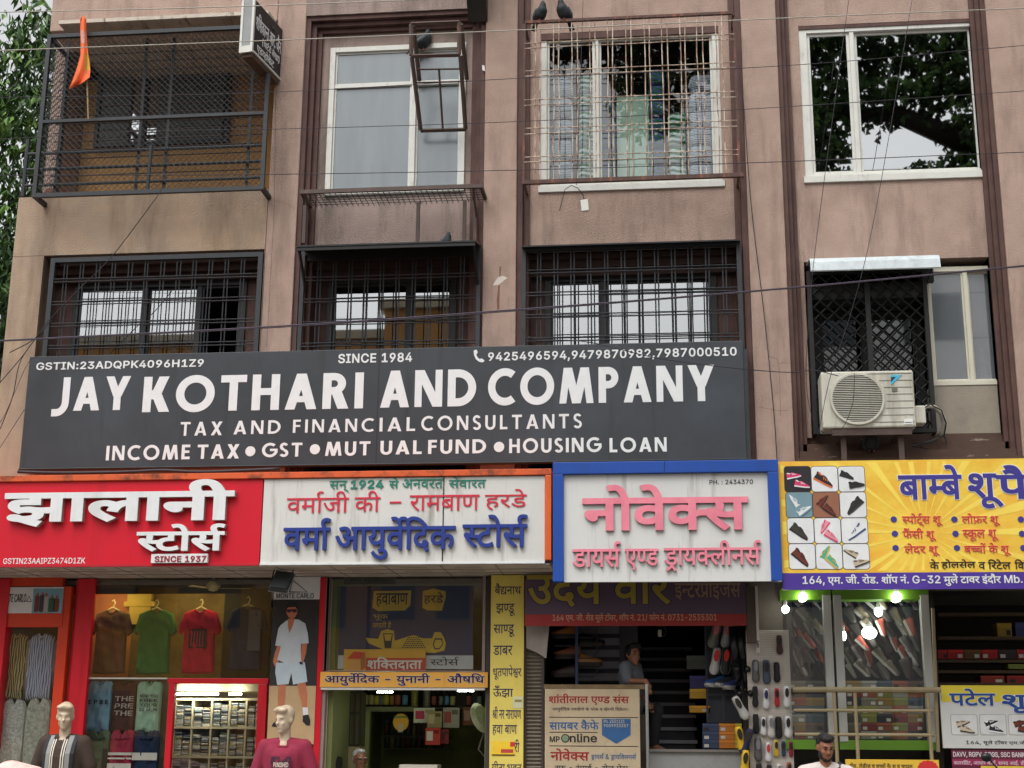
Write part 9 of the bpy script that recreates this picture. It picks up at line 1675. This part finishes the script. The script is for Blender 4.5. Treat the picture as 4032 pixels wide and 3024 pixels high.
# stock behind the caged window: sacks and paper bundles
GS = stripes('green_sack_print', (30, 104, 58), (190, 204, 200), 5, 2, 6); GS2 = stripes('blue_green_sack_print', (26, 92, 52), (70, 84, 130), 6, 2, 9); PB = stripes('paper_bundle', (190, 198, 210), (96, 104, 116), 14, 2, 3); PALE = mat('pale_green_reflection', (186, 214, 192), .8, .1, 3)
for ci, (x0, x1, top, n, mt, nm) in enumerate(((2165, 2258, 300, 5, PB, 'white paper bundle'), (2275, 2345, 295, 6, GS, 'green printed sack'), (2365, 2425, 390, 5, GS2, 'blue green printed sack'), (2550, 2620, 270, 7, GS2, 'green and blue sack'), (2625, 2705, 440, 4, GS, 'pale and green sack'), (2712, 2808, 290, 6, PB, 'pale blue paper bundle'))):
    for r_ in range(n):
        q = RC(x0, x1, top + (710 - top) * r_ / n, top + (710 - top) * (r_ + 1) / n, .42); m = MB(); w, h = q[1] - q[0], q[3] - q[2]
        m.box(q[0] + .01, q[1] - .01, .38 + rnd.uniform(0, .03), .75, q[2] + .002, q[3] - .004); o = m.done('paper_bundle' if mt is PB else 'sack', mt, bevel=min(h, w) * .28)
        tag(o, '%s, %s from the top of the %s column behind the caged window' % (nm, ORD[r_], ORD[ci]), 'bundle' if mt is PB else 'sack', 'stock stacked behind the caged window')
r = RC(2430, 2600, 380, 710, .6); tag(MB().box(r[0], r[1], .6, .64, r[2], r[3]).done('reflection_sheet', PALE), 'pale green sheet standing in for a reflection between the sack columns', 'sheet')  # flat sheet painting in the pale green reflection on the glass
# ------------------------------------------------------------------ wires across the street
M_WL = mat('grey_wire_sheath', (176, 170, 158), .5, .1, 5); M_WD = mat('dark_wire_sheath', (44, 38, 46), .5, .15, 5); M_WP = mat('violet_wire_sheath', (62, 48, 68), .4, .15, 5)
def wire(label, pts, Y, r, mt, ext=True, g='wires across the facade'):
    P_ = [W(x, y, Y if not isinstance(Y, (list, tuple)) else Y[i]) for i, (x, y) in enumerate(pts)]
    if ext: P_ = [P_[0] + (P_[0] - P_[1]).normalized() * 5] + P_ + [P_[-1] + (P_[-1] - P_[-2]).normalized() * 5]
    out = []
    for i in range(len(P_) - 1):                        # rounded path through the points
        p0, p1, p2, p3 = P_[max(0, i - 1)], P_[i], P_[i + 1], P_[min(len(P_) - 1, i + 2)]
        for k in range(6): t = k / 6; out.append(.5 * ((2 * p1) + (p2 - p0) * t + (2 * p0 - 5 * p1 + 4 * p2 - p3) * t * t + (3 * p1 - p0 - 3 * p2 + p3) * t ** 3))
    out.append(P_[-1]); tag(MB().tube(out, r, 6).done('cable', mt, smooth=True), label, 'wire', g)
wire('pale wire crossing the top left corner above the flag', [(0, 48), (560, 36), (1100, 20), (1620, 0)], -3, .0055, M_WL)
wire('pale wire crossing the whole facade just over the balcony cage top rail', [(0, 199), (1100, 158), (2100, 116), (3100, 71), (4032, 32)], -3, .0055, M_WL)
wire('thin dark wire below the pale pair, through the frosted window transom', [(0, 384), (1000, 366), (2100, 305), (3100, 258), (4032, 179)], -3, .0034, M_WD)
wire('thin dark wire across the middle of the upper windows', [(0, 548), (550, 517), (1100, 508), (2100, 476), (3100, 420), (4032, 358)], -3, .0034, M_WD)
wire('thin dark wire along the lower edge of the upper windows', [(0, 691), (1100, 686), (2100, 668), (3100, 636), (4032, 599)], -3, .004, M_WD)
wire('thick violet cable crossing the lower windows above the black board', [(0, 1341), (1100, 1284), (2100, 1214), (3100, 1134), (4032, 1046)], -2.2, .008, M_WP)
wire('second dark cable hugging the thick violet cable', [(0, 1344), (1100, 1289), (2100, 1219), (3100, 1137), (4032, 1049)], -2.25, .005, M_WD)
wire('black cable sagging across the phone numbers to the air conditioner', [(2050, 1285), (2100, 1332), (2318, 1347), (2577, 1408), (2850, 1445), (3100, 1466), (3200, 1458), (3300, 1480)], -.5, .0055, M_WD, False)
wire('thin black cable hanging down beside the rusty cage', [(2296, 0), (2284, 350), (2271, 728)], -.6, .0035, M_WD, False)
wire('thin black cable running down the pillar right of the rusty cage', [(2918, 330), (2930, 430), (2957, 800), (3010, 1250), (3047, 1625), (3060, 1820)], -.03, .005, M_WD, False)
wire('thin cable slanting over the left part of the top right window', [(3342, 0), (3230, 825), (3190, 1180), (3175, 1500), (3215, 1680), (3300, 1700), (3355, 1600), (3365, 1470)], -.55, .0038, M_WD, False)
wire('thin cable slanting over the right part of the top right window', [(3591, 0), (3449, 825), (3360, 1200), (3270, 1480), (3220, 1725)], -.6, .0038, M_WD, False)
wire('thin dark cable slanting from the cage to the board corner', [(640, 740), (599, 800), (440, 1010), (300, 1150), (189, 1267), (90, 1400), (0, 1506)], -.5, .0055, M_WD, False, 'cables at the left end of the board')
wire('stub of cable pointing left of the board corner', [(38, 1388), (120, 1345), (165, 1305), (200, 1262)], -.45, .006, M_WD, False, 'cables at the left end of the board')
wire('cable dropping along the left edge of the black board', [(190, 1275), (85, 1412), (50, 1560), (0, 1690)], -.4, .0055, M_WD, False, 'cables at the left end of the board')
wire('thin cable looping from the board top to the lower left', [(150, 1402), (110, 1430), (60, 1540), (15, 1640), (-30, 1700)], -.35, .0035, M_WD, False, 'cables at the left end of the board')
wire('lowest thin cable slanting behind the black board edge', [(96, 1612), (40, 1700), (0, 1762), (-40, 1810)], -.3, .0035, M_WD, False, 'cables at the left end of the board')
wire('loose black cables lying on the orange canopy edge', [(70, 1858), (250, 1862), (500, 1858), (640, 1852), (800, 1858), (1100, 1846)], -.55, .02, M_WD, False, 'cables at the left end of the board')

# ------------------------------------------------------------------ trees
def leaf_mat(name, a, b):
    m = mat(name, a, .5, .35, 1.3, tint=b); m.node_tree.nodes['Principled BSDF'].inputs['Specular IOR Level'].default_value = .3; return m
BARK = mat('bark', (84, 72, 60), .9, .25, 6, bump=.5)
def tree(label, base, limbs, clumps, n, size, mts, seed, droop=.6, ratio=3.2, bark=BARK):
    rr = random.Random(seed); t = thing('tree', label, 'tree', base); m = MB()
    for pts, rs in limbs: m.tube(pts, rs, 9)
    m.done('trunk', bark, t, smooth=True); mb = MB(); tot = sum(c[2] for c in clumps)
    for (c, r, w) in clumps:
        twigs = []
        for _ in range(max(3, int(n * w / tot / 11))):
            while True:
                d = V((rr.uniform(-1, 1), rr.uniform(-1, 1), rr.uniform(-1, 1)))
                if .1 < d.length < 1: break
            p = V(c) + V((d.x * r[0], d.y * r[1], d.z * r[2])); ax = V((rr.uniform(-1, 1), rr.uniform(-1, 1), rr.uniform(-.5, .3))).normalized(); mi = rr.choice((0, 0, 1, 1, 2))
            for k in range(11):                        # leaves along one twig
                o = p + ax * size * (k - 5) * .42 + V((rr.uniform(-1, 1), rr.uniform(-1, 1), rr.uniform(-1, 1))) * size * .25
                dd = (V((rr.uniform(-1, 1), rr.uniform(-1, 1), -droop - rr.uniform(0, .8)))).normalized(); s = dd.cross(V((rr.uniform(-1, 1), rr.uniform(-1, 1), rr.uniform(-.4, 1)))).normalized(); L_ = size * rr.uniform(.7, 1.25); w_ = L_ / ratio
                nn = dd.cross(s) * w_ * .3
                mb.add([o, o + dd * L_ * .4 - s * w_ * .5 + nn, o + dd * L_, o + dd * L_ * .4 + s * w_ * .5 + nn], [(0, 1, 2), (0, 2, 3)], mi)
    mb.done('crown', mts, t); return t
LG = [leaf_mat('leaf_dark', (30, 50, 24), (42, 66, 32)), leaf_mat('leaf_mid', (46, 76, 32), (62, 94, 40)), leaf_mat('leaf_light', (78, 112, 46), (100, 132, 58))]
bx = V((-12.2, 7, .15))
tree('tall green tree with long drooping leaves beyond the left end of the building', bx, [([bx, V((-12, 7, 5)), V((-11.6, 7, 10)), V((-11, 7, 15))], [.3, .25, .18, .08]), ([V((-11.9, 7, 6)), V((-10.8, 6.6, 8.2)), V((-10, 6.4, 9.4))], [.12, .09, .05]), ([V((-11.8, 7, 8.5)), V((-10.8, 6.4, 11)), V((-9.9, 6.2, 12.6))], [.11, .08, .04])],
     [((-10.9, 6.4, 13.4), (1.7, 1.4, 1.5), 3), ((-10.3, 6.6, 11.2), (1.2, 1.2, 1.3), 3), ((-11.2, 6.4, 9.6), (1.1, 1.2, 1.2), 1.8), ((-11.3, 6.8, 7.6), (1.0, 1.2, 1.0), 1.5), ((-12.6, 7, 11.5), (1.6, 1.5, 3), 2.5)], 13000, .23, LG, 3, .6, 3.0)
PK = [leaf_mat('peepal_dark', (34, 52, 28), (44, 66, 34)), leaf_mat('peepal_mid', (50, 78, 38), (66, 96, 46)), leaf_mat('peepal_light', (70, 100, 46), (90, 122, 60))]
bq = V((10.5, -13.5, .12))
tree('broad heart-leaved tree across the street, seen only as a dark reflection', bq, [([bq, V((10.3, -13.4, 7)), V((9.2, -13, 11)), V((7.2, -12.6, 14.3))], [.6, .5, .42, .34]), ([V((7.2, -12.6, 14.3)), V((5.2, -12.4, 15.2)), V((3.2, -12.2, 15.1)), V((1.0, -12.2, 16.6)), V((-1.5, -12.2, 17.4))], [.3, .2, .11, .08, .04]), ([V((9.2, -13, 11)), V((7.2, -12.4, 12.9)), V((5.2, -12.2, 13.6)), V((3.6, -12, 13.5))], [.28, .2, .12, .05]), ([V((8.2, -12.8, 12.8)), V((8.6, -12.8, 16)), V((7, -12.6, 19)), V((2, -12.4, 19.5))], [.3, .24, .18, .08])],
     [((4.8, -12.4, 16.9), (2.5, 1.2, .8), 6), ((2.6, -12.4, 17.6), (3.0, 1.2, .8), 4), ((-.2, -12.3, 17.4), (2.0, 1.2, 1.0), 5), ((-.1, -12.2, 15.9), (.8, .8, 1.2), 2), ((7, -12.6, 15.4), (1.2, 1.1, 2.0), 5), ((6.3, -12.4, 13.2), (1.3, .9, .8), 3), ((3.5, -12.2, 14.6), (.65, .8, 1.6), 3.4), ((1.5, -12.2, 16.4), (.6, .6, .7), 1), ((-2.3, -12.4, 17.6), (1, 1, .9), 1.4), ((5, -12.3, 15.5), (1.7, .7, .5), 2.2), ((5, -12.3, 13.4), (1.3, .6, .35), 1.2)], 17000, .18, PK, 11, .4, 1.25, mat('dark_bark', (46, 40, 36), .9, .3, 5, bump=.8, bscale=9))

# ------------------------------------------------------------------ the other side of the street (seen in the window reflections)
def block(label, x0, x1, y0, y1, z, wm, floors, nx, wn_=True):
    t = thing('building', label, 'building', ((x0 + x1) / 2, (y0 + y1) / 2, .12)); MB().box(x0, x1, y0, y1, .12, z).done('wall', wm, t); MB().box(x0 - .15, x1 + .15, y0 - .15, y1 + .2, z + .004, z + .3).done('roof', plain(190, 176, 150), t)
    for f in range(floors):
        for i in range(nx):
            cx = x0 + (x1 - x0) * (i + .5) / nx; zz = 1.0 + f * (z - 1) / floors; w = (x1 - x0) / nx * .3
            MB().box(cx - w, cx + w, y1 + .003, y1 + .06, zz + .8, zz + 2.3).done('window', plain(70, 76, 84, .2), t); 
    return t
block('long ochre building across the street mirrored in the lower windows', -26, -9.2, -38, -27, 14.7, mat('ochre_far_wall', (206, 150, 84), .85, .12, 1, dirt=(170, 110, 60), dfac=.5), 4, 5)
block('taller narrow ochre building beside the long ochre one across the street', -9.0, -5.6, -38, -26.6, 15.6, mat('tan_far_wall', (190, 140, 84), .85, .12, 1), 4, 2)
block('orange brown corner house across the street with low roof', -5.4, -2.3, -38, -27, 13.4, mat('orange_far_wall', (214, 140, 70), .85, .12, 1), 3, 2)
block('tall pale building across the street mirrored beside the air conditioner', 4.2, 16, -38, -27, 19.6, mat('white_far_wall', (216, 216, 214), .8, .1, 1), 3, 4)
